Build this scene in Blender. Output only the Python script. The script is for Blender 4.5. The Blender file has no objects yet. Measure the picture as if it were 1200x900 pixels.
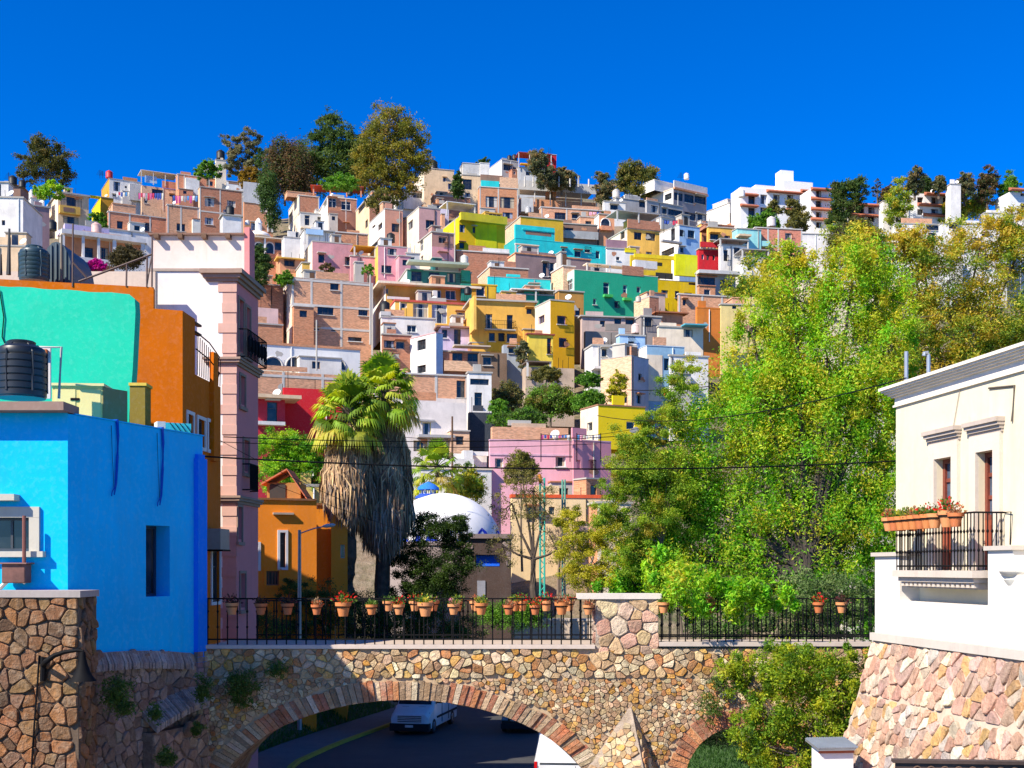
import bpy, math, random
import numpy as np
from mathutils import Vector, Matrix
random.seed(7); RNG = np.random.default_rng(7)
col = bpy.context.scene.collection
F = 1450.0; CZ = 8.2; HX = 600.0; HY = 665.0
R = math.radians
def U(x): return (x-HX)/F
def P(x, y, D): return Vector((U(x)*D, D, CZ+(HY-y)/F*D))
# ---------------------------------------------------------------- materials
MATS = {}
def newmat(key):
    m = bpy.data.materials.new(key); m.use_nodes = True
    nt = m.node_tree; nt.nodes.clear()
    out = nt.nodes.new('ShaderNodeOutputMaterial'); b = nt.nodes.new('ShaderNodeBsdfPrincipled')
    nt.links.new(b.outputs[0], out.inputs[0]); MATS[key] = m
    return m, nt, b, out
def nd(nt, t, **kw):
    n = nt.nodes.new(t)
    for k, v in kw.items():
        if k[:2] == 'i_':
            kk = k[2:]; kk = int(kk) if kk.isdigit() else kk
            n.inputs[kk].default_value = v
        else: setattr(n, k, v)
    return n
def L(nt, a, b): nt.links.new(a, b)
def c4(c): return (c[0], c[1], c[2], 1)
def shade(c, f): return tuple(max(0, min(1, v*f)) for v in c)
def mixc(nt, fac, a, b, bt='MIX'):
    m = nd(nt, 'ShaderNodeMix', data_type='RGBA', blend_type=bt)
    for i, v in ((0, fac), (6, a), (7, b)):
        if hasattr(v, 'links'): L(nt, v, m.inputs[i])
        else: m.inputs[i].default_value = v if i == 0 else (c4(v) if len(v) == 3 else v)
    return m.outputs[2]
def ramp(nt, src, p0, p1, c0=(0,0,0), c1=(1,1,1)):
    r = nd(nt, 'ShaderNodeValToRGB'); e = r.color_ramp.elements
    e[0].position = p0; e[1].position = p1; e[0].color = c4(c0); e[1].color = c4(c1)
    L(nt, src, r.inputs[0]); return r.outputs[0]
def noise(nt, co, scale, detail=4, rough=.6, stretch=None):
    if stretch:
        mp = nd(nt, 'ShaderNodeMapping'); mp.inputs['Scale'].default_value = stretch; L(nt, co, mp.inputs[0]); co = mp.outputs[0]
    n = nd(nt, 'ShaderNodeTexNoise'); n.inputs['Scale'].default_value = scale
    n.inputs['Detail'].default_value = detail; n.inputs['Roughness'].default_value = rough
    L(nt, co, n.inputs[0]); return n.outputs[0]
def bump(nt, b, h, strength, dist):
    n = nd(nt, 'ShaderNodeBump'); n.inputs['Strength'].default_value = strength; n.inputs['Distance'].default_value = dist
    L(nt, h, n.inputs['Height']); L(nt, n.outputs[0], b.inputs['Normal'])
def stucco(c, wear=.75, sc=1.0, grime=None):
    key = 'stucco_%.3f_%.3f_%.3f_%.2f_%.1f' % (*c[:3], wear, sc) + ('g' if grime else '')
    if key in MATS: return MATS[key]
    m, nt, b, o = newmat(key)
    tc = nd(nt, 'ShaderNodeTexCoord').outputs['Object']
    n1 = noise(nt, tc, .55*sc, 5, .65)
    n2 = noise(nt, tc, 2.2*sc, 5, .7, (1, 1, .12))
    n3 = noise(nt, tc, 9*sc, 3, .6)
    base = mixc(nt, ramp(nt, n1, .35, .75), c, shade(c, 1-wear*.45))
    fade = tuple(min(.9, v*.9+.05) for v in c)
    base = mixc(nt, ramp(nt, n3, .5, .85), base, fade)
    gr = grime or tuple(v*.5+.03 for v in c)
    f = ramp(nt, n2, .52, .8, (0,0,0), (wear,)*3)
    base = mixc(nt, f, base, gr)
    n4 = noise(nt, tc, .23*sc, 6, .8, (1, 1, .5)); base = mixc(nt, ramp(nt, n4, .5, .62, (0,0,0), (min(.8, wear*.7),)*3), base, tuple(v*.66+.05 for v in c))
    L(nt, base, b.inputs['Base Color']); b.inputs['Roughness'].default_value = .92
    b.inputs['Specular IOR Level'].default_value = .2
    bump(nt, b, n3, .35, .012)
    return m
def brick(c, mortar=(.46,.36,.27), w=.27, h=.085, patch=.3, scale=1):
    key = 'brick_%.3f_%.3f_%.3f_%.2f' % (*c, w)
    if key in MATS: return MATS[key]
    m, nt, b, o = newmat(key)
    tc = nd(nt, 'ShaderNodeTexCoord')
    bt = nd(nt, 'ShaderNodeTexBrick'); bt.inputs['Scale'].default_value = 1
    bt.inputs['Brick Width'].default_value = w; bt.inputs['Row Height'].default_value = h
    bt.inputs['Mortar Size'].default_value = .008; bt.inputs['Color1'].default_value = c4(shade(c, 1.25))
    bt.inputs['Color2'].default_value = c4(shade(c, .7)); bt.inputs['Mortar'].default_value = c4(mortar)
    L(nt, tc.outputs['UV'], bt.inputs[0])
    n1 = noise(nt, tc.outputs['Object'], .8, 5, .7)
    n2 = noise(nt, tc.outputs['UV'], 1.5, 4, .7, (1, 4.5, 1))
    n3 = noise(nt, tc.outputs['Object'], 3, 5, .7, (1, 1, .1))
    base = mixc(nt, ramp(nt, n1, .4, .75, (0,0,0), (.55,)*3), bt.outputs[0], shade(c, 1.2))
    base = mixc(nt, ramp(nt, n2, .45, .7, (0,0,0), (.55,)*3), base, shade(c, .5))
    base = mixc(nt, ramp(nt, n3, .62, .8, (0,0,0), (.6,)*3), base, (.66,.50,.38))
    L(nt, base, b.inputs['Base Color']); b.inputs['Roughness'].default_value = .95
    b.inputs['Specular IOR Level'].default_value = .1
    bump(nt, b, bt.outputs[1], -.5, .02)
    return m
def plain(c, rough=.6, metal=0., spec=.4, var=.12, em=None):
    key = 'plain_%.3f_%.3f_%.3f_%.2f_%.1f' % (*c, rough, metal)
    if key in MATS: return MATS[key]
    m, nt, b, o = newmat(key)
    tc = nd(nt, 'ShaderNodeTexCoord').outputs['Object']
    n = noise(nt, tc, 3.1, 5, .7)
    L(nt, mixc(nt, ramp(nt, n, .35, .75), c, shade(c, 1-var*2)), b.inputs['Base Color'])
    b.inputs['Roughness'].default_value = rough; b.inputs['Metallic'].default_value = metal
    b.inputs['Specular IOR Level'].default_value = spec
    return m
def attrmat(key, rough=.9, bsc=14, bd=.02, dirt=.4, nsc=3.0, spec=.2):
    if key in MATS: return MATS[key]
    m, nt, b, o = newmat(key)
    at = nd(nt, 'ShaderNodeAttribute', attribute_name='Col')
    tc = nd(nt, 'ShaderNodeTexCoord').outputs['Object']
    n = noise(nt, tc, nsc, 6, .75); n2 = noise(nt, tc, bsc, 5, .7)
    base = mixc(nt, ramp(nt, n, .4, .75, (0,0,0), (dirt,)*3), at.outputs[0], (.13,.085,.045))
    base = mixc(nt, ramp(nt, n2, .45, .8, (0,0,0), (.35,)*3), base, (.62,.50,.36))
    n3 = noise(nt, tc, .55, 6, .75, (1,1,2.2)); base = mixc(nt, ramp(nt, n3, .44, .66, (0,0,0), (.38,)*3), base, (.13,.09,.05))
    n4 = noise(nt, tc, .8, 6, .75); base = mixc(nt, ramp(nt, n4, .56, .74, (0,0,0), (.45,)*3), base, (.66,.54,.38))
    L(nt, base, b.inputs['Base Color']); b.inputs['Roughness'].default_value = rough
    b.inputs['Specular IOR Level'].default_value = spec
    bump(nt, b, n2, .8, bd)
    return m
def leafmat(key='leaf', trans=.38):
    if key in MATS: return MATS[key]
    m, nt, b, o = newmat(key)
    at = nd(nt, 'ShaderNodeAttribute', attribute_name='Col')
    L(nt, at.outputs[0], b.inputs['Base Color']); b.inputs['Roughness'].default_value = .6
    b.inputs['Specular IOR Level'].default_value = .25
    t = nd(nt, 'ShaderNodeBsdfTranslucent')
    hs = nd(nt, 'ShaderNodeHueSaturation'); hs.inputs['Value'].default_value = 1.5; hs.inputs['Saturation'].default_value = 1.1
    L(nt, at.outputs[0], hs.inputs['Color']); L(nt, hs.outputs[0], t.inputs[0])
    mx = nd(nt, 'ShaderNodeMixShader'); mx.inputs[0].default_value = trans
    L(nt, b.outputs[0], mx.inputs[1]); L(nt, t.outputs[0], mx.inputs[2]); L(nt, mx.outputs[0], o.inputs[0])
    return m
def glassmat():
    if 'window_glass' in MATS: return MATS['window_glass']
    m, nt, b, o = newmat('window_glass')
    tc = nd(nt, 'ShaderNodeTexCoord').outputs['Object']
    n = noise(nt, tc, 1.3, 2, .5)
    L(nt, mixc(nt, ramp(nt, n, .45, .7), (.012,.017,.024), (.05,.055,.06)), b.inputs['Base Color'])
    b.inputs['Roughness'].default_value = .12; b.inputs['Specular IOR Level'].default_value = .6
    return m
GLASS = glassmat()
CONC = stucco((.46,.43,.38), .5); CONCL = stucco((.6,.57,.52), .5)
DARK = plain((.03,.028,.026), .7); IRON = plain((.008,.008,.009), .7, 0, .1)
WOOD = plain((.16,.08,.04), .7, var=.25)
# ---------------------------------------------------------------- mesh building
class MB:
    def __init__(s): s.v = []; s.f = []; s.m = []; s.uv = []; s.c = None
    def face(s, pts, mi=0, uv=None, c=None):
        i = len(s.v); s.v += [tuple(p) for p in pts]; s.f.append(tuple(range(i, i+len(pts)))); s.m.append(mi)
        s.uv += uv if uv else [(p[0]+p[1], p[2]) for p in pts]
        if c is not None:
            if s.c is None: s.c = []
            s.c += [(*c, 1)]*len(pts)
    def hexa(s, b, t, mi=0, c=None):          # b, t: 4 points each (ccw seen from above)
        s.face([b[3], b[2], b[1], b[0]], mi, c=c); s.face(t, mi, c=c)
        for k in range(4):
            k2 = (k+1) % 4
            w = (Vector(b[k2])-Vector(b[k])).length; h = (Vector(t[k])-Vector(b[k])).length
            z0 = b[k][2]; s.face([b[k], b[k2], t[k2], t[k]], mi, [(0,z0),(w,z0),(w,z0+h),(0,z0+h)], c=c)
    def box(s, x0, y0, z0, x1, y1, z1, mi=0, c=None):
        s.hexa([(x0,y0,z0),(x1,y0,z0),(x1,y1,z0),(x0,y1,z0)], [(x0,y0,z1),(x1,y0,z1),(x1,y1,z1),(x0,y1,z1)], mi, c)
    def tube(s, pts, rad, n=8, mi=0, cap=True, c=None):
        pts = [Vector(p) for p in pts]
        if not hasattr(rad, '__len__'): rad = [rad]*len(pts)
        rings = []
        for i, p in enumerate(pts):
            d = (pts[min(i+1, len(pts)-1)]-pts[max(i-1, 0)]).normalized()
            a = d.cross(Vector((0,0,1)));
            if a.length < .05: a = d.cross(Vector((0,1,0)))
            a.normalize(); e = d.cross(a)
            rings.append([p+(a*math.cos(t)+e*math.sin(t))*rad[i] for t in [2*math.pi*k/n for k in range(n)]])
        for i in range(len(pts)-1):
            for k in range(n):
                k2 = (k+1) % n
                s.face([rings[i][k2], rings[i][k], rings[i+1][k], rings[i+1][k2]], mi, c=c)
        if cap: s.face(rings[0], mi, c=c); s.face(rings[-1][::-1], mi, c=c)
    def lathe(s, o, prof, n=20, mi=0, c=None, sx=1, sy=1):    # prof: [(r,z)]
        o = Vector(o); rg = []
        for r, z in prof: rg.append([o+Vector((r*sx*math.cos(2*math.pi*k/n), r*sy*math.sin(2*math.pi*k/n), z)) for k in range(n)])
        for i in range(len(prof)-1):
            for k in range(n):
                k2 = (k+1) % n; s.face([rg[i][k], rg[i][k2], rg[i+1][k2], rg[i+1][k]], mi, c=c)
        if prof[0][0] > .001: s.face(rg[0][::-1], mi, c=c)
        if prof[-1][0] > .001: s.face(rg[-1], mi, c=c)
    def build(s, name, mats, parent=None, smooth=False, weld=False, bevel=0):
        if isinstance(mats, tuple) and isinstance(mats[0], float): mats = stucco(mats)
        if not isinstance(mats, (list, tuple)): mats = [mats]
        me = bpy.data.meshes.new(name)
        off = Vector((0,0,0)); p = parent
        while p is not None: off += p.location; p = p.parent
        me.from_pydata([(v[0]-off.x, v[1]-off.y, v[2]-off.z) for v in s.v], [], s.f)
        for m in mats: me.materials.append(m)
        me.polygons.foreach_set('material_index', s.m)
        uvl = me.uv_layers.new(name='UVMap'); uvl.data.foreach_set('uv', [q for t in s.uv for q in t])
        if s.c is not None:
            ca = me.color_attributes.new('Col', 'FLOAT_COLOR', 'CORNER'); ca.data.foreach_set('color', [q for t in s.c for q in t])
        me.update()
        if smooth or weld or bevel:
            import bmesh
            bm = bmesh.new(); bm.from_mesh(me); bmesh.ops.remove_doubles(bm, verts=bm.verts, dist=.0005)
            if smooth:
                for f_ in bm.faces: f_.smooth = True
                for e in bm.edges:
                    if len(e.link_faces) == 2 and e.calc_face_angle(0) > R(40): e.smooth = False
            bm.to_mesh(me); bm.free()
        o = bpy.data.objects.new(name, me); col.objects.link(o)
        if parent: o.parent = parent
        if bevel:
            bv = o.modifiers.new('Bevel', 'BEVEL'); bv.width = bevel; bv.segments = 2; bv.limit_method = 'ANGLE'
        return o
def tag(o, label=None, cat=None, group=None, kind=None):
    if label: o['label'] = label
    if cat: o['category'] = cat
    if group: o['group'] = group
    if kind: o['kind'] = kind
    return o
def thing(name, loc, label, cat, group=None):
    o = bpy.data.objects.new(name, None); o.location = loc; o.empty_display_size = .3; col.objects.link(o)
    return tag(o, label, cat, group)
def single(mb, name, mats, label, cat, group=None, **kw):   # one-mesh thing, origin at its base
    v = np.array(mb.v); base = Vector((float(v[:,0].mean()), float(v[:,1].mean()), float(v[:,2].min())))
    mb.v = [(a[0]-base.x, a[1]-base.y, a[2]-base.z) for a in mb.v]
    o = mb.build(name, mats, None, **kw); o.location = base
    return tag(o, label, cat, group)
def copy_tree(o, parent=None):
    c = o.copy(); col.objects.link(c); c.parent = parent
    for ch in list(o.children): copy_tree(ch, c)
    return c
# ---------------------------------------------------------------- wall planes
class Plane:          # vertical wall plane: corner C, horizontal unit direction r, outward normal n
    def __init__(s, C, r, n=None):
        s.C = Vector((C[0], C[1])); s.r = Vector(r).normalized()
        s.n = Vector(n).normalized() if n else Vector((s.r.y, -s.r.x))
    def a(s, x):      # distance along the wall of picture column x
        u = U(x); return (u*s.C.y-s.C.x)/(s.r.x-u*s.r.y)
    def at(s, x, y):
        a = s.a(x); Y = s.C.y+a*s.r.y
        return a, CZ+(HY-y)/F*Y
    def pt(s, a, z, off=0):
        q = s.C+s.r*a+s.n*off; return Vector((q.x, q.y, z))
    def rect(s, x0, y0, x1, y1):
        a0 = s.a(x0); a1 = s.a(x1); Y = s.C.y+(a0+a1)/2*s.r.y
        z0 = CZ+(HY-y1)/F*Y; z1 = CZ+(HY-y0)/F*Y
        return min(a0,a1), z0, max(a0,a1), z1
    def box(s, mb, a0, z0, a1, z1, o0, o1, mi=0, c=None):
        q = lambda a, o, z: s.pt(a, z, o)
        # orientation: n side is o1
        b = [q(a0,o1,z0), q(a1,o1,z0), q(a1,o0,z0), q(a0,o0,z0)]; t = [q(a0,o1,z1), q(a1,o1,z1), q(a1,o0,z1), q(a0,o0,z1)]
        mb.hexa(b, t, mi, c)
def holes_face(mb, pl, a0, z0, a1, z1, holes, depth=.22, mi=0, off=0, top=None):
    hs = []
    for h in holes:
        h = (max(h[0], a0+.06), max(h[1], z0+.0), min(h[2], a1-.06), min(h[3], z1-.08))
        if h[2]-h[0] > .1 and h[3]-h[1] > .1: hs.append(h)
    A = sorted(set([a0, a1]+[h[0] for h in hs]+[h[2] for h in hs])); Z = sorted(set([z0, z1]+[h[1] for h in hs]+[h[3] for h in hs]))
    for i in range(len(A)-1):
        for j in range(len(Z)-1):
            ca = (A[i]+A[i+1])/2; cz = (Z[j]+Z[j+1])/2
            if any(h[0] < ca < h[2] and h[1] < cz < h[3] for h in hs): continue
            mb.face([pl.pt(A[i],Z[j],off), pl.pt(A[i+1],Z[j],off), pl.pt(A[i+1],Z[j+1],off), pl.pt(A[i],Z[j+1],off)], mi,
                    [(A[i],Z[j]),(A[i+1],Z[j]),(A[i+1],Z[j+1]),(A[i],Z[j+1])])
    for h in hs:
        d = off-depth; q = pl.pt
        for s_ in ([(h[0],h[1]),(h[0],h[3])], [(h[0],h[3]),(h[2],h[3])], [(h[2],h[3]),(h[2],h[1])], [(h[2],h[1]),(h[0],h[1])]):
            (pa, pz), (qa, qz) = s_
            mb.face([q(pa,pz,off), q(qa,qz,off), q(qa,qz,d), q(pa,pz,d)], mi)
    return hs
WFR = [stucco((.75,.75,.72), .1), plain((.06,.06,.065), .5), plain((.22,.12,.07), .6), stucco((.55,.5,.42), .3)]
CURT = [plain((.55,.53,.48), .9), plain((.35,.4,.5), .9), plain((.5,.42,.3), .9)]
def window(pl, h, parent, depth=.22, frame=1, bars=None, glass=None, curtain=False, name='window', off=0, fw=.06, vb=None, hb=None):
    a0, z0, a1, z1 = h; w = a1-a0; ht = z1-z0; d = off-depth
    fm = MB(); B = lambda x0, y0, x1, y1, o0, o1: pl.box(fm, x0, y0, x1, y1, o0, o1)
    f = min(fw, w*.16, ht*.16)
    B(a0, z0, a0+f, z1, d, d+.07); B(a1-f, z0, a1, z1, d, d+.07); B(a0+f, z0, a1-f, z0+f, d, d+.068); B(a0+f, z1-f, a1-f, z1, d, d+.068)
    nv = vb if vb is not None else max(1, round(w/.75)); nh = hb if hb is not None else (1 if ht > 1.3 else 0)
    for k in range(1, nv): x = a0+w*k/nv; B(x-f*.4, z0+f, x+f*.4, z1-f, d, d+.05)
    for k in range(1, nh+1): y = z0+ht*(k/(nh+1) if nh > 1 else .68); B(a0+f, y-f*.4, a1-f, y+f*.4, d, d+.053)
    fo = fm.build(name, WFR[frame] if isinstance(frame, int) else frame, parent)
    pm = MB(); q = pl.pt
    pm.face([q(a0,z0,d+.02), q(a1,z0,d+.02), q(a1,z1,d+.02), q(a0,z1,d+.02)])
    pm.build('pane', glass or GLASS, fo)
    if curtain:
        t = .28*w; cmt = random.choice(CURT)
        for (s0, s1) in ((a0+f, a0+t), (a1-t, a1-f)):
            n = 5; cm = MB()
            for k in range(n):
                x0 = s0+(s1-s0)*k/n; x1 = s0+(s1-s0)*(k+1)/n
                cm.face([q(x0,z0+f,d+.022+.02*(k%2)), q(x1,z0+f,d+.022+.02*((k+1)%2)), q(x1,z1-f,d+.022+.02*((k+1)%2)), q(x0,z1-f,d+.022+.02*(k%2))])
            cm.build('curtain', cmt, fo)
    return fo
# ---------------------------------------------------------------- terrain profile
TD = [0, 74, 80, 90, 100, 115, 130, 145, 160, 180, 200, 220, 245, 270, 300, 330]
TZ = [0, 0, 2.6, 7.3, 11.3, 15.7, 21.2, 28.2, 36.3, 45.4, 54.4, 63.6, 75, 85.8, 97, 104]
def tz(D):
    if D > 330: return TZ[-1]-(D-330)*.25
    return float(np.interp(D, TD, TZ))
def sfac(u): return float(np.interp(u, [-.5, -.35, -.1, .05, .14, .22, .32, .45], [.96, .96, .985, 1.03, 1.0, .90, .87, .87]))
def height(X, Y):
    u = X/max(Y, 5.); return tz(Y)*sfac(u)
def Dof(x, y):       # distance at which picture row y meets the hillside
    u = U(x); lo, hi = 76., 325.
    for _ in range(40):
        m = (lo+hi)/2
        if HY-(height(u*m, m)-CZ)/m*F > y: lo = m
        else: hi = m
    return lo
# ---------------------------------------------------------------- houses
CL = random.Random(21)
def M_(c):
    if isinstance(c, bpy.types.Material): return c
    return stucco(c)
def H(label, name, cat, xl, xc, xr, yt, yb, cF, cL=None, wins=(), lwins=(), phi=None, D=None, cap=CONC, over=.1, capt=.16, beams=(), cols=(), ex=(), fr=None, deep=7., sink=4., door=(), group=None, curtain=.3, wd=.22):
    if phi is None: phi = 24 if xl < xc else 8
    if xl < xc: phi = max(phi, math.degrees(-math.atan(U(xl)))+9)
    D = D or Dof((xl+xr)/2, yb)
    C = P(xc, yb, D); ph = R(phi)
    pf = Plane((C.x, C.y), (math.cos(ph), math.sin(ph)))
    ql = Plane((C.x, C.y), (-math.sin(ph), math.cos(ph)), (-math.cos(ph), -math.sin(ph)))
    W = pf.a(xr); W = min(max(W, .5), 60)
    if xl < xc:
        Ld = ql.a(xl)
        if Ld < 0 or Ld > 16: Ld = 12
    else: Ld = deep
    H1 = CZ+(HY-yt)/F*D; z0 = C.z-sink
    root = thing(name, (C.x, C.y, C.z), label, cat, group)
    autow = name != 'building' and not any(s in label for s in ('wall', 'blank', 'retaining', 'hut', 'stair'))
    mF = M_(cF); mL = M_(cL) if cL is not None else mF
    mb = MB()
    hs = [pf.rect(*w[:4]) for w in wins]+[pf.rect(*w[:4]) for w in door]
    hs = [(max(h[0], .06), h[1], min(h[2], W-.06), min(h[3], H1-.08)) for h in hs]
    if autow and W > 3:
        exs = [pf.rect(e[3], e[4], e[5], e[6]) for e in ex if e[0] == 'box']+[pf.rect(e[1], e[2], e[3], e[4]) for e in ex if e[0] == 'arch']+list(hs)
        want = int(W*(H1-C.z)/16)-len(hs); tr_ = 0
        while want > 0 and tr_ < 25:
            tr_ += 1; w_ = CL.choice([.6,.9,1.1,1.3]); h_ = CL.choice([.6,1.0,1.2]); a = CL.uniform(.4, W-w_-.4); fl = CL.randrange(0, max(1, int((H1-C.z)/2.6))); z = H1-2.0-fl*2.6
            r_ = (a, z, a+w_, z+h_)
            if z < C.z+.1 or any(r_[0] < e[2]+.35 and e[0]-.35 < r_[2] and r_[1] < e[3]+.35 and e[1]-.35 < r_[3] for e in exs): continue
            hs.append(r_); exs.append(r_); want -= 1
    holes_face(mb, pf, 0, z0, W, H1, hs, wd, 0)
    hl = []
    if xl < xc: hl = [ql.rect(*w[:4]) for w in lwins]
    hl = [(max(h[0], .06), h[1], min(h[2], Ld-.06), min(h[3], H1-.08)) for h in hl]
    # left wall: coordinates run away from the corner
    holes_face(mb, ql, 0, z0, Ld, H1, hl, wd, 1)
    q = pf.pt
    mb.face([q(W,z0,0), q(W,z0,-Ld), q(W,H1,-Ld), q(W,H1,0)], 0, [(0,z0),(Ld,z0),(Ld,H1),(0,H1)])
    mb.face([q(W,z0,-Ld), q(0,z0,-Ld), q(0,H1,-Ld), q(W,H1,-Ld)], 0)
    mb.face([q(0,H1,0), q(W,H1,0), q(W,H1,-Ld), q(0,H1,-Ld)], 0)
    mb.build('wall', [mF, mL], root)
    if cap is not None:
        rm = MB(); pf.box(rm, -over, H1+.003, W+over, H1+capt, -Ld-over, over); rm.build('roof', cap, root)
    if beams or cols:
        fm = MB()
        for y in beams:
            z = CZ+(HY-y)/F*D; pf.box(fm, -.03, z-.13, W, z+.13, -.02, .035)
            if xl < xc: ql.box(fm, .0, z-.13, Ld, z+.13, -.02, .037)
        for x in cols: a = pf.a(x); pf.box(fm, a-.13, z0, a+.13, H1, -.02, .03)
        pf.box(fm, 0, z0, .22, H1, -.02, .033); pf.box(fm, W-.22, z0, W+.01, H1, -.02, .033)
        fm.build('concrete_frame', CONCL, root)
    for h, w in zip(hs, list(wins)+[('d',)]*len(door)+[('w',)]*40):
        if h[2]-h[0] <= .12 or h[3]-h[1] <= .12: continue
        isd = w[0] == 'd'
        window(pf, h, root, wd, fr if fr is not None else random.choice([0,1,1,2,3]), curtain=(not isd and random.random() < curtain), name='door' if isd else 'window')
    for h_ in hs[:14]:
        if h_[3]-h_[1] > 2.2 or h_[2]-h_[0] < .4: continue
        if CL.random() < .5: mb = MB(); pf.box(mb, h_[0]-.1, h_[1]-.1, h_[2]+.1, h_[1]-.01, .002, .14); mb.build('sill', CL.choice([CONC, CONCL, WFR[0]]), root)
        if CL.random() < .28: o_ = CL.uniform(.35, .8); mb = MB(); pf.box(mb, h_[0]-.2, h_[3]+.1, h_[2]+.2, h_[3]+.19, .002, o_); mb.build('window_awning', CL.choice([CONC, CONCL, stucco((.45,.2,.1)), mF]), root)
        elif CL.random() < .2 and D < 215:
            mb = MB(); n_ = 6; z_ = h_[1]+.8
            for a_ in (h_[0], h_[2]): mb.tube([pf.pt(a_, z_, 0), pf.pt(a_, z_, .3)], .03, 4)
            for zz_ in (h_[1]+.02, z_): mb.tube([pf.pt(h_[0], zz_, .3), pf.pt(h_[2], zz_, .3)], .03, 4)
            for k_ in range(n_+1): a_ = h_[0]+(h_[2]-h_[0])*k_/n_; mb.tube([pf.pt(a_, h_[1], .3), pf.pt(a_, z_, .3)], .02, 4)
            mb.build('window_grille', IRON, root)
    for h in hl:
        if h[2]-h[0] <= .12 or h[3]-h[1] <= .12: continue
        window(ql, h, root, wd, fr if fr is not None else random.choice([0,1,2]))
    for e in ex: extra(root, pf, ql, e, W, H1, Ld)
    root['_'] = 0; del root['_']
    clutter(root, pf, W, H1, z0+sink, Ld, mF, hs if autow else None, len(ex))
    return root, pf, ql, W, H1, Ld
def extra(root, pf, ql, e, W, H1, Ld):
    k = e[0]
    if k == 'box':      # ('box', part, colour, x0,y0,x1,y1, o0, o1)
        _, nm, c, x0, y0, x1, y1, o0, o1 = e; a = pf.rect(x0, y0, x1, y1); mb = MB(); pf.box(mb, a[0], a[1], a[2], a[3], o0, o1); mb.build(nm, M_(c), root)
    elif k == 'slab':   # roof or balcony slab (part, colour, x0,x1,y,proj,thick)
        _, nm, c, x0, x1, y, pr, th = e; a = pf.rect(x0, y, x1, y+1); mb = MB(); pf.box(mb, a[0], a[3]-th, a[2], a[3], -.1, pr); mb.build(nm, M_(c), root)
    elif k == 'balcony':   # x0,x1,y(floor),proj,railheight
        _, x0, x1, y, pr, c = e; a0, _z, a1, z = pf.rect(x0, y, x1, y+1); mb = MB()
        pf.box(mb, a0, z-.14, a1, z, -.05, pr); o = mb.build('balcony', M_(c), root)
        mb = MB(); q = pf.pt
        for t in (.5, .98): mb.tube([q(a0+.03,z+t,0), q(a0+.03,z+t,pr-.04), q(a1-.03,z+t,pr-.04), q(a1-.03,z+t,0)], .022, 5)
        n = max(3, int((a1-a0)/.22))
        for i in range(n+1): a = a0+.03+(a1-a0-.06)*i/n; mb.tube([q(a,z,pr-.04), q(a,z+.98,pr-.04)], .014, 4)
        mb.build('railing', IRON, o)
    elif k == 'room':    # rooftop block  (part, colour, x0,x1,y0, setback, depth, wins)
        _, nm, c, x0, x1, y0, sb, dp, ws = e; a0 = pf.a(x0); a1 = pf.a(x1); Y = pf.C.y; z1 = CZ+(HY-y0)/F*(Y)
        p2 = Plane(pf.C-pf.n*sb, pf.r); mb = MB()
        hs = [p2.rect(*w) for w in ws]
        holes_face(mb, p2, a0, H1, a1, z1, hs, .18)
        q = p2.pt
        mb.face([q(a0,H1,-dp), q(a0,H1,0), q(a0,z1,0), q(a0,z1,-dp)]); mb.face([q(a1,H1,0), q(a1,H1,-dp), q(a1,z1,-dp), q(a1,z1,0)])
        mb.face([q(a1,H1,-dp), q(a0,H1,-dp), q(a0,z1,-dp), q(a1,z1,-dp)])
        p2.box(mb, a0-.08, z1+.002, a1+.08, z1+.14, -dp-.08, .08, 0)
        o = mb.build(nm, M_(c), root)
        for h in hs: window(p2, h, root, .18, random.choice([0,1]))
    elif k == 'canopy':  # posts and roof: (part, colour, x0,x1,ytop,ybase, front, depth)
        _, nm, c, x0, x1, y0, y1, fo, dp = e; a0, zb, a1, zt = pf.rect(x0, y0, x1, y1); mb = MB(); q = pf.pt
        pf.box(mb, a0, zt-.12, a1, zt, -dp, fo); o = mb.build(nm, M_(c), root)
        n = max(1, round((a1-a0)/3.2))
        for i in range(n+1):
            mb = MB(); a = a0+.12+(a1-a0-.24)*i/n; pf.box(mb, a-.09, zb-.2, a+.09, zt-.12, fo-.28, fo-.1); mb.build('post', CONCL, o)
    elif k == 'arch':    # arched niche: framed dark opening (x0,y0,x1,y1)
        _, x0, y0, x1, y1, c = e; a0, z0, a1, z1 = pf.rect(x0, y0, x1, y1); r = (a1-a0)/2; mb = MB(); q = pf.pt; cx = (a0+a1)/2
        zc = max(z0+.1, z1-r); ry = z1-zc; pts = [(a0, z0), (a1, z0)]+[(cx+r*math.cos(t), zc+ry*math.sin(t)) for t in [math.pi*k/10 for k in range(11)]]
        mb.face([q(a,z,.012) for a, z in pts])
        o = mb.build('window', GLASS, root); mb = MB(); rim = [(cx+r*math.cos(t), zc+ry*math.sin(t)) for t in [math.pi*k/10 for k in range(11)]]
        rim = [(a1, z0)]+rim+[(a0, z0)]
        mb.tube([q(a,z,.03) for a, z in rim], .1, 4); mb.build('frame', M_(c), o)
    elif k == 'lines':   # rods sticking up from the roof
        _, n, h = e
        for i in range(n):
            mb = MB(); a = random.uniform(0, W); mb.tube([pf.pt(a,H1,-.2), pf.pt(a+random.uniform(-.1,.1),H1+h*random.uniform(.5,1),-.2)], .03, 4); mb.build('rod', IRON, root)

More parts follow.
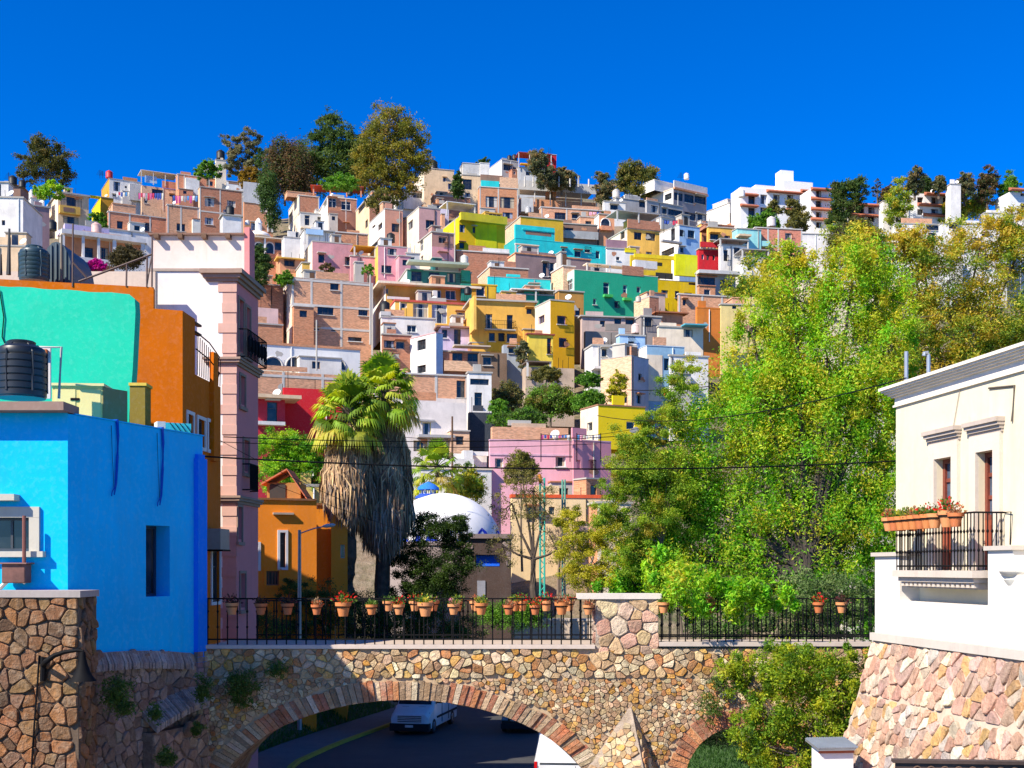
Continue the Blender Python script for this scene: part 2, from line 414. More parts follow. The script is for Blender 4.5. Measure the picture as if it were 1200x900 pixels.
_v = 0
def vary(c, lo=.7, hi=1.3, r=random): f = r.uniform(lo, hi); return tuple(min(.95, v*f*r.uniform(.96,1.04)) for v in c)
def clutter(root, pf, W, H1, zb, Ld, mF, hs=None, nex=0):
    r = CL; q = pf.pt
    if hs is not None and W > 3.2 and H1-zb > 2.4 and r.random() < .62:
        for _ in range(12):
            w = r.uniform(.2, .42)*W; a = r.choice([0., W-w, r.uniform(0, W-w)]); hh = r.uniform(.3, .62)*(H1-zb); o = r.uniform(.7, 2.2)
            if any(a < e[2]+.2 and e[0]-.2 < a+w and e[1] < zb+hh+.2 for e in hs): continue
            m = r.choice([B1, B2, B3, B6, CONC, CONCL, stucco((.82,.78,.70)), stucco((.78,.55,.42)), mF, stucco((.55,.5,.45))])
            p2 = Plane(pf.C+pf.n*o, pf.r); mb = MB(); h2 = []
            if w > 1.3 and hh > 1.4: h2 = [(a+w*.3, zb+hh-1.25, a+w*.3+min(.9, w*.4), zb+hh-.45)]
            h2 = holes_face(mb, p2, a, zb-3, a+w, zb+hh, h2, .15); Q = p2.pt; z1 = zb+hh
            mb.face([Q(a,zb-3,-o), Q(a,zb-3,0), Q(a,z1,0), Q(a,z1,-o)]); mb.face([Q(a+w,zb-3,0), Q(a+w,zb-3,-o), Q(a+w,z1,-o), Q(a+w,z1,0)]); mb.face([Q(a,z1,0), Q(a+w,z1,0), Q(a+w,z1,-o), Q(a,z1,-o)])
            b = mb.build('annex', m, root)
            for h_ in h2: window(p2, h_, b, .15, r.choice([0,1,2]))
            mb = MB(); p2.box(mb, a-.08, z1+.002, a+w+.08, z1+.12, -o+.01, .12); mb.build('roof_slab', r.choice([CONC, CONCL, stucco((.5,.2,.1))]), b)
            break
    if W < 1.2: return
    if r.random() < .65:      # uneven parapet piece
        a = r.uniform(0, W*.5); w = r.uniform(.2, .5)*W; hh = r.uniform(.3, .9); mb = MB(); pf.box(mb, a, H1+.17, a+w, H1+.17+hh, -.35, -.15); mb.build('parapet', mF if r.random() < .5 else r.choice([B1, B2, CONC]), root)
    if r.random() < .55 and Ld > 3:
        a = r.uniform(.1, .6)*W; w = min(r.uniform(1.2, 2.4), W*.4); hh = r.uniform(1.2, 2.2); o = -r.uniform(1., 2.5); mb = MB(); pf.box(mb, a, H1+.1, a+w, H1+.1+hh, o-1.6, o)
        m = r.choice([B1, B2, CONC, stucco((.75,.72,.68)), mF]); b = mb.build('roof_room', m, root)
        mb = MB(); pf.box(mb, a-.1, H1+.1+hh, a+w+.1, H1+.2+hh, o-1.7, o+.12); mb.build('roof_slab', CONC, b)
        mb = MB(); pf.box(mb, a+w*.3, H1+.25, a+w*.3+.6, H1+hh-.1, o, o+.02); mb.build('door', r.choice([DARK, WOOD, GLASS]), b)
    for _ in range(r.choice([0,1,2,3])):
        a = r.uniform(.1, W-.1); mb = MB(); mb.tube([q(a,H1,-.4), q(a+r.uniform(-.05,.05),H1+r.uniform(.6,1.6),-.4)], .025, 4); mb.build('rod', IRON, root)
    if r.random() < .35 and H1-zb > 2.2:
        a = r.uniform(.1, W-.1); mb = MB(); mb.tube([q(a,H1-.1,.06), q(a,max(zb,H1-6),.06)], .05, 6); mb.build('downpipe', r.choice([CONC, WFR[0], DARK]), root)
    if r.random() < .25:
        a = r.uniform(.2, W-.2); c = q(a, H1+.7, -.5); mb = MB(); d = Vector((-.3,-.8,.5)).normalized(); e = d.cross(Vector((0,0,1))).normalized(); f = d.cross(e)
        rim = [c+(e*math.cos(t)+f*math.sin(t))*.38 for t in [k*math.pi/6 for k in range(12)]]
        for k in range(12): mb.face([c-d*.1, rim[k], rim[(k+1)%12]])
        mb.tube([q(a,H1,-.5), c], .03, 5); mb.build('satellite_dish', WFR[0], root)
    if r.random() < .4 and H1-zb > 2 and W > 2:        # patch of fallen plaster
        a = r.uniform(.1, W*.7); z = r.uniform(zb, H1-.8); mb = MB(); n = 9; ctr = (a+.5, z+.3)
        pts = [(ctr[0]+r.uniform(.25,.6)*math.cos(t), ctr[1]+r.uniform(.2,.45)*math.sin(t)) for t in [k*2*math.pi/n for k in range(n)]]
        mb.face([q(min(max(x,.02),W-.02), min(y,H1-.05), .006) for x, y in pts]); mb.build('bare_patch', r.choice([B1, B3, CONC]), root)
SUN_E=5.0; SKY_E=.082; SKY_SAT=1.5; SKY_T=(.6,1.0,1.5); EXPO=.82
# ================================================================ THE TOWN ON THE HILL
WH=(.84,.80,.74); CR=(.80,.58,.36); CRL=(.86,.72,.54); PK=(.70,.33,.34); PKL=(.78,.52,.46); YL=(.90,.72,.01); OC=(.68,.32,.03); OCL=(.86,.50,.10)
TQ=(.02,.62,.62); GN=(.02,.34,.20); GY=(.42,.41,.40); GYL=(.58,.57,.55); RD=(.62,.02,.03); ORG=(.68,.20,.03); BLU=(.40,.60,.82); LIL=(.60,.50,.72); BRN=(.30,.17,.12)
GOLD=(.72,.42,.03); LIM=(.85,.82,.01); SALM=(.76,.34,.17)
B1 = brick((.60,.25,.12)); B2 = brick((.68,.34,.19)); B3 = brick((.46,.18,.10)); B4 = brick((.68,.25,.13)); B5 = brick((.54,.28,.19)); B6=brick((.76,.47,.29))
HS = 'house'
def h(label, *a, **k):
    nm = k.pop('name', None)
    if nm is None: nm = 'brick_house' if a[5] in (B1,B2,B3,B4,B5,B6) else 'house'
    return H(label, nm, HS, *a, **k)
# --- left skyline
h('plain white plastered house at the far left edge of the hill', -30,-30,27,231,300, WH, phi=5, wins=[(2,258,6,264)], D=130)
h('beige plaster wall house below the white one at the left edge', -30,-30,32,288,345, CR, phi=5, D=120, over=.05)
h('narrow white stepped house beside the leftmost plastered house', 20,36,52,232,272, WH, phi=20, ex=[('room','stair_room',WH,37,50,222,.3,3,[])])
h('low brown roofed hut under the two dark tanks at far left', -20,-20,24,217,240, BRN, phi=4, wins=[(3,224,10,231)], over=.5, cap=stucco((.4,.25,.2)))
h('beige house with an open upper loggia and latticed balcony', 42,68,104,226,272, CR, CRL, phi=14, wins=[(71,231,96,243),(74,254,92,262)], ex=[('box','balcony',OCL,69,243,93,252,0,1.2),('box','lattice',BRN,73,245,86,250,1.2,1.24),('lines',3,2)], fr=1, over=.3, capt=.35)
h('small mauve and brick box house beside the white stepped house', 35,36,58,241,276, stucco((.42,.25,.24)), PKL, phi=12, D=150)
h('ochre house with a yellow edged roof terrace left of the brick ones', 104,118,133,231,262, OC, YL, wins=[(106,236,113,248)], phi=10, ex=[('slab','awning',YL,104,116,231,1.3,.3),('lines',2,2)])
h('white house with a gridded window under the red roof tank', 112,128,166,209,236, WH, OC, phi=12, wins=[(133,213,141,224)], fr=1, capt=.12, ex=[('box','stair_wall',GYL,151,217,166,236,.0,1.0)])
h('unfinished concrete frame house with open upper floor and laundry', 165,166,208,217,244, B6, wins=[(178,222,192,232)], cap=None, phi=6, ex=[('canopy','roof',CRL,165,208,202,217,.4,5),('box','wall_panel',B4,190,213,208,221,0,.12),('box','curtain',BLU,170,206,184,214,-.3,-.2)], fr=1)
h('long brick house top right of the laundry terraces with white gable', 206,208,262,204,232, B4, phi=6, wins=[(201,208,207,213)], cols=[216,245], beams=[], ex=[('box','gable_wall',WH,217,210,233,229,0,.9)], cap=CONCL)
h('square brick stair tower carrying the tall black tank', 252,253,265,187,215, CRL, phi=6, wins=[(256,202,261,206)], D=Dof(255,228)+3)
h('brick house below the ridge with two tier parapet and dark windows', 126,127,196,248,275, B4, phi=8, wins=[(137,259,144,268),(169,261,178,271)], cols=[152,176], cap=CONCL, ex=[('room','upper_wall',B2,133,160,236,.8,4,[])], D=205)
h('brick house with dangling laundry on its terrace beside the two tier one', 195,196,233,240,275, B2, B3, phi=10, wins=[(207,262,217,271)], cols=[212], cap=CONCL, D=207, ex=[('room','terrace_wall',CR,200,232,233,4,.2,[])])
h('broad brick house with pale blue curtained windows under the water tower', 232,234,286,219,275, B3, B6, phi=8, wins=[(240,232,251,242),(266,235,276,243),(240,255,250,263)], cols=[258,284], beams=[247], fr=0, curtain=1)
h('grey concrete block house right of the broad brick one', 285,286,320,230,275, B1, phi=9, wins=[(305,240,313,248),(294,261,302,270)], ex=[('box','block_wall',GYL,285,214,307,238,.02,.12),('box','block_wall',GYL,300,227,320,240,.02,.11),('box','corner_wall',WH,313,240,320,272,.02,.1)], cap=CONCL, curtain=.8, fr=0)
h('small white rooftop storey with pierced parapet beside the water tower', 262,266,286,212,225, WH, phi=8, ex=[('box','lattice',BRN,268,213,280,216,.01,.03)], D=Dof(270,226)+2)
h('low white box house in front of the broad brick house', 258,261,283,252,275, WH, GYL, phi=8, D=200, over=.25)
h('white domed chapel house with brick arcade and small lantern', 286,289,332,278,312, B1, phi=9, over=.8, cap=CRL, wins=[(322,284,330,293)], ex=[('arch',298,284,308,300,WH),('arch',311,284,321,297,WH),('box','column',WH,309,279,311,300,.1,.5)], D=190, name='chapel_house')
h('white lower terrace house with pink walled portico at left', 70,72,167,274,318, SALM, phi=10, D=165, wins=[(98,290,109,303),(116,290,127,305)], over=.3, cap=stucco((.66,.62,.78)), capt=.5,
  ex=[('box','pillar',WH,70,278,74,310,0,1.4),('box','pillar',WH,94,279,97,309,.9,1.4),('box','pillar',WH,112,281,115,309,.9,1.4),('box','pillar',WH,130,282,134,310,.9,1.4),('box','pillar',WH,163,284,167,312,.9,1.4),('slab','portico_roof',WH,70,168,277,1.6,.6),('box','parapet',WH,72,305,132,312,1.4,1.6),('box','side_wall',WH,132,311,167,325,1.2,1.6)])
h('lilac garden wall house above the white portico', 74,76,128,262,280, LIL, phi=10, D=172, over=.0, capt=.1)
h('white plain wall house between the portico and the stained wall', 120,122,182,268,320, WH, phi=10, D=178, wins=[(165,287,170,296)])
# --- centre left slope
h('brick and cream tall house right of the hanging eucalyptus', 331,350,374,229,272, B3, CRL, phi=20, wins=[], lwins=[(336,252,342,265)], beams=[249], cap=CONCL, ex=[('room','parapet_room',B2,338,372,223,1.5,3,[])])
h('grey balcony house with flower pots below the red roof pavilion', 350,352,388,249,278, GYL, phi=10, wins=[(357,252,363,264),(372,254,378,264)], D=Dof(370,272)-3, ex=[('slab','balcony',CRL,352,392,268,.9,.3)], fr=3)
h('two storey house with white framed glazed upper room', 366,384,418,231,280, B3, WH, phi=18, wins=[(385,232,394,243),(400,236,411,246),(403,262,408,271)], lwins=[(373,238,377,248),(379,235,383,243)], ex=[('box','wall_panel',stucco((.36,.17,.12)),386,248,417,277,.02,.07)], fr=0, cap=CRL)
h('cream and brick house right of the glazed upper room', 417,433,458,229,290, B3, CR, phi=20, lwins=[(420,236,428,247),(428,258,431,267)], beams=[], fr=1, cap=CONCL)
h('white wall house with a bell arch and blue tarpaulin', 343,356,392,270,300, WH, phi=18, D=178, ex=[('arch',346,272,350,280,GY),('canopy','pergola',GY,356,392,270,286,.5,3),('box','tarpaulin',BLU,358,270,378,276,.3,.6)])
h('long low brick wall house above the rough pink one', 388,390,431,272,300, B1, phi=12, D=180, beams=[], cap=CONCL)
h('rough pink block house with two dark square windows', 350,366,413,283,322, PK, CRL, phi=18, D=172, wins=[(373,298,380,308),(404,301,412,311)], fr=1, lwins=[(353,301,358,311)], over=.03)
h('low pink annex with palms on its terrace right of the rough pink house', 410,411,448,300,324, PK, phi=14, D=170, ex=[('canopy','shade_roof',OC,414,440,289,300,.5,3)])
h('small cream house left of the rough pink house', 330,333,352,278,310, WH, phi=14, D=174, over=.05)
h('low house with warm yellow lit porch and red tiled terrace', 326,328,353,303,322, SALM, phi=12, D=168, wins=[(333,304,345,312)], cap=stucco(OCL), over=.5, fr=2)
h('ochre stair block left of the rough pink house', 344,354,363,308,332, OCL, CRL, phi=14, D=164)
h('white gabled house with skylight beneath the big eucalyptus', 440,468,508,222,250, WH, WH, phi=22, D=Dof(480,246)+4, wins=[(484,226,496,233)], ex=[('box','wall',WH,472,233,508,247,.2,.6)])
h('cream cottage carrying two tanks at the start of the right ridge', 480,497,532,197,242, CR, CRL, phi=16, wins=[(519,208,523,213),(525,215,530,222)], lwins=[(500,210,503,217)], ex=[('lines',3,2)])
h('grey and cream patio house behind the cypress', 530,542,567,205,245, CR, phi=12, wins=[(541,210,553,222),(545,226,551,236)], ex=[('room','upper_room',GYL,543,563,190,.6,4,[]),('room','side_room',WH,563,574,189,.4,4,[])], fr=1)
h('tall pale house with two black tanks on the ridge', 566,588,607,187,212, GY, WH, phi=24, wins=[(590,193,600,200),(601,196,605,199)], cap=CONCL, D=Dof(585,217)+5)
h('brick garage house with two wide dark openings and turquoise strip', 560,562,607,219,258, B1, phi=12, wins=[(569,230,583,243),(586,231,603,244),(589,249,601,256)], fr=1, cols=[584], beams=[], cap=CONCL, ex=[('box','turquoise_band',TQ,564,212,585,219,-.5,.05),('box','gable_wall',B6,586,208,607,220,-.3,.0),('box','red_wall',BRN,564,204,590,212,-.9,-.6)])
h('long dark brick wall house below the patio house', 505,508,551,229,252, B3, phi=14, cap=CONCL, beams=[])
h('lilac white house with a dark square window above the yellow house', 500,507,526,239,262, stucco((.62,.56,.66)), phi=14, wins=[(508,240,517,246)])
h('bright yellow house with overhanging ochre parapet and hip roofed pavilion', 515,538,592,254,300, stucco((.74,.46,.01),.5), YL, phi=22, D=188, wins=[(534,263,545,272),(554,266,557,273),(566,271,574,278),(534,284,544,291),(564,292,573,297)],
  ex=[('box','yellow_panel',(.78,.66,.01),557,262,582,299,.02,.05),('box','parapet',(.66,.55,.03),538,253,592,262,.0,.9),('room','orange_room',OCL,570,590,244,.6,3,[(573,250,587,259)]),('canopy','pavilion',WH,523,557,238,253,.3,3.5)], fr=1, over=.02)
h('tall white and dusty pink house in the row below the eucalyptus', 433,451,472,245,297, stucco((.66,.32,.22)), WH, phi=22, D=186, wins=[(459,262,468,272)], lwins=[(443,262,448,269),(436,264,440,267),(435,283,447,288)], over=.04)
h('taller cream and pink house left of the bright yellow house', 472,491,516,243,305, stucco((.68,.38,.34)), CRL, phi=22, D=182, wins=[(499,258,509,268)], lwins=[(478,259,484,269)], over=.05)
h('small brown pink house with an orange door', 490,506,532,272,315, stucco((.48,.25,.20)), CRL, phi=22, D=172, wins=[(514,278,523,285),(514,297,523,304)], lwins=[(492,278,496,294),(493,300,496,307)], over=.12, ex=[('box','pink_panel',PK,506,290,532,314,.02,.05)], fr=0)
h('pink cube house with two dark windows above the green canopy', 429,443,477,288,325, stucco((.68,.32,.36)), OCL, phi=18, D=169, wins=[(454,291,465,299),(447,311,459,320)], fr=1, over=.04)
h('small white washing hut between the pink houses', 474,476,492,297,320, GYL, phi=14, D=170, wins=[(478,301,486,307)])
h('long red brown brick wall house with white gable end', 533,535,597,294,318, B3, phi=14, D=174, cap=CONCL, ex=[('box','gable_wall',WH,566,291,597,309,-.5,-.1)], beams=[])
h('big turquoise house with small white framed windows', 582,604,711,279,318, TQ, stucco((.02,.42,.46)), phi=20, D=186, wins=[(658,291,663,295),(685,292,692,296),(698,294,703,303)], fr=0, over=.03, capt=.08, cap=stucco(TQ),
  ex=[('box','parapet',TQ,604,265,650,281,-.6,.0),('box','niche',BRN,616,272,646,276,.0,.01),('box','wall_cap',TQ,612,269,650,271,0,.12)])
h('orange yellow blank walled house behind the turquoise one', 580,610,660,254,285, stucco(GOLD), B6, phi=18, D=202, beams=[], cols=[])
h('brick house with white open pergola frame on its roof', 595,604,692,297,345, stucco((.30,.20,.19)), B6, phi=20, D=170, wins=[(636,308,641,324),(643,308,651,324)], cap=B1, fr=1,
  ex=[('room','brick_parapet',B2,634,692,294,1.4,1,[]),('canopy','pergola_frame',CRL,604,632,286,298,.0,.4)])
h('low brown brick wall house with a white tank beside the pergola house', 560,574,619,313,335, B3, B6, phi=16, D=164, cap=CONCL, beams=[])
# --- ridge centre
h('long unfinished concrete house with open colonnaded storey', 600,608,698,232,262, B1, WH, phi=12, D=Dof(650,255)+8, cap=None, wins=[(650,248,663,257),(672,250,677,256)], cols=[], fr=1,
  ex=[('canopy','upper_slab',GYL,607,699,218,241,.6,7),('box','parapet',GYL,607,215,698,226,.6,.75),('box','inner_wall',GY,611,231,696,243,-4,-3.8),('box','round_stair',GYL,608,236,622,252,.6,2.5)])
h('low brick house with blue doorway right of the colonnaded storey', 632,634,714,243,272, B2, phi=12, D=218, wins=[(650,249,663,257),(670,251,677,256)], cols=[664], cap=CONCL, fr=1)
h('bright red rooftop house on the very top of the ridge', 628,642,652,181,205, stucco(RD), RD, phi=16, D=Dof(645,222)+6, wins=[(645,189,648,196)], ex=[('lines',3,2)])
h('open red roofed terrace house beside the bright red one', 604,607,645,196,222, GYL, phi=12, D=Dof(625,222)+4, ex=[('canopy','red_roof',(.35,.05,.04),607,646,180,198,.6,4),('slab','awning',(.8,.38,.02),609,625,193,1.2,.3)])
h('brown shed house with grey fence under the orange wall', 652,658,700,262,282, BRN, phi=12, D=206, wins=[(662,267,672,272)], ex=[('box','fence',GY,658,272,700,281,.6,.65)])
h('small pink brick house with arched white window', 696,702,720,251,276, SALM, WH, phi=14, D=208, ex=[('arch',704,256,715,266,WH),('box','balcony',B4,703,266,716,271,.1,.8)])
h('salmon brick cottage left of the arched white window', 676,680,703,254,276, B2, phi=14, D=210, wins=[(686,259,693,264)])
h('grey house with many roof vents left of the big office block', 706,722,770,232,268, GY, GYL, phi=22, wins=[(726,243,731,252),(749,234,757,243),(763,240,770,247)], lwins=[(711,236,718,242)], fr=1, ex=[('room','roof_room',WH,735,748,226,.5,3,[]),('lines',5,2)], D=Dof(738,262)+3)
h('white cottage with a patio left of the grey vented house', 706,708,733,236,262, WH, phi=14, D=Dof(720,258)-2, wins=[(715,240,724,246)])
h('large grey office block with bands of blue windows and white top', 752,789,828,221,272, stucco((.34,.30,.30),.5), WH, phi=34, D=Dof(800,262)+4, wins=[(790,226,800,235),(802,228,813,238),(814,230,827,239),(802,249,815,258),(815,251,827,259)], lwins=[(779,227,787,234)], fr=1, cap=CRL,
  ex=[('box','white_band',WH,789,216,828,224,.05,.25),('box','cornice',SALM,789,224,828,226,.05,.5),('room','penthouse',WH,778,815,209,3,6,[(795,213,800,217)])], name='office_block')
h('grey lower wing with dark window strips beside the office block', 756,758,800,235,275, GY, phi=30, D=Dof(785,268)+2, wins=[(763,241,771,249),(776,244,781,251),(783,246,800,253)], fr=1)
h('white stepped villa with a recessed loggia near the hotel', 827,855,877,238,275, WH, WH, phi=30, wins=[(853,250,864,262),(868,238,872,244),(869,255,872,259)], fr=2, ex=[('room','upper_room',WH,856,876,232,1,5,[]),('box','terracotta_sill',SALM,852,264,866,267,0,.9)], D=Dof(850,272)+4)
h('ochre house with brick top storey and two dark blue windows', 713,735,773,268,302, OCL, CRL, phi=20, D=192, wins=[(743,272,752,281),(757,273,768,282),(757,295,764,299)], lwins=[(727,272,732,280)], fr=1, ex=[('box','brick_band',B3,735,259,773,269,.02,.25),('canopy','shade',GY,722,773,249,260,.4,4)])
h('bluish white house with three dark openings and a little balcony', 773,796,820,264,312, stucco(BLU), WH, phi=26, D=188, wins=[(795,269,801,277),(806,270,814,279),(797,290,801,296)], lwins=[(786,268,791,282),(775,292,790,300)], ex=[('slab','balcony',GY,774,797,283,.6,.3)], fr=1, over=.05)
h('white flat walled house below the ochre brick topped one', 710,711,745,291,315, WH, phi=14, D=181, wins=[(722,301,726,305)], ex=[('box','brown_band',stucco((.35,.2,.24)),711,281,735,292,-.4,-.1),('box','yellow_fence',YL,732,291,745,296,0,.1)])
h('small brick and ochre house right of the bluish white one', 817,822,838,262,282, B3, OCL, phi=20, D=207)
h('ochre flat roofed house with brick parapet below the stepped villa', 828,830,864,266,290, OCL, phi=14, D=203, wins=[(832,274,842,281),(848,276,856,281)], ex=[('room','brick_parapet',B3,828,862,262,.5,3,[])], fr=1)
h('turquoise pale house with awning left of the red brick one', 858,864,892,268,300, stucco((.35,.75,.72)), phi=14, D=196, wins=[(868,281,876,286)], ex=[('slab','awning',CR,862,876,277,1.5,.3)])
h('red brick house with concrete bands and white tank on top', 883,885,940,267,318, brick((.66,.22,.14)), phi=10, D=198, wins=[(917,292,925,302),(920,273,928,281)], cols=[900,912], beams=[287], cap=CONCL, fr=0, ex=[('box','turquoise_wall',(.35,.75,.72),878,284,900,290,.1,1)], name='brick_house')
h('crimson balustraded house beside the lemon yellow wall', 816,819,844,292,322, stucco(RD), phi=12, D=183, wins=[(822,298,825,304),(828,299,831,305),(835,299,838,305)], ex=[('box','parapet',stucco(RD),819,285,844,291,.5,.62)]+[('box','balustrade_post',stucco((.65,.5,.5)),820+i*4,286,821.5+i*4,292,.3,.5) for i in range(6)])
h('white house with flat canopy right of the crimson house', 842,844,876,287,330, WH, phi=14, D=181, wins=[(848,293,853,306),(860,290,867,300)], ex=[('canopy','roof',GY,842,876,281,290,.6,3)], fr=1)
h('white terrace house half hidden by the airy trees', 868,870,914,302,340, WH, phi=10, D=178, wins=[(876,308,882,317),(893,304,906,314)], fr=1, ex=[('canopy','shade',GY,868,900,293,303,.6,3)])
h('grey slab fronted house with dark garage openings', 815,817,862,320,350, GY, phi=12, D=167, wins=[(818,325,838,334),(844,328,858,341)], ex=[('slab','roof_edge',GYL,816,864,319,1.1,.45)], fr=1)
# yellow house cluster
h('mustard yellow house with a slanting lemon parapet wall', 741,743,817,326,365, stucco((.76,.50,.0)), GN, phi=16, D=166, wins=[(775,340,783,349),(791,341,796,349),(802,343,811,348),(807,327,816,334)], fr=1, over=.02, capt=.06,
  ex=[('box','upper_wall',(.72,.50,.02),743,298,791,321,-1.6,-1.2),('slab','upper_roof',(.85,.62,.02),743,792,299,.2,.5),('box','parapet_wall',LIM,790,299,816,324,-.1,.35),('box','niche',DARK,770,319,790,326,-.5,-.4),('box','window_strip',DARK,770,305,780,309,-1.2,-1.18)])
h('long deep green house with narrow windows and brick corner', 645,673,771,316,372, stucco((.015,.36,.20),.35), stucco((.5,.75,.62)), phi=20, D=158, wins=[(707,331,714,346),(730,334,735,350),(746,336,751,343),(695,350,699,357),(720,353,725,361)], over=.02, capt=.08, cap=CRL, fr=0,
  lwins=[(650,330,660,346),(664,328,671,340)],
  ex=[('box','brick_niche',B3,729,312,754,323,.01,.05),('box','balcony',(.05,.5,.1),706,346,716,349,.1,.7),('box','balcony',(.05,.5,.1),729,350,738,353,.1,.7),('box','roof_box',WH,745,305,771,314,-1,-.2),('canopy','terrace_frame',CRL,690,745,309,320,-.6,2)], sink=2)
h('terracotta brick upper corner block of the green house terrace', 646,660,674,312,326, B6, phi=20, D=160, cap=CONCL)
# --- centre
h('dark green glazed house with corrugated verandah roof', 464,477,552,316,338, stucco((.03,.17,.15)), GYL, phi=14, D=160, wins=[(482,318,494,330),(503,319,515,331),(524,320,534,331)], ex=[('slab','corrugated_roof',stucco((.42,.50,.40)),476,546,310,2.0,.3),('box','green_door',GN,540,318,550,331,.1,.6)], fr=1, sink=3)
h('turquoise long house right of the green verandah', 571,572,645,324,348, TQ, phi=14, D=161, wins=[(620,334,630,339)], over=.04, capt=.08)
h('ochre verandah house under a long white flat roof', 436,452,552,334,355, stucco((.60,.33,.07)), WH, phi=12, D=153, wins=[(489,340,499,352),(508,340,517,352),(522,340,534,351),(452,338,455,344)], lwins=[(439,336,443,350)], cap=CRL, over=1.1, capt=.28, fr=0,
  ex=[('box','green_bay',(.02,.22,.16),539,334,551,354,.3,.8),('box','white_pillar',WH,505,343,510,353,.8,1.3),('box','terrace_rail',WH,452,350,478,353,.9,1.1)])
h('yellow apartment floor with two tall curtained windows', 455,463,553,353,384, stucco(OCL,.15), CRL, phi=12, D=150, wins=[(469,355,477,361),(484,355,502,374),(506,356,524,379),(535,366,545,374)], fr=0, curtain=1, cap=stucco((.6,.1,.07)), capt=.25, over=.08, group=None)
h('small white room with tank pedestal left of the yellow floor', 446,447,510,371,398, WH, phi=9, D=146, wins=[(477,381,488,389)], cap=CONCL, ex=[('box','pedestal',GYL,446,365,458,372,-1.2,.1)])
h('tall white box house with two plain dark windows', 476,511,519,390,460, BLU, WH, phi=40, D=140, lwins=[(489,398,499,410),(489,428,499,437)], fr=1, cap=stucco((.7,.4,.4)), over=.06, capt=.1)
h('shaded patio house left of the tall white box', 447,448,482,392,425, B3, phi=10, D=143, wins=[(450,399,462,408),(464,400,474,409)])
h('lilac fronted house with two barred doors and a brown tile roof', 510,516,570,384,412, stucco((.66,.56,.74)), phi=10, D=146, wins=[(532,384,540,404),(550,385,558,401),(518,386,524,396)], fr=1, cap=stucco((.25,.13,.1)), over=.5, capt=.2, ex=[('box','pillar',WH,567,384,570,404,.0,.4)])
h('recessed porch house with striped awning below the lilac front', 516,518,573,412,442, B3, phi=10, D=141, wins=[(530,413,542,425),(548,412,560,433)], fr=1, ex=[('slab','awning',(.62,.5,.4),530,572,407,1.6,.15),('box','lower_wall',B6,520,424,572,436,.1,.5)])
h('ochre small house with a dark window beside the green verandah', 551,553,582,334,356, OC, phi=12, D=155, wins=[(558,336,568,347)], ex=[('box','yellow_panel',GOLD,569,334,581,350,.02,.05)], cap=stucco(GOLD))
h('green lower terrace house under a white slab', 570,580,656,344,366, GN, phi=12, D=156, ex=[('canopy','roof_slab',WH,598,656,340,356,.6,4)], wins=[(603,347,609,352)])
h('big yellow plaster house with long railed balcony', 545,553,627,352,408, stucco((.84,.46,.08),.6), OCL, phi=10, D=145, sink=1.5, wins=[(569,368,577,385),(594,369,601,386),(573,390,580,400),(584,390,591,400),(594,391,606,401),(617,362,623,368)], fr=1, over=.3, capt=.2,
  ex=[('box','side_fin',OCL,550,353,553,392,0,3.2),('balcony',568,603,387,.9,CONC),('box','lower_wall',GOLD,571,400,592,412,.02,.06)])  # fin beside the front added to cast a diagonal shadow across it
h('tall white and ochre tower house with purple windows', 627,645,673,352,438, stucco((.74,.38,.01),.4), CRL, phi=22, D=140, wins=[(653,370,663,380),(655,396,664,407)], lwins=[(631,370,638,379),(640,397,644,412)], fr=stucco((.4,.25,.5)), over=.04, ex=[])
h('bright yellow corner annex under the white tower side', 618,619,648,392,432, stucco((.85,.62,.08)), phi=14, D=137, wins=[(641,396,646,415)], fr=plain((.3,.03,.02)), over=.2, cap=stucco((.35,.08,.05)))
h('grey blue patched wall house below the big yellow house', 588, 590, 622, 404, 428, stucco((.38,.42,.46),.7), phi=10, D=139, wins=[(596,408,602,414)], cap=None)
h('dark crumbling adobe house under the yellow balcony', 560, 562, 594, 413, 440, stucco((.22,.14,.09),.8), phi=8, D=137, wins=[(566,418,576,428)], cap=None)
h('ruined stone house at the foot of the yellow tower', 612, 616, 673, 430, 455, stucco((.50,.38,.28),.9), phi=12, D=132, wins=[(622,436,630,446),(640,440,646,448)], cap=None, ex=[('canopy','lean_to_roof',stucco((.16,.12,.1)),616,645,424,440,.6,2)])
h('orange brown house behind the tower house', 650,655,684,341,385, stucco((.52,.26,.06)), phi=18, D=150, wins=[(674,361,680,370)])
# --- ruins & right
h('pink washed low house with four small windows', 680,682,754,371,392, stucco((.55,.42,.37),.7), phi=10, D=148, wins=[(703,376,709,383),(720,372,728,382),(733,374,743,383),(745,374,750,378)], cap=CONC, over=.25)
h('grey stone ruin with a blue shutter beside the pink low house', 745,751,775,371,402, stucco((.32,.28,.26),.7), phi=14, D=144, wins=[(753,371,764,383)], fr=1)
h('broken grey rubble terrace house under the pink low house', 684,686,752,388,410, stucco((.30,.26,.23),.8), phi=10, D=144, cap=None)
h('square brick chimney block house above the ruins', 743,761,772,348,368, B3, B6, phi=26, D=151, over=.03)
h('brick row house with ochre niche window', 794,795,856,345,368, B2, phi=14, D=158, wins=[(800,351,804,358)], cols=[823,846], beams=[], cap=CONCL)
h('pale plastered hut with red tile roof beside the orange wall', 770,772,800,367,385, stucco(SALM), phi=14, D=148, cap=stucco((.42,.16,.08)), over=.6)
h('orange walled house in front of the brick row', 815,817,844,361,400, stucco(ORG), phi=14, D=143, cap=stucco(ORG), over=.02)
h('pale yellow long house behind the green tree', 843,845,912,357,405, stucco((.78,.62,.25)), phi=8, D=147, wins=[(898,359,904,368),(858,358,863,362)], ex=[('room','brick_top',B2,860,905,348,.5,3,[])])
h('cream house with a turquoise awning and shop window', 770,772,824,383,398, CRL, phi=12, D=142, wins=[(801,386,812,395)], ex=[('slab','awning',(.08,.4,.5),798,825,382,1.4,.15)])
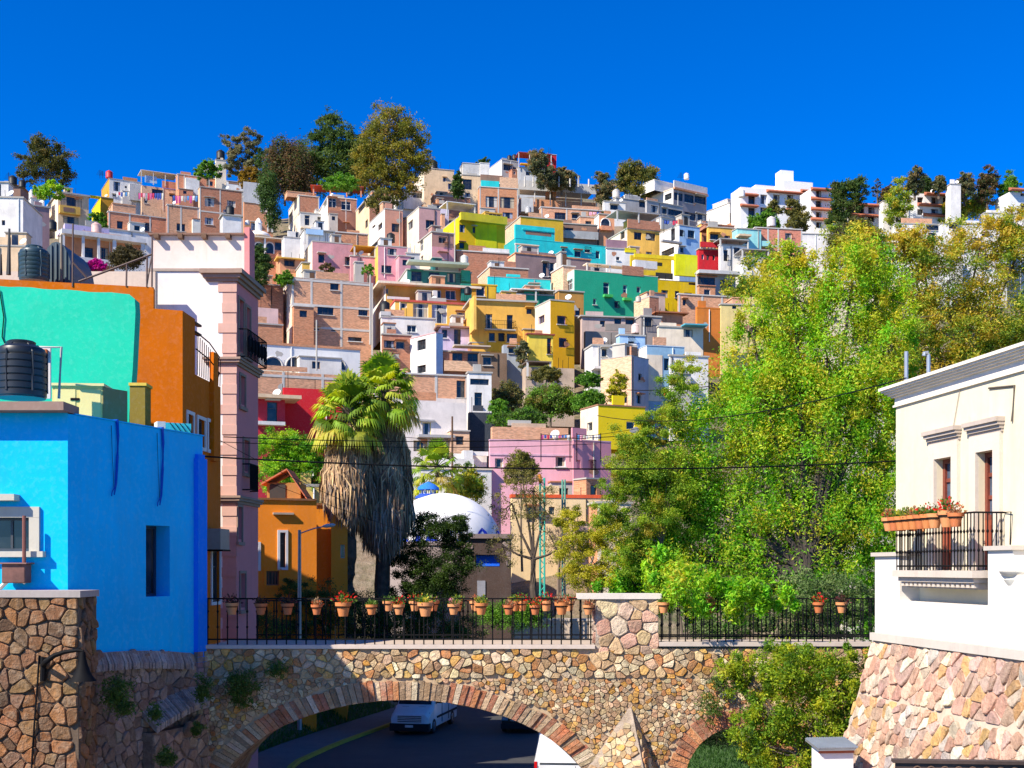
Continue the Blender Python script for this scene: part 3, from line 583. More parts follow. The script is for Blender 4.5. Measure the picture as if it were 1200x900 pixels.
h('white house with roof parapet left of the bare brick patch', 685,694,746,405,452, WH, phi=12, D=131, wins=[(705,409,711,418),(721,410,727,418),(697,443,700,449)], fr=1, ex=[('slab','porch_roof',WH,692,716,432,1.6,.25),('room','upper_room',WH,722,746,402,.3,3,[])])
h('white and brick faced house with grey side wall and narrow windows', 704,740,760,417,478, stucco((.46,.47,.52)), B6, phi=50, D=127, wins=[(748,438,752,446),(746,463,751,473)], lwins=[], fr=1, over=.03, capt=.08)
h('blue sided white house with a barred window', 746,758,802,405,470, stucco((.28,.47,.62)), WH, phi=16, D=130, wins=[(778,420,784,434),(761,430,765,438)], ex=[('box','white_panel',CRL,758,416,776,470,.02,.06)], over=.05, capt=.08, cap=stucco((.5,.65,.8)), fr=1)
h('white house with orange base beside the blue sided one', 784,785,830,417,470, WH, phi=14, D=125, wins=[(790,432,797,437)], ex=[('box','orange_base',ORG,778,459,800,466,.02,.3)], fr=2)
h('small pale blue rooftop house with red tank', 722,726,756,393,412, stucco(BLU), phi=14, D=136, wins=[(736,400,743,404)], fr=1)
h('yellow house with a white side wall and one framed window', 680,701,756,475,513, stucco((.85,.62,.01),.25), CRL, phi=22, D=112, wins=[(734,494,744,503)], lwins=[(688,495,694,505)], fr=0, sink=1., cap=stucco((.35,.18,.1)), over=.06, capt=.12)
# --- centre low
h('white and brown brick topped house behind the tall palm', 436,438,548,437,530, B2, phi=8, D=118, wins=[(535,446,545,466)], fr=1, cols=[511], cap=CONCL, ex=[('box','white_wall',stucco((.80,.72,.66),.6),438,466,547,530,.02,.12),('box','door_frame',YL,494,495,496,511,.12,.16)])
h('whitewashed lower house with yellow edged doorway near the palm', 470,472,547,470,545, stucco((.80,.72,.66),.6), phi=8, D=114, wins=[(495,495,505,511)], fr=plain((.6,.45,.05)), cap=None, ex=[('slab','ledge',GY,488,530,511,1.3,.25),('box','lintel',GY,490,492,509,494,.0,.3)])
h('white house on a dark stone plinth right of the brick topped one', 547,549,576,437,482, WH, phi=12, D=119, wins=[(556,460,565,477),(551,444,573,451)], fr=1, ex=[])
h('dark stone retaining block house under the white one', 548,550,577,483,545, stucco((.05,.06,.08),.5), phi=12, D=116.5, cap=None)
h('ruined brick shed with broken walls above the pink house', 575,577,666,500,530, B2, phi=6, D=109, cap=None, ex=[('box','adobe_wall',stucco((.6,.42,.28),.8),600,496,640,503,-.5,-.1)])
h('pink rendered house with clothes drying on its flat roof', 573,574,672,516,590, stucco((.80,.42,.48),.35), phi=3, D=100, wins=[(651,535,663,547),(580,537,590,548)], fr=0, cap=stucco((.72,.42,.52)), over=.02, capt=.1, curtain=1, ex=[('box','plinth',(.74,.46,.55),574,532,672,534,.0,.06)])
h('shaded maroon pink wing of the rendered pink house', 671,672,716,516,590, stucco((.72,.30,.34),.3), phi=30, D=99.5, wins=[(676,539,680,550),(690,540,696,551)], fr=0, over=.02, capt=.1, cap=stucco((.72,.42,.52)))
h('low white rooftop house with chimney beside the pink one', 480,482,576,549,600, WH, phi=5, D=98, cap=CRL, ex=[('box','chimney',WH,545,527,556,549,-1.4,-.6),('box','parapet',WH,556,528,575,533,-1,-.8),('box','back_wall',WH,535,530,575,550,-2,-1.4)])
h('pale yellow house with red parapet behind the thorny tree', 598,600,716,583,640, stucco((.82,.62,.34),.5), phi=4, D=92, wins=[(643,594,650,603),(659,594,667,602),(617,594,628,612)], fr=1, cap=stucco((.72,.10,.03)), over=.06, capt=.25)
h('green edged cream house at the foot of the thorny tree', 690,700,740,590,660, CRL, SALM, phi=10, D=88)
# --- left mid
h('three storey bare brick house with concrete bands', 330,342,437,325,408, B2, stucco((.80,.62,.48),.5), phi=11, D=150, wins=[(372,358,391,369),(420,360,431,370),(387,332,397,340),(368,384,374,387),(388,385,393,388),(408,395,424,400)], lwins=[(332,336,334,345),(333,389,336,397)], beams=[327,356,382], cols=[365,400], cap=CONCL, over=.02, capt=.08, fr=1, curtain=0)
h('dark brick retaining house left of the three storey brick one', 288,300,332,333,365, B3, phi=10, D=152)
h('small mauve plaster hut among low brick walls', 296,300,326,360,380, stucco(PKL), phi=10, D=147, cap=None)
h('low brick garden house below the mauve hut', 288,292,331,379,405, B1, phi=8, D=143, cap=CONC)
h('white arcaded house with four low arches', 298,302,422,403,436, stucco((.80,.78,.74),.3), phi=5, D=136, over=.1, cap=B1, capt=.25, ex=[('arch',309,418,331,431,GYL),('arch',335,418,357,431,GYL),('arch',365,419,383,432,GYL),('arch',386,420,405,433,GYL),('box','parapet',B1,300,431,385,436,.5,.7)])
h('long brick walled house beneath the white arcade', 296,298,400,434,480, B2, phi=5, D=131, beams=[439], cols=[332,378], cap=None, ex=[])
h('scarlet walled house with a slab roof and balcony door', 290,296,334,467,560, stucco((.50,.03,.05),.2), phi=3, D=106, door=[(313,471,325,495)], fr=1, cap=CR, over=1.2, capt=.3, ex=[('slab','balcony',WH,298,332,495,.9,.3)])
h('tall scarlet plain wall house right of the balcony one', 331,332,402,454,560, stucco((.62,.02,.03),.2), phi=3, D=109, cap=None)
print('town houses', len([o for o in bpy.data.objects if o.parent is None]))
# ================================================================ HOTELS ON THE RIGHT RIDGE
def hotel(label, x0, x1, ytop, ybot, D, rows, colsx, phi, roofs, nm='hotel'):
    C = P(x0, ybot, D); ph = R(phi); pl = Plane((C.x, C.y), (math.cos(ph), math.sin(ph))); W = pl.a(x1)
    root = thing(nm, (C.x, C.y, C.z), label, 'hotel'); wh = stucco((.82,.81,.79), .12)
    z1 = CZ+(HY-ytop)/F*D; mb = MB(); hs = []
    for (r0, r1) in rows:
        for (c0, c1) in colsx: hs.append(pl.rect(c0, r0, c1, r1))
    hs = holes_face(mb, pl, 0, C.z-6, W, z1, hs, .5); q = pl.pt; Dp = 5
    mb.face([q(0,C.z-6,-Dp), q(0,C.z-6,0), q(0,z1,0), q(0,z1,-Dp)]); mb.face([q(W,C.z-6,0), q(W,C.z-6,-Dp), q(W,z1,-Dp), q(W,z1,0)])
    mb.face([q(0,z1,0), q(W,z1,0), q(W,z1,-Dp), q(0,z1,-Dp)]); mb.build('wall', wh, root)
    for h_ in hs: window(pl, h_, root, .5, 2, curtain=random.random() < .4)
    tile = stucco((.45,.15,.08), .4)
    for (xa, xb, y, pr) in roofs:
        a0, _, a1, z = pl.rect(xa, y, xb, y+1); mb = MB()
        mb.hexa([q(a0-.2,z-.35,pr), q(a1+.2,z-.35,pr), q(a1+.2,z-.35,.02), q(a0-.2,z-.35,.02)], [q(a0-.2,z-.2,pr), q(a1+.2,z-.2,pr), q(a1+.2,z+.35,.02), q(a0-.2,z+.35,.02)])
        mb.build('tiled_eave', tile, root)
    return root, pl, W, z1
r1, pl1, W1, zt = hotel('large white multi storey hotel with brown tiled balconies on the ridge', 868, 955, 219, 284, 262, [(228,239),(243,253),(257,267)], [(877,885),(891,899),(906,914),(922,930),(939,947)], 14,
  [(868,886,228,1.2),(899,938,225,1.2),(939,955,224,1.2),(868,886,241,1.2),(939,950,232,1.2),(939,950,245,1.2),(922,932,246,1.2)])
mb = MB(); pl1.box(mb, pl1.a(919), zt, pl1.a(953), zt+2.2, -4.8, -.2); pl1.box(mb, pl1.a(886), zt, pl1.a(908), zt+.8, -4.8, -.2); mb.build('penthouse', stucco((.82,.81,.79), .12), r1)
mb = MB(); pl1.box(mb, pl1.a(920), zt+2.2, pl1.a(935), zt+5.0, -4.6, -2); mb.build('stair_tower', stucco((.82,.81,.79), .12), r1)
r2, pl2, W2, z2 = hotel('white projecting corner wing of the ridge hotel', 950, 974, 221, 290, 252, [(223,231),(235,244),(248,256),(260,267)], [(956,963)], 12, [(951,974,222,1.2),(951,974,233,.8),(951,974,245,.8),(951,974,257,.8)], 'hotel_wing')
hotel('lower white tiled eave lodge right of the ridge hotel', 989, 1032, 240, 290, 250, [(242,250),(253,260)], [(994,1002),(1006,1013),(1017,1025)], 10, [(988,1034,240,1.2),(992,1027,252,1.)], 'hotel_lodge')
hotel('white bay fronted lodge with tiled roofs among the right trees', 1065, 1120, 226, 290, 245, [(231,241),(245,252)], [(1075,1082),(1091,1100),(1105,1112)], 10, [(1084,1120,228,1.4),(1076,1100,240,1.),(1083,1104,252,1.)], 'hotel_lodge')
hotel('white lodge at the right edge of the ridge', 1183, 1260, 225, 290, 240, [(222,230),(238,246)], [(1196,1202),(1210,1220)], 10, [(1183,1262,224,1.2)], 'hotel_lodge')
h('white house with a small chimney between the right lodges', 1030,1035,1065,236,290, WH, phi=8, D=244, wins=[(1045,243,1050,249)])
h('white square stair tower on the ridge right of the bay lodge', 1108,1114,1126,216,280, WH, phi=8, D=240)
h('long white terraced house below the right lodges', 1046,1050,1150,262,320, WH, phi=6, D=215, wins=[(1085,264,1105,270),(1062,272,1070,278),(1120,268,1130,276)], fr=1)
h('white house with a red sill among yellow leaves at right', 1100,1104,1180,262,330, WH, phi=6, D=200, wins=[(1112,262,1122,268)])
h('white hillside house seen through leaves at the right edge', 1150,1154,1262,250,330, WH, phi=4, D=205, wins=[(1170,262,1180,270)])
h('low white house under the ridge at far right', 1030,1034,1110,285,340, WH, phi=6, D=190, wins=[(1080,282,1090,290)])
h('pale long white boundary wall house below the ridge hotel', 925,930,1010,274,305, WH, phi=6, D=225)
h('beige wide house hidden behind the big green tree', 930,940,1060,330,420, stucco((.75,.62,.45)), phi=4, D=150, wins=[(960,345,972,360)])
h('cream tall building seen through the big tree beside the balcony house', 985,990,1110,480,705, stucco((.72,.66,.55)), phi=2, D=62, wins=[(995,560,1008,600),(1020,560,1032,600)], sink=9, name='building')
# ================================================================ ROOFTOP THINGS
def tank(label, x, y0, y1, D, c=(.012,.013,.015), wide=.9, nm='water_tank'):
    b = P(x, y1, D); hh = (y1-y0)/F*D; r = hh*wide/2; mb = MB()
    t = thing(nm, b, label, 'water tank')
    mb.lathe(b, [(r*.97,0),(r,.08*hh),(r*.97,.1*hh),(r,.3*hh),(r*.97,.32*hh),(r,.55*hh),(r*.97,.57*hh),(r,.78*hh),(r*.8,.88*hh),(r*.4,.95*hh),(r*.36,.96*hh)], 18)
    mb.build('tank_body', plain(c, .55, var=.15), t, smooth=True)
    mb = MB(); mb.lathe(b, [(r*.42,.95*hh),(r*.42,hh),(r*.2,1.02*hh)], 14); mb.build('lid', plain(shade(c, 1.2), .6), t, smooth=True)
    return t
WT=(.75,.72,.68); 
for a in [('dark tank second from the left edge of the skyline',26,211,220,215),('dark tank at the left edge of the skyline',15,206,217,210),
 ('tall black water tank on the slim stair tower',258.5,176,187,Dof(255,228)+5),('white water tank left of the slim stair tower',243.5,191,201,Dof(240,228),WT),
 ('red round tank on the white gridded window house',128,200,209,Dof(140,236)+2,(.55,.03,.03)),('dark tank on the beige block above the portico',61,258,270,160),
 ('pale pink tank on the portico roof',113,261,274,168,(.6,.38,.33)),('dark tank on the low white box in front of brick',269.5,241,252,203),
 ('small white tank on the white domed chapel row',290,258,264,205,WT),('black tank on the cream cottage at the ridge',508,188,199,Dof(505,240)+3),
 ('left black tank on the tall pale ridge house',597,182,188,Dof(585,217)+8),('right black tank on the tall pale ridge house',603,181,188,Dof(585,217)+9),
 ('small white tank on the office block penthouse',804.5,203,210,Dof(800,262)+8,WT),('white tank on the roof beside the ridge hotel',869,222,231,258,WT),
 ('white round tank on a tripod above the red brick house',904,254,266,205,(.62,.55,.52)),('black tank on the pedestal beside the yellow floor',451,353,366,147),
 ('cream tank on the red brown brick wall',544,299,310,172,(.62,.62,.52)),('cream tank on the brick pergola house',656,307,323,168,(.65,.55,.45)),
 ('pinkish tank on the rubble terrace',745,379,391,145,(.62,.48,.44)),('dark tank below the pink rough house',372,318,326,162),
 ('dark tank hanging on the dusty pink house',458,273,284,184),('grey tank on the long pale yellow roof',748,347,354,150,(.5,.42,.35)),
 ('grey tank on the vented house roof',722,222,232,Dof(738,262)+5,(.55,.5,.45)),('white tank on the arched window cottage',722,283,292,190,WT),
 ('dark tank in front of the white and brick faced house',729,460,472,120,(.02,.03,.05)),('silver tank on the grey long slab house',619,242,250,Dof(620,258),(.4,.4,.4)),
 ('small dark tank on the lilac white house',548,336,345,153),('dark tank on the red roofed pavilion house',410,222,229,Dof(390,272)+3),
 ('white tank near the right lodges',1093,222,228,247,WT),('dark tank beside the purple windowed tower',697,352,357,160)]:
    tank(*a)
# red roofed pavilion
def frame_roof(label, x0, x1, y0, y1, D, c, dp=5):
    p = Plane((U(x0)*D, D), (1, .12)); a1 = p.a(x1); z0 = CZ+(HY-y1)/F*D; z1 = CZ+(HY-y0)/F*D
    t = thing('roof_pavilion', p.pt(a1/2, z0, -dp/2), label, 'pavilion'); mb = MB(); q = p.pt
    mb.hexa([q(-.4,z1-.35,.4), q(a1+.4,z1-.35,.4), q(a1+.4,z1-.05,-dp), q(-.4,z1-.05,-dp)], [q(-.4,z1-.2,.4), q(a1+.4,z1-.2,.4), q(a1+.4,z1+.1,-dp), q(-.4,z1+.1,-dp)]); mb.build('roof', stucco(c), t)
    for a in (.1, a1*.35, a1*.68, a1-.3):
        mb = MB(); p.box(mb, a, z0, a+.28, z1-.3, -.3, 0); mb.build('post', B4, t)
frame_roof('red sheet roof on brick posts over a roof terrace', 366, 424, 216, 229, Dof(390,272)+3, (.45,.06,.03))
frame_roof('small brown shade roof beside the eucalyptus', 478, 494, 216, 224, Dof(490,242)+12, (.2,.1,.08), 3)
# chapel dome
def dome(label, x, y0, y1, rx, D, c, nm='dome', lantern=True):
    b = P(x, y1, D); r = rx/F*D; hh = (y1-y0)/F*D; t = thing(nm, b, label, 'dome')
    mb = MB(); mb.lathe(b, [(r*math.cos(a), hh*math.sin(a)) for a in [math.pi/2*k/10 for k in range(11)]], 28); mb.build('shell', stucco(c, .3), t, smooth=True)
    if lantern:
        mb = MB(); mb.lathe(b+Vector((0,0,hh*.95)), [(r*.28,0),(r*.28,hh*1.3),(r*.34,hh*1.35),(r*.2,hh*1.9),(.02,hh*2.3)], 8); mb.build('lantern', stucco(c,.3), t)
    return t
dome('low white dome with lantern on the arcaded chapel house', 303, 271, 278, 14, 192.5, WH)
# domes on right: nothing
# hanging laundry
def laundry(label, x0, x1, y0, y1, D, n):
    a = P(x0, y0, D); b = P(x1, y0, D); t = thing('clothesline', (a+b)/2-Vector((0,0,1.7)), label, 'clothesline')
    mb = MB(); mb.tube([a, (a+b)/2-Vector((0,0,.1)), b], .02, 4); mb.build('line', IRON, t)
    for s in (a, b): mb = MB(); mb.tube([s-Vector((0,0,2.2)), s+Vector((0,0,.1))], .04, 5); mb.build('pole', IRON, t)
    cs = [(.6,.04,.1),(.05,.1,.4),(.75,.75,.75),(.6,.1,.3),(.1,.3,.6),(.8,.4,.5),(.3,.3,.35),(.75,.7,.6)]
    hh = (y1-y0)/F*D
    for i in range(n):
        f = (i+.1)/n; g = (i+.85)/n; p = a.lerp(b, f)-Vector((0,0,.05)); q = a.lerp(b, g)-Vector((0,0,.05)); l = hh*random.uniform(.5,1)
        mb = MB(); m = [p.lerp(q, k/4) for k in range(5)]
        for k in range(4):
            o1 = Vector((0,.06*(-1)**k,0)); o2 = Vector((0,-.06*(-1)**k,0))
            mb.face([m[k]-Vector((0,0,l))+o1, m[k+1]-Vector((0,0,l))+o2, m[k+1], m[k]])
        mb.build('garment', plain(random.choice(cs), .9), t)
laundry('clothesline with dark and red garments on the unfinished house terrace', 162, 192, 226, 235, Dof(180,244)-4, 11)
laundry('clothesline with white blue and red garments under a shade roof', 202, 232, 229, 239, 203, 9)
laundry('clothesline of small garments on the left white roof', 136, 152, 225, 232, Dof(150,236)-3, 6)
laundry('clothesline of pink and lilac garments on the pink rendered house', 634, 668, 509, 515, 99, 10)
laundry('clothesline of dark garments on the pink maroon wing', 676, 704, 509, 516, 99.5, 8)
laundry('clothesline of grey sheets above the ridge brick garage', 690, 712, 248, 254, 214, 5)
laundry('clothesline on the bluish white house roof', 778, 798, 258, 264, 189, 6)
# antennas
def antenna(label, x, y0, y1, D):
    b = P(x, y1, D); t = P(x, y0, D); mb = MB(); mb.tube([b, t], .035, 5)
    for k in range(5):
        z = t.z-.15-k*.22; l = .3+.12*k; mb.tube([(t.x-l, t.y, z), (t.x+l, t.y, z)], .02, 4)
    single(mb, 'antenna', IRON, label, 'antenna')
for i, (x, y0, y1, D, w) in enumerate([(117,199,209,262,'left of the red tank'),(120,200,209,262,'just beside the red tank'),(541,190,206,258,'on the ridge near the cypress'),(89,204,216,260,'beside the far left tree'),
  (10,202,214,215,'above the leftmost tank'),(655,205,218,250,'on the colonnaded concrete roof'),(672,207,218,250,'among posts of the concrete roof'),(678,205,218,250,'on the right of the concrete roof'),(798,202,212,250,'on the office block'),
  (1060,216,228,248,'on the bay fronted lodge'),(738,222,232,245,'on the grey vented house'),(700,308,318,160,'on the green house'),(540,322,334,156,'on the verandah roof')]):
    antenna('thin television antenna '+w, x, y0, y1, D)
def vpost(label, x, y0, y1, D, r=.12, m=None, lean=0, nm='post', cat='post'):
    mb = MB(); b = P(x, y1, D); t = P(x+lean, y0, D); mb.tube([b, t], [r, r*.8], 8); return single(mb, nm, m or CONC, label, cat)
for i, (x, y) in enumerate([(615,207),(625,205),(634,203),(655,207),(668,209),(678,206),(690,210)]):
    vpost('%s bare concrete column stub on the colonnaded roof' % ['leftmost','second','third','fourth','fifth','sixth','rightmost'][i], x, y, 219, Dof(650,255)+6, .18, CONCL, 0, 'column', 'column')
# ================================================================ STONEWORK
def clip(poly, p, n):
    out = []
    for i in range(len(poly)):
        a = poly[i]; b = poly[(i+1) % len(poly)]
        da = (a[0]-p[0])*n[0]+(a[1]-p[1])*n[1]; db = (b[0]-p[0])*n[0]+(b[1]-p[1])*n[1]
        if da <= 0: out.append(a)
        if (da < 0 < db) or (db < 0 < da): t = da/(da-db); out.append((a[0]+(b[0]-a[0])*t, a[1]+(b[1]-a[1])*t))
    return out
def stones(mb, fn, a0, b0, a1, b1, sx, sy, cols, keep=None, h=.05, gap=.88, jit=.44, rnd=None, big=0., ch=.15):
    # fn(a, b, off) -> point. Irregular fitted stones on a surface
    rnd = rnd or random.Random(3); nx = max(1, int((a1-a0)/sx)); ny = max(1, int((b1-b0)/sy)); S = {}
    dx = (a1-a0)/nx; dy = (b1-b0)/ny
    for i in range(-1, nx+1):
        for j in range(-1, ny+1):
            if big and rnd.random() < big and 0 <= i < nx and 0 <= j < ny: continue
            S[i,j] = (a0+(i+.5+(.5 if j%2 else 0)*.6+rnd.uniform(-jit,jit))*dx, b0+(j+.5+rnd.uniform(-jit,jit))*dy)
    for (i, j), s in S.items():
        poly = [(max(a0,s[0]-2*dx), max(b0,s[1]-2*dy)), (min(a1,s[0]+2*dx), max(b0,s[1]-2*dy)), (min(a1,s[0]+2*dx), min(b1,s[1]+2*dy)), (max(a0,s[0]-2*dx), min(b1,s[1]+2*dy))]
        if not (a0 < s[0] < a1 and b0 < s[1] < b1): continue
        for di in (-2,-1,0,1,2):
            for dj in (-2,-1,0,1,2):
                if (di or dj) and (i+di, j+dj) in S:
                    t = S[i+di, j+dj]; n = (t[0]-s[0], t[1]-s[1]); poly = clip(poly, ((s[0]+t[0])/2, (s[1]+t[1])/2), n)
                    if len(poly) < 3: break
            if len(poly) < 3: break
        if len(poly) < 3: continue
        cx = sum(p[0] for p in poly)/len(poly); cy = sum(p[1] for p in poly)/len(poly)
        if keep and not all(keep(cx+(p[0]-cx)*gap, cy+(p[1]-cy)*gap) for p in poly): continue
        # chamfer the corners so that stones read as worn
        pp = []
        for k in range(len(poly)):
            p = poly[k-1]; q = poly[k]; r = poly[(k+1) % len(poly)]
            pp.append((q[0]+(p[0]-q[0])*ch*rnd.uniform(.4,1.5), q[1]+(p[1]-q[1])*ch)); pp.append((q[0]+(r[0]-q[0])*ch, q[1]+(r[1]-q[1])*ch*rnd.uniform(.5,1.4)))
        c = vary(rnd.choice(cols), .7, 1.25, rnd)
        hh = h*rnd.uniform(.5, 1.25); tx = rnd.uniform(-.25,.25); ty = rnd.uniform(-.25,.25)
        def ring(g, o): return [fn(cx+(p[0]-cx)*g, cy+(p[1]-cy)*g, o+(o > 0)*((p[0]-cx)*tx+(p[1]-cy)*ty)*.5) for p in pp]
        R0 = ring(gap, -.02); R1 = ring(gap*.97, hh*.65); R2 = ring(gap*.86, hh)
        for A_, B_ in ((R0, R1), (R1, R2)):
            for k in range(len(pp)):
                k2 = (k+1) % len(pp); mb.face([A_[k], A_[k2], B_[k2], B_[k]], 0, c=c)
        mb.face(R2, 0, c=c)
STONE = attrmat('stone_blocks', .95, 7, .11, .6, 6)
MORT = stucco((.13,.09,.06), .7, 3); MORTL = stucco((.52,.44,.36), .7, 3)
SC_WARM = [(.68,.48,.26),(.74,.58,.34),(.58,.38,.20),(.70,.42,.12),(.58,.25,.09),(.58,.46,.30),(.82,.68,.44),(.46,.28,.15),(.66,.32,.06),(.64,.44,.27)]
SC_BR = [(.27,.115,.05),(.22,.10,.05),(.30,.145,.06),(.17,.09,.055),(.33,.13,.045),(.24,.14,.08),(.26,.15,.06),(.15,.075,.045)]
SC_PINK = [(.64,.38,.27),(.68,.46,.33),(.60,.33,.24),(.74,.58,.44),(.62,.42,.34),(.66,.38,.16),(.52,.33,.27),(.80,.68,.50),(.52,.46,.41),(.68,.40,.28)]
# ---------------------------------------------------------------- bridge
BY = 30.0
def BX(x): return U(x)*BY
def BZ(y): return CZ+(HY-y)/F*BY
def arch1(x):      # soffit height of the main arch
    cx = BX(475); a = 230/F*BY; b = 141/F*BY; t = (x-cx)/a
    return BZ(960)+b*math.sqrt(1-t*t) if abs(t) < 1 else -9
def arch2(x):
    cx = BX(866); a = 64/F*BY; t = (x-cx)/a
    return BZ(915)+a*math.sqrt(1-t*t) if abs(t) < 1 else -9
bridge = thing('stone_bridge', (0.5, BY+1.7, 0), 'old rubble stone footbridge with a wide brick ringed arch over the road', 'bridge')
XL = BX(236); XR = BX(1046); ZT = BZ(760); TH = 3.4
mb = MB(); xs = sorted(set([XL+(XR-XL)*k/240 for k in range(241)]))
for i in range(len(xs)-1):
    x0, x1 = xs[i], xs[i+1]
    l0 = max(-1, arch1(x0), arch2(x0)); l1 = max(-1, arch1(x1), arch2(x1))
    if (l0 > 0) != (l1 > 0): l0 = l1 = max(l0, l1)
    mb.face([(x0,BY,l0),(x1,BY,l1),(x1,BY,ZT),(x0,BY,ZT)]); mb.face([(x1,BY+TH,l1),(x0,BY+TH,l0),(x0,BY+TH,ZT),(x1,BY+TH,ZT)])
    mb.face([(x0,BY,l0),(x0,BY+TH,l0),(x1,BY+TH,l1),(x1,BY,l1)])
    mb.face([(x0,BY,ZT),(x1,BY,ZT),(x1,BY+TH,ZT),(x0,BY+TH,ZT)])
for xx in (BX(475)-230/F*BY, BX(475)+230/F*BY, BX(866)-64/F*BY, BX(866)+64/F*BY):
    mb.box(xx-.03, BY+.01, -1, xx+.03, BY+TH-.01, 2.4 if abs(xx-BX(866)) > 2 else 3.1)
mb.build('wall', stucco((.52,.38,.23), .8, 3), bridge)
def outr(x, z, m=.5):    # outside both rings
    for cx, cy, a, b in ((BX(475), BZ(960), 230/F*BY, 141/F*BY), (BX(866), BZ(915), 64/F*BY, 64/F*BY)):
        if ((x-cx)/(a+m))**2+((z-cy)/(b+m))**2 < 1: return False
        if abs(x-cx) < a+m*.9 and z < cy: return False
    return True
mb = MB(); rr = random.Random(5)
fb = lambda a, b, o: Vector((a, BY-o, b))
stones(mb, fb, XL, BZ(795), XR, ZT, .24, .14, SC_WARM, lambda a, b: outr(a,b,.42), .07, .93, rnd=rr, big=.12)
stones(mb, fb, XL, -.2, XR, BZ(795), .15, .085, SC_WARM+[(.58,.38,.22),(.52,.31,.18)], lambda a, b: outr(a,b,.42), .055, .93, rnd=rr, big=.1)
mb.build('stonework', STONE, bridge)
def ring(cx, cz, a, b, th, n, t0, t1, c1, c2):
    mb = MB()
    for k in range(n):
        ta = t0+(t1-t0)*(k+.06)/n; tb = t0+(t1-t0)*(k+.94)/n; c = rr.choice(c1 if rr.random() < (.75 if (k//6)%3 == 0 else .18) or n < 40 else c2)
        c = vary(c, .65, 1.25, rr); o = rr.uniform(.02,.09); e = rr.uniform(-.03,.07)
        p = lambda t, m, oo: (cx+(a+m)*math.cos(t), BY-oo, cz+(b+m)*math.sin(t))
        d = -TH*.5
        A = [p(ta,-.02,o), p(tb,-.02,o), p(tb,th+e,o), p(ta,th+e,o)]; B_ = [p(ta,-.02,d), p(tb,-.02,d), p(tb,th+e,d), p(ta,th+e,d)]
        mb.face(A[::-1], c=c)
        for q in range(4): mb.face([A[q], A[(q+1)%4], B_[(q+1)%4], B_[q]], c=c)
    return mb
cb = [(.55,.18,.08),(.60,.24,.10),(.45,.16,.09)]; cs = [(.60,.45,.28),(.52,.36,.22),(.66,.52,.36),(.42,.28,.17),(.58,.38,.2)]
ring(BX(475), BZ(960), 230/F*BY, 141/F*BY, .42, 104, .0, math.pi, cb, cs).build('arch_ring', STONE, bridge)
ring(BX(866), BZ(915), 64/F*BY, 64/F*BY, .40, 30, 0, math.pi, cb, cb+cs[:1]).build('arch_ring', STONE, bridge)
# soffit stone courses
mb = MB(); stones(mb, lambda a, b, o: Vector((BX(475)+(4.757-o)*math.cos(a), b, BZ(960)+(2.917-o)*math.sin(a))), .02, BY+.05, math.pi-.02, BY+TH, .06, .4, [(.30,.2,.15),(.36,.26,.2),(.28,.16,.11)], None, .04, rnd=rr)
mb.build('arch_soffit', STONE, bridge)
# coping, deck kerb
mb = MB(); mb.box(XL, BY-.10, ZT, BX(697), BY+.30, ZT+.09); mb.build('coping', stucco((.60,.50,.42), .4), bridge)
mb = MB(); mb.box(BX(772), BY-.10, ZT+.06, XR, BY+.30, ZT+.16); mb.build('coping', stucco((.56,.47,.40), .4), bridge)
mb = MB(); mb.box(XL, BY+.31, ZT, XR, BY+TH, ZT+.03); mb.build('deck', stucco((.50,.40,.30), .4), bridge)
# raised pillar
mb = MB(); x0, x1 = BX(697), BX(772); z1 = BZ(702); mb.box(x0+.02, BY-.01, ZT, x1-.02, BY+.55, z1-.01, 0, (.5,.42,.34))
stones(mb, lambda a, b, o: Vector((a, BY-.02-o, b)), x0, ZT-.15, x1, z1-.02, .34, .24, SC_PINK[:4]+SC_WARM[:3], None, .05, .95, rnd=rr, big=.2)
stones(mb, lambda a, b, o: Vector((x0-o, a, b)), BY, ZT+.1, BY+.55, z1-.02, .3, .25, SC_PINK[:4], None, .04, .9, rnd=rr)
mb.build('pillar', STONE, bridge)
mb = MB(); mb.box(x0-.42, BY-.08, z1, x1+.06, BY+.63, z1+.13); mb.build('pillar_cap', stucco((.66,.60,.52), .3), bridge)
# cutwater buttress
mb = MB(); ax = BX(739); tz_ = BZ(826); apex = Vector((ax, BY-.05, tz_)); bl = Vector((BX(672), BY-.05, -.5)); br = Vector((BX(812), BY-.05, -.5)); nose = Vector((BX(739)+.9, BY-2.6, -.5))
bl.x = BX(560); br.x = BX(845)
mb.face([bl, nose, apex], 0, c=(.42,.34,.27)); mb.face([nose, br, apex], 0, c=(.42,.34,.27))
def tri(pa, pb, pt):   # surface of the left flank: a across, b up
    e = (pb-pa); f = (pt-pa); n = e.cross(f).normalized(); return lambda a, b, o: pa+e*(a*(1-b))+f*b+n*o if True else None
for (pa, pb) in ((bl, nose), (nose, br)):
    e1 = (pb-pa).normalized(); n_ = (pb-pa).cross(apex-pa).normalized(); e2 = n_.cross(e1); tx_ = (apex-pa).dot(e1); ty_ = (apex-pa).dot(e2); wd_ = (pb-pa).length
    def ins(a, b): return b > 0 and a > tx_*b/ty_+.0 and a < wd_-(wd_-tx_)*b/ty_-.0
    stones(mb, lambda a, b, o: pa+e1*a+e2*b+n_*o, 0, 0, wd_, ty_, .20, .11, SC_WARM[:8], ins, .04, .95, rnd=rr, big=.08)
mb.build('buttress', STONE, bridge)
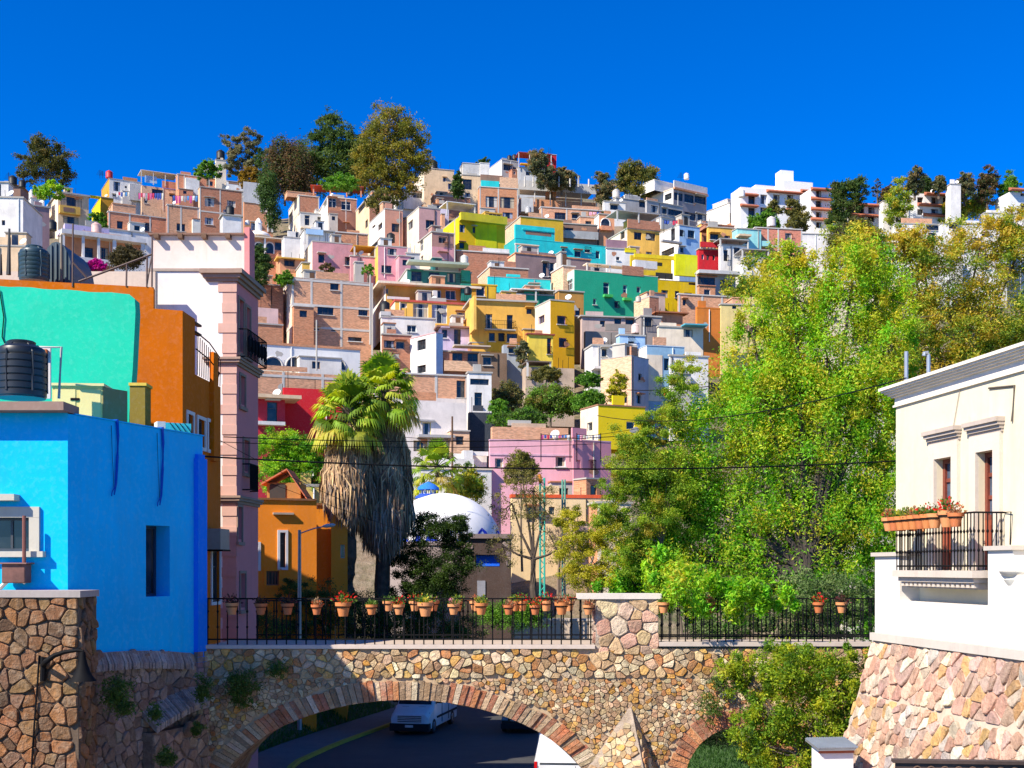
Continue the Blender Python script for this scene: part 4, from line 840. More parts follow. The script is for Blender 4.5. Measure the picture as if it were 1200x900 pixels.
# ---------------------------------------------------------------- railings
def railing(label, x0, x1, Y, z0, hgt, step, group, posts=()):
    t = thing('iron_railing', ((x0+x1)/2, Y, z0), label, 'railing', None)
    for zz in (hgt, .13):
        mb = MB(); mb.box(x0, Y-.02, z0+zz-.02, x1, Y+.02, z0+zz+.015); mb.build('rail', IRON, t)
    n = int((x1-x0)/step); mb = MB(); xx = x0+.05
    mb.tube([(xx,Y,z0-.02),(xx,Y,z0+hgt)], .016, 6)
    for zk in (.38, .72): mb.lathe((xx, Y, z0+hgt*zk), [(.015,-.04),(.032,0),(.015,.04)], 6)
    b = mb.build('bar', IRON, t)
    for k in range(1, n+1):
        c = b.copy(); col.objects.link(c); c.parent = t; c.location = (x0+.05+(x1-x0-.1)*k/n-xx, 0, 0)
    return t
railing('long black iron railing hung with flower pots on the left of the bridge pillar', BX(240), BX(695), BY+.1, ZT+.09, 1.12, .24, None)
railing('black iron railing on the right of the bridge pillar under the green tree', BX(773), BX(1034), BY+.1, ZT+.16, 1.05, .2, None)
railing('second iron railing along the back edge of the bridge deck', U(600)*33.2, U(1040)*33.2, 33.2, ZT+.03, 1.1, .22, None)
railing('third low iron railing at the back left of the deck', U(300)*33.2, U(560)*33.2, 33.2, ZT+.03, 1.05, .22, None)
# ---------------------------------------------------------------- flower pots
TERRA = [stucco((.62,.22,.07), .3, 3), stucco((.55,.17,.06), .4, 3), stucco((.66,.28,.11), .3, 3)]
LEAF = leafmat()
def sprig(mb, o, r, n, cols, size=.05, up=1.):
    o = Vector(o)
    for _ in range(n):
        d = Vector((random.gauss(0,1), random.gauss(0,1), abs(random.gauss(0,1))*up+.2)).normalized(); p = o+d*r*random.uniform(.2,1)
        a = Vector((random.gauss(0,1),random.gauss(0,1),random.gauss(0,1))).normalized(); b = a.cross(d).normalized(); s = size*random.uniform(.6,1.4); a = b.cross(d)
        c = vary(random.choice(cols))
        mb.face([p-b*s*.4, p+d*s*.6+a*s*.1, p+b*s*.4, p-d*s*.6], c=c)
GRN = [(.06,.14,.02),(.10,.2,.03),(.16,.24,.04)]
def pot(label, loc, s, kind, group=None):
    t = thing('flower_pot', loc, label, 'flower pot', group); x, y, z = loc; mb = MB()
    mb.lathe(loc, [(.085*s,0),(.13*s,.2*s),(.155*s,.2*s),(.16*s,.27*s),(.14*s,.27*s),(.13*s,.23*s),(.0,.23*s)], 16); mb.build('pot', random.choice(TERRA), t, smooth=True)
    mb = MB(); cols = {'red':[(.7,.03,.02),(.6,.02,.02)]+GRN, 'green':GRN, 'yellow':[(.6,.5,.05),(.4,.4,.04)]+GRN, 'pink':[(.7,.25,.3),(.35,.2,.12)]+GRN, 'dry':[(.35,.22,.12),(.45,.12,.05),(.3,.2,.1)], 'dark':[(.05,.04,.03),(.09,.06,.03),(.12,.03,.03)]}[kind]
    h_ = {'red':.28,'green':.18,'yellow':.22,'pink':.2,'dry':.22,'dark':.25}[kind]
    sprig(mb, (x,y,z+.24*s), h_*s, 130, cols, .05*s); mb.build('plant', LEAF, t)
    mb = MB(); mb.lathe((x,y,z+.17*s), [(.128*s,0),(.14*s,0),(.14*s,.02),(.128*s,.02)], 14); mb.tube([(x,y+.12*s,z+.18*s),(x,y+.2*s,z+.22*s)], .01, 4); mb.build('hanger', IRON, t)
    return t
ords = ['first','second','third','fourth','fifth','sixth','seventh','eighth','ninth','tenth','eleventh','twelfth','thirteenth','fourteenth','fifteenth','sixteenth','seventeenth','eighteenth','nineteenth','twentieth']
PF = [(273,'dark',1.05),(307,'dark',1.),(338,'dark',1.),(372,'dry',.9),(403,'red',1.25),(436,'green',.9),(468,'red',.9),(499,'yellow',1.25),(532,'pink',.95),(564,'yellow',1.05),(596,'dry',.85),(627,'red',.85),(658,'dry',1.1),(689,'dry',.85)]
for i, (x, k, s) in enumerate(PF):
    z = BZ({403:722,499:722,658:720}.get(x, 720)); pot('%s terracotta pot from the left along the bridge front railing, %s plant' % (ords[i], {'dark':'shaded dark','dry':'dry reddish','red':'red flowering','green':'short green','yellow':'yellow green','pink':'pink topped'}[k]), (BX(x), BY-.12, z), s, k, 'pots hung along the bridge railing')
PB = [(455,'green'),(486,'red'),(508,'pink'),(536,'yellow'),(557,'dry'),(603,'yellow'),(612,'red'),(640,'red'),(667,'red')]
for i, (x, k) in enumerate(PB):
    pot('%s pot from the left on the rear railing of the bridge deck' % ords[i], (U(x)*33.05, 33.05, CZ+(HY-716)/F*33.05), 1.0, k, 'pots on the rear bridge railing')
for i, (x, k) in enumerate([(777,'green'),(830,'dry'),(896,'dark'),(958,'red'),(985,'dark')]):
    pot('%s pot from the left on the railing right of the bridge pillar' % ords[i], (BX(x), BY-.12, BZ(718)), .95, k, 'pots on the right bridge railing')
# ---------------------------------------------------------------- blue building
def facebox(mb, pl, a0, z0, a1, z1, dp, holes=(), mi=0, hd=.25, mi2=None):
    hs = holes_face(mb, pl, a0, z0, a1, z1, holes, hd, mi); q = pl.pt; m2 = mi if mi2 is None else mi2
    mb.face([q(a0,z0,-dp), q(a0,z0,0), q(a0,z1,0), q(a0,z1,-dp)], m2); mb.face([q(a1,z0,0), q(a1,z0,-dp), q(a1,z1,-dp), q(a1,z1,0)], m2)
    mb.face([q(a1,z0,-dp), q(a0,z0,-dp), q(a0,z1,-dp), q(a1,z1,-dp)], m2); mb.face([q(a0,z1,0), q(a1,z1,0), q(a1,z1,-dp), q(a0,z1,-dp)], m2)
    return hs
BLUE = stucco((.0,.50,.98), .35, .9, (.03,.30,.62)); BLUED = stucco((.0,.10,.62), .2)
NC = Vector((-9.19, 25.6)); FC = Vector((-7.5, 30.0))
blue = thing('blue_house', (NC.x, NC.y, 6.5), 'bright blue plastered building above the stone wall at left', 'building')
pr = Plane(NC, FC-NC); Lr = (FC-NC).length     # street wall
pfb = Plane((-14.5, 25.6), (1, 0)); Wf = 14.5-9.19
zt = 11.38; zb = 5.9
mb = MB(); hb = [pr.rect(171, 616, 199, 699)]
holes_face(mb, pr, 0, zb, Lr, zt, hb, .45)
hw = [pfb.rect(-40, 606, 34, 646)]
holes_face(mb, pfb, 0, zb, Wf, zt+.02, hw, .25)
bk = Vector((FC.x, FC.y)); lf = (-14.5, 30.0)
for a, b in (((FC.x,FC.y), lf), (lf, (-14.5,25.6))):
    mb.face([(a[0],a[1],zb),(b[0],b[1],zb),(b[0],b[1],zt),(a[0],a[1],zt)])
mb.face([(-14.5,25.6,zt),(NC.x,NC.y,zt),(FC.x,FC.y,zt),(-14.5,30,zt)])
mb.build('wall', BLUE, blue)
w = window(pr, hb[0], blue, .45, plain((.02,.05,.10), .4), vb=2, hb=0)
w = window(pfb, hw[0], blue, .25, 1, vb=3, hb=0)
mb = MB(); a0, z0, a1, z1 = pfb.rect(-40, 594, 47, 646)
pfb.box(mb, a0, z1-.0-.22, a1, z1, -.0, .06); pfb.box(mb, hw[0][2]+.02, z0, a1, z1-.223, .0, .06); pfb.box(mb, a0, z0-.12, a1+.12, z0-.003, -.0, .18); pfb.box(mb, a0, z1+.12, a1-.42, z1+.25, 0, .3)
mb.build('window_surround', stucco((.55,.52,.44), .4), w)
mb = MB(); pfb.box(mb, 0, zt+.023, Wf+.06, zt+.2, -.5, .42); mb.build('cap', stucco((.30,.20,.16), .4), blue)
mb = MB(); pr.box(mb, .2, zt+.003, Lr+.02, zt+.03, -.22, .03); mb.build('wall_top', BLUE, blue)
mb = MB(); a = pr.a(227); z = pr.at(233, 533)[1]; pr.box(mb, a, zb, Lr+.0, z-.1, .003, .13); pr.box(mb, a+.05, z-.1, Lr-.05, z, .003, .10); mb.build('pilaster', stucco((.0,.20,.85), .1), blue)
for x, y0, y1 in ((136,492,580),(189,508,592)):      # blue painted drain hoses
    a, z0 = pr.at(x, y0); _, z1 = pr.at(x-4, y1); mb = MB(); q = pr.pt
    mb.tube([q(a-.02,zt+.02,-.1), q(a,zt+.04,.03), q(a+.02,zt-.3,.04), q(a,(z0+z1)/2,.04), q(a-.05,z1+.25,.04), q(a-.12,z1,.05)], [.035,.035,.03,.028,.025,.012], 7); mb.tube([q(a-.03,z1+.25,.04), q(a-.2,z1+.05,.05), q(a-.22,z1-.03,.06)], .012, 5); mb.build('drain_hose', stucco((.0,.08,.5), .2), blue)
    mb = MB(); mb.tube([q(a-.18,zt-.1,.02), q(a-.16,zt-.8,.03), q(a-.1,z1+.15,.03)], .006, 4); mb.build('cable', IRON, blue)
# wall bracket box with curled ironwork
t = thing('meter_box', pfb.pt(pfb.a(24), CZ-18/F*25.6, .2), 'rusty brown meter box on a pole fixed to the blue wall', 'box')
mb = MB(); a0, z0, a1, z1 = pfb.rect(11, 661, 38, 683); pfb.box(mb, a0, z0, a1, z1, .05, .4); mb.build('box_body', plain((.20,.09,.07), .7, var=.3), t, bevel=.02)
mb = MB(); pfb.box(mb, a0-.05, z1, a1+.05, z1+.03, .02, .45); mb.build('lid', plain((.24,.12,.1), .7), t)
mb = MB(); a, z = pfb.at(35, 605); mb.tube([pfb.pt(a, z1, .3), pfb.pt(a, z, .3)], .04, 8); mb.build('pole', plain((.22,.08,.06), .7), t)
mb = MB(); a, z = pfb.at(8, 688); mb.tube([pfb.pt(a-.9,z+.0,.2), pfb.pt(a-.3,z-.02,.25), pfb.pt(a,z+.0,.3), pfb.pt(a+.15,z+.15,.3), pfb.pt(a+.35,z+.2,.3), pfb.pt(a+.5,z+.1,.3)], .05, 7); mb.build('curl', stucco((.7,.66,.55), .2), t)
# black roof tank + metal frame + cupboards
def bigtank(label, x, y1, D, r, hh, c=(.012,.016,.022), sx=1):
    b = P(x, y1, D); t = thing('water_tank', b, label, 'water tank'); mb = MB()
    pf_ = [(r*.96,0)]
    for k in range(6): z = hh*.12*k+.02; pf_ += [(r*.96,z),(r,z+.02),(r,z+hh*.1),(r*.96,z+hh*.115)]
    pf_ += [(r,hh*.78),(r*.93,hh*.86),(r*.62,hh*.93),(r*.58,hh*.94)]
    mb.lathe(b, pf_, 32); m = plain(c, .42, 0, .5, .2); mb.build('tank_body', m, t, smooth=True)
    mb = MB(); mb.lathe(b, [(r*.56,hh*.93),(r*.58,hh*.98),(r*.5,hh),(r*.2,hh*1.02),(0.02,hh*1.02)], 24); mb.build('lid', m, t, smooth=True)
    for k in range(6):
        a = k*math.pi/3+.3; mb = MB(); mb.tube([b+Vector((r*1.0*math.cos(a),r*math.sin(a),hh*.1)), b+Vector((r*1.0*math.cos(a),r*math.sin(a),hh*.78)), b+Vector((r*.6*math.cos(a),r*.6*math.sin(a),hh*.93))], .03, 6); mb.build('rib', m, t)
    return t
bigtank('large black ribbed water tank on the roof of the blue building', 25, 467, 27.2, .53, 1.26)
t = thing('scrap_panel', P(52, 467, 28), 'orange framed white panel leaning behind the large black tank', 'panel'); mb = MB(); p = P(42, 467, 28.2); q = P(59, 408, 28.2); mb.box(p.x, 28.2, p.z, q.x, 28.26, q.z); mb.build('panel', stucco((.66,.6,.56), .5), t); mb = MB(); mb.box(p.x+.05, 28.1, q.z-.2, q.x-.05, 28.19, q.z-.04); mb.build('top_rail', stucco((.5,.12,.03)), t)
mb = MB(); mb.tube([P(43,407,28.4), P(72,407,28.4), P(69,467,28.4)], .035, 8, c=None); single(mb, 'pipe', plain((.45,.42,.38), .5), 'bent grey pipe rising beside the yellow cupboards', 'pipe')
t = thing('roof_cupboard', P(90, 492, 29), 'pale yellow metal cupboards on the roof in front of the teal wall', 'cupboard')
cp = Plane((P(61,480,29).x, 29), (1, .08)); a1 = cp.a(120); z0 = 11.3; z1 = CZ+(HY-452)/F*29; mb = MB()
facebox(mb, cp, 0, z0, a1, z1, .9); mb.build('cupboard_body', stucco((.72,.60,.22), .3), t)
mb = MB(); cp.box(mb, -.05, z1, a1+.05, z1+.06, -.95, .06); mb.build('lid', stucco((.74,.64,.3), .3), t)
for k, (x, y) in enumerate([(75,478),(88,468)]):
    a, z = cp.at(x, y); mb = MB(); cp.box(mb, a-.1, z-.03, a+.1, z+.03, .0, .03); mb.build('handle', IRON, t)
for k in range(2): mb = MB(); cp.box(mb, .06+k*a1/2, z0+.1, a1/2-.04+k*a1/2, z1-.08, .0, .015); mb.build('door', stucco((.76,.65,.27), .3), t)
t = thing('roof_box', P(128, 492, 28.5), 'olive brown box wall right of the yellow cupboards', 'box'); cp2 = Plane(cp.pt(a1+.02, 0)[:2], (.5, .9)); mb = MB(); facebox(mb, cp2, 0, z0, .75, z1-.02, .05); mb.build('shade_toned_side', stucco((.22,.18,.08), .3), t)  # cupboards' right face, its shade painted in as darkened yellow
t = thing('roof_box', P(163, 490, 31), 'tall olive brown box between teal wall and rust building', 'box'); cp3 = Plane((P(152,0,31).x, 31), (1, .05)); mb = MB(); facebox(mb, cp3, 0, 10.5, cp3.a(170), CZ+(HY-452)/F*31, .6); mb.build('box_body', stucco((.24,.17,.03), .3), t); mb = MB(); cp3.box(mb, -.02, CZ+(HY-452)/F*31, cp3.a(170)+.04, CZ+(HY-450)/F*31+.03, -.62, .03); mb.build('edge', stucco((.7,.5,.08)), t)
t = thing('air_conditioner', P(210, 512, 30.6), 'cyan and white air conditioner unit behind the blue parapet', 'air conditioner'); cp4 = Plane((P(194,0,30.6).x, 30.6), (.9, .45)); mb = MB(); a1 = cp4.a(224); za = CZ+(HY-516)/F*30.6; zz = CZ+(HY-495)/F*30.6
facebox(mb, cp4, 0, za-.5, a1, zz, .4); mb.build('casing', stucco((.05,.62,.66), .2), t); mb = MB(); cp4.box(mb, -.2, za-.3, -.002, zz+.02, -.4, .0); mb.build('side', stucco((.7,.68,.62), .2), t)
for k in range(4): mb = MB(); mb.tube([cp4.pt(.1+k*.12,zz,.02), cp4.pt(.35+k*.12,zz-.35,.05), cp4.pt(a1+.1,zz-.3,.05)], .01, 4); mb.build('cable', IRON, t)
# ---------------------------------------------------------------- stone retaining wall, left
sw = thing('stone_wall', (-10.5, 24.5, 0), 'brown rubble stone retaining wall at the lower left corner', 'wall')
x1 = U(92)*24.5; zt2 = CZ-(700-HY)/F*24.5; mb = MB(); mb.box(-14.5, 24.5, -.3, x1, 25.55, zt2); mb.build('core', MORT, sw)
mb = MB(); stones(mb, lambda a, b, o: Vector((a, 24.5-o, b)), -14.5, 1.5, x1, zt2, .29, .23, SC_BR, None, .065, .94, rnd=rr, big=.15)
stones(mb, lambda a, b, o: Vector((x1+o, a, b)), 24.5, 1.5, 25.5, zt2, .28, .22, SC_BR, None, .05, .94, rnd=rr); mb.build('stonework', STONE, sw)
mb = MB(); mb.box(-14.5, 24.42, zt2, x1+.06, 25.55, zt2+.13); mb.build('coping', stucco((.40,.35,.32), .5), sw)
sw2 = thing('stone_base_wall', (-8.2, 28, 0), 'grey brown rubble wall with brick ledges under the blue building', 'wall')
p2 = Plane(NC+Vector((pr.n.x, pr.n.y))*.05, FC-NC); mb = MB(); facebox(mb, p2, -.3, -.3, Lr+.1, 6.05, 1.2); mb.build('core', stucco((.22,.16,.13), .8, 3), sw2)
mb = MB(); stones(mb, lambda a, b, o: p2.pt(a, b, o), -.2, 1.5, Lr+.1, 6.45, .22, .2, [(.28,.19,.15),(.33,.24,.2),(.25,.18,.14),(.36,.28,.24),(.22,.14,.11),(.40,.34,.28)], lambda a, b: b < 6.5-.24*min(1,max(0,a/Lr)), .05, .94, rnd=rr, big=.1); mb.build('stonework', STONE, sw2)
def ledge(a0, b0, a1, b1, n, pro, hgt):
    mb = MB()
    for k in range(n):
        f = k/n; a = a0+(a1-a0)*f; b = b0+(b1-b0)*f+.08*math.sin(3*f); e = (a1-a0)/n*.86; c = rr.choice([(.34,.30,.28),(.40,.36,.33),(.30,.24,.22),(.44,.40,.36)]); o = rr.uniform(-.02,.03)
        B_ = [p2.pt(a,b,.02), p2.pt(a+e,b,.02), p2.pt(a+e,b-hgt,pro+o), p2.pt(a,b-hgt,pro+o)]; C_ = [q-Vector((0,0,.14)) for q in B_]
        mb.face(B_, c=c); mb.face(C_[::-1], c=c)
        for q in range(4): mb.face([B_[q], C_[q], C_[(q+1)%4], B_[(q+1)%4]], c=c)
    return mb
ledge(.1, 6.38, Lr-.6, 6.15, 46, .13, .26).build('ledge', STONE, sw2)
ledge(2.3, 5.0, Lr-.35, 5.38, 30, .42, .36).build('ledge', STONE, sw2)
mb = MB(); a0_ = 2.3
for k in range(1): stones(mb, lambda a, b, o: p2.pt(a, b, .33+o), 2.3, 1.5, Lr-.35, 4.75, .3, .25, [(.33,.22,.16),(.38,.27,.2),(.28,.19,.14)], lambda a, b: b < 4.5+.16*(a-2.3), .05, .9, rnd=rr)
p2.box(mb, 2.3, 0, Lr-.35, 4.5, .0, .32, c=(.22,.15,.12)); mb.build('buttress', STONE, sw2)
for (a0, c) in ((Lr-.42, (.30,.26,.24)), (Lr-.16, (.42,.33,.27))):
    mb = MB()
    for k in range(44): z = .6+k*.127; p2.box(mb, a0+rr.uniform(0,.03), z, a0+.22, z+.115, .0, .10+rr.uniform(0,.04), c=tuple(v*rr.uniform(.8,1.2) for v in c))
    mb.build('quoin', STONE, sw2)
# wall lamp
t = thing('wall_lamp', P(52, 775, 24.4), 'black bell shaped wall lamp on a curved arm over the stone wall', 'lamp'); LY = 24.0
q = lambda x, y: P(x, y, LY); mb = MB(); mb.tube([P(50,780,24.45), q(54,775), q(64,768), q(76,764), q(90,762), q(98,763)], [.05,.055,.05,.04,.035,.03], 8); mb.tube([P(50,798,24.4), P(51,770,24.4)], .06, 8); mb.build('arm', IRON, t)
mb = MB(); c = q(97, 798); s = 1/F*LY
mb.lathe(c, [(.0,35*s),(3*s,34*s),(4*s,26*s),(5.5*s,20*s),(8*s,12*s),(11*s,6*s),(15*s,1*s),(15.5*s,0),(13*s,1*s),(0.01,10*s)], 24); mb.build('lamp_shade', IRON, t, smooth=True)
mb = MB(); mb.lathe(c+Vector((0,0,2*s)), [(.01,-2*s),(5*s,0),(6*s,4*s),(3*s,8*s)], 12); mb.build('bulb', plain((.4,.4,.38), .3), t, smooth=True)
mb = MB(); mb.tube([P(46,768,24.42), P(44,800,24.4), P(40,850,24.4), P(37,900,24.4), P(36,960,24.4)], .02, 5); single(mb, 'cable', IRON, 'black cable running down the brown stone wall', 'cable')
# ---------------------------------------------------------------- teal wall house & rust house
TEAL = stucco((.015,.56,.34), .4, .9, (.02,.42,.30)); RUST = stucco((.66,.15,.0), .4, .9, (.42,.10,.01)); RUSTD = stucco((.46,.15,.012), .25)
tp = Plane((U(-30)*32, 32), (1, .045)); t = thing('teal_house', (-11.5, 32.5, 10), 'large blank teal green plastered wall house behind the black tank', 'house')
a1 = tp.a(157); zA = CZ+(HY-333)/F*32; zB = CZ+(HY-345)/F*32.2; mb = MB(); q = tp.pt; n = 14; tops = []
for k in range(n+1): a = a1*k/n; tops.append((a-(.0), zA+(zB-zA)*k/n+.015*math.sin(k*1.7)))
edge = [(a1, 9.0), (a1-.16, 10.8), (a1-.12, 12.2), (a1-.03, 13.4), (a1+.04, zB-.45), (a1+.02, zB-.12), (a1-.12, zB)]
pts = [(0, 9.0)]+edge+tops[:-1][::-1]
mb.face([q(a,z,0) for a, z in pts]); mb.face([q(a,z,-.5) for a, z in pts][::-1])
for k in range(len(pts)): A_ = pts[k]; B_ = pts[(k+1)%len(pts)]; mb.face([q(A_[0],A_[1],0), q(A_[0],A_[1],-.5), q(B_[0],B_[1],-.5), q(B_[0],B_[1],0)])
mb.build('wall', TEAL, t)
mb = MB(); mb.tube([tp.pt(*tp.at(0,340),.03), tp.pt(*tp.at(5,372),.03), tp.pt(*tp.at(3,395),.03), tp.pt(*tp.at(10,412),.04), tp.pt(*tp.at(6,420),.04)], .016, 5); single(mb, 'cable', IRON, 'thin black cable hanging on the teal wall', 'cable')
rust = thing('rust_house', (U(214)*35, 35, 6), 'rust orange plastered house with a stepped top and roof terrace', 'house')
rc = Vector((U(214)*35, 35.)); rf = Plane((U(-40)*34.0, 34.0), (rc-Vector((U(-40)*34.0, 34.0)))); rs = Plane(rc, (.055, 1)); mb = MB()
aS = rf.a(180); zs = CZ+(HY-336)/F*34.8; zc = CZ+(HY-364)/F*35; zl = CZ+(HY-325)/F*34; aW = (rc-rf.C).length
mb.face([rf.pt(0,0), rf.pt(aW,0), rf.pt(aW,zc), rf.pt(aS,zc+.03), rf.pt(aS,zs), rf.pt(0,zl)])
mb.face([rf.pt(0,zl), rf.pt(aS,zs), rf.pt(aS,zs,-.35), rf.pt(0,zl,-.35)]); mb.face([rf.pt(aS,zc+.03), rf.pt(aS,zc+.03,-.35), rf.pt(aS,zs,-.35), rf.pt(aS,zs)])
mb.face([rf.pt(0,zl,-.35), rf.pt(aS,zs,-.35), rf.pt(aS,0,-.35), rf.pt(0,0,-.35)])
s1 = rs.a(228.5); s2 = rs.a(258.5); zr1 = CZ+(HY-376)/F*36; ztr = rs.at(245, 447)[1]
mb.face([rf.pt(aS,zc+.03), rf.pt(aW,zc), rs.pt(s1,zc-.02), rs.pt(s1,zc,-2.2)])
wr = [rs.rect(219.5,486,226,512), rs.rect(231.5,492,239.5,524), rs.rect(243.5,496,253,528), rs.rect(248,645,257,705)]
holes_face(mb, rs, 0, 0, s1, zc-.01, [wr[0]], .15); holes_face(mb, rs, s1, 0, s2, ztr, [wr[1], wr[2], wr[3]], .15)
mb.face([rs.pt(s1,ztr), rs.pt(s1,zc), rs.pt(s1,zc,-2.2), rs.pt(s1,ztr,-2.2)]); mb.face([rs.pt(s1,ztr), rs.pt(s2,ztr), rs.pt(s2,ztr,-4), rs.pt(s1,ztr,-4)])
mb.face([rs.pt(s2,0), rs.pt(s2,0,-4), rs.pt(s2,ztr,-4), rs.pt(s2,ztr)])
mb.build('wall', [RUST], rust)
wfm = stucco((.72,.70,.68), .2)
for h_ in wr:
    if h_[2]-h_[0] < .05: continue
    w = window(rs, h_, rust, .15, 1, vb=2, curtain=False); mb = MB(); g = .10
    rs.box(mb, h_[0]-g, h_[1]-g, h_[0], h_[3]+g, -.0, .04); rs.box(mb, h_[2], h_[1]-g, h_[2]+g, h_[3]+g, -.0, .04); rs.box(mb, h_[0], h_[3], h_[2], h_[3]+g, 0, .041); rs.box(mb, h_[0], h_[1]-g, h_[2], h_[1], 0, .041); mb.build('surround', wfm, w)
mb = MB(); mb.box(-22, 36.2, 0, -10.3, 42, 13.6); mb.build('shade_block', RUST, rust)  # unseen box added to stop sun leaking in behind the front wall
# curved railing on the terrace
q = rs.pt; o = MB(); 
for z in (.5, 1.0): o.tube([q(s1+.02,ztr+z+.25,.02), q(s1+(s2-s1)*.4,ztr+z+.1,.12), q(s2-.3,ztr+z-.1,.05), q(s2,ztr+z-.25,-.1)], .02, 5)
for k in range(12): a = s1+.1+(s2-s1-.1)*k/12; o.tube([q(a,ztr,.04), q(a,ztr+1.15-.03*k,.06)], .012, 4)
o.build('terrace_railing', IRON, rust); 
mb = MB(); rs.box(mb, s1+(s2-s1)*.55, ztr-2.4, s1+(s2-s1)*.72, ztr+.9, .0, .14); mb.build('pier', RUST, rust)
mb = MB(); p_ = Plane(q(s1,0,-2.6)[:2], (1,.1)); facebox(mb, p_, 0, ztr-.3, 1.9, CZ+(HY-398)/F*36.4, 1.2); mb.build('terrace_room', stucco((.80,.38,.02), .25), rust)
for i in range(2): mb = MB(); rs.box(mb, s1-.02, CZ+(HY-(377+i*11))/F*36-.03, s1+.55, CZ+(HY-(377+i*11))/F*36+.03, -.1, .03); mb.build('spout', WOOD, rust)
t = thing('window_hood', rs.pt(rs.a(243), 6, .3), 'grey metal box unit hanging off the rust house wall', 'air conditioner'); mb = MB(); h_ = rs.rect(239,620,250,644); rs.box(mb, h_[0], h_[1], h_[2], h_[3], .02, .5); mb.build('casing', plain((.28,.28,.26), .5), t); mb = MB(); rs.box(mb, h_[0]+.05, h_[1]-.05, h_[2]-.05, h_[1]-.003, .02, .55); mb.build('bracket', IRON, t)
mb = MB(); aR = rf.a(180); q = rf.pt
posts = [(148,295),(172,270),(178,265)]
mb.tube([rf.pt(*rf.at(92,330)), rf.pt(*rf.at(178,298))], .03, 6); mb.tube([rf.pt(*rf.at(85,307)), rf.pt(*rf.at(103,327))], .03, 6)
for x, y in [(148,309),(172,300),(178,277),(85,262)]: mb.tube([rf.pt(*rf.at(x,336)), rf.pt(*rf.at(x+.5,y))], .026, 6)
mb.tube([rf.pt(*rf.at(172,336)), rf.pt(*rf.at(178,298))], .02, 5)
single(mb, 'roof_frame', plain((.12,.07,.06), .6), 'rusty steel rods forming a slanted frame on the rust roof', 'frame')
bigtank('grey green water tank on the roof ledge of the rust house', 40, 330, 34.8, .40, 1.0, (.03,.06,.075))
t = thing('arched_tank', P(68, 330, 35.6), 'dark arched corrugated shed end behind the roof tank', 'shed'); mb = MB(); c = P(66, 332, 35.6); rx = .48; pr_ = []
for k in range(13): a = math.pi*k/12; pr_.append((c.x+rx*math.cos(a), c.z+1.2*math.sin(a)))
pr_ = [(c.x+rx, c.z-.2)]+pr_+[(c.x-rx, c.z-.2)]; mb.face([(x,35.6,z) for x, z in pr_]); 
for k in range(len(pr_)-1): mb.face([(pr_[k][0],35.6,pr_[k][1]), (pr_[k][0],37.5,pr_[k][1]), (pr_[k+1][0],37.5,pr_[k+1][1]), (pr_[k+1][0],35.6,pr_[k+1][1])])
mb.build('shell', plain((.05,.08,.10), .5), t)
for k in range(7): mb = MB(); x = c.x-rx+.06+k*.14; zz = c.z+1.2*math.sqrt(max(.02,1-((x-c.x)/rx)**2)); mb.box(x-.02, 35.56, c.z-.1, x+.02, 35.6, zz-.05); mb.build('rib', plain((.09,.13,.15), .5), t)
for x, y0, y1, lb in ((10,268,322,'left'),(0,298,322,'leftmost')): mb = MB(); b = P(x,y1,35); tt = P(x+1,y0,35); mb.tube([b,tt], [.07,.03], 6); single(mb, 'post', plain((.05,.05,.05), .7), 'dark weathered timber post, %s on the rust roof'%lb, 'post')
vpost('brown timber post in front of the arched tank', 72, 275, 330, 35.4, .04, plain((.2,.16,.12), .8))
# ---------------------------------------------------------------- tall pink corner house
PINK = stucco((.72,.25,.24), .22); QUO = stucco((.62,.38,.30), .3); WHS = stucco((.80,.76,.72), .45, .7, (.5,.35,.25))
tall = thing('corner_house', (U(277)*45, 45, 0), 'tall pink corner house with stone cornices and a white side wall', 'house')
tc_ = Vector((U(277)*45, 45.)); tf = Plane((U(172)*45, 45.), (1, .0)); ts = Plane(tc_, (.055, 1)); s2 = ts.a(302.5); aW = tc_.x-tf.C.x
zt = CZ+(HY-318)/F*45; mb = MB(); holes_face(mb, tf, 0, 0, aW-.5, zt, [], .1, 0); holes_face(mb, tf, aW-.5, 0, aW, zt, [], .1, 1)
def hr(x0,y0,x1,y1): return ts.rect(x0,y0,x1,y1)
wt = [hr(279.5,352,285,412), hr(288,361,292.5,416), hr(281,441,286.5,474), hr(285,516,291,552), hr(277.5,594,283,632), hr(281,672,287,712)]
wt = [(max(.1,w_[0]), w_[1], max(w_[2], w_[0]+.3), w_[3]) for w_ in wt]
hs = holes_face(mb, ts, 0, 0, s2, zt, wt, .3, 2); q = ts.pt
mb.face([q(s2,0), q(s2,0,-5), q(s2,zt,-5), q(s2,zt)], 2); mb.face([tf.pt(0,zt), tf.pt(aW,zt), q(s2,zt), tf.pt(0,zt,-3)], 0)
mb.build('wall', [WHS, QUO, PINK], tall)
for h_ in hs:
    w = window(ts, h_, tall, .3, 3, vb=2); mb = MB(); g = .1
    for (a0,z0,a1,z1) in ((h_[0]-g,h_[1]-g,h_[0],h_[3]+g),(h_[2],h_[1]-g,h_[2]+g,h_[3]+g),(h_[0],h_[3],h_[2],h_[3]+g)): ts.box(mb, a0, z0, a1, z1, .002, .05)
    ts.box(mb, h_[0]-.15, h_[1]-.22, h_[2]+.15, h_[1]-.1, .002, .1); mb.build('surround', stucco((.36,.24,.18), .4), w)
def cornice(z, big, mat):
    mb = MB(); lv = [(.08,.12),(.18,.14),(.28,.16)] if big else [(.07,.1),(.15,.1),(.2,.08)]; zz = z
    for i, (pr_, hh) in enumerate(lv):
        tf.box(mb, aW-1.0-pr_, zz, aW+.001*i, zz+hh, -.0, pr_); ts.box(mb, -pr_, zz+.002, s2+pr_*.5, zz+hh+.002, -.02, pr_+.001); zz += hh
    mb.build('cornice', mat, tall)
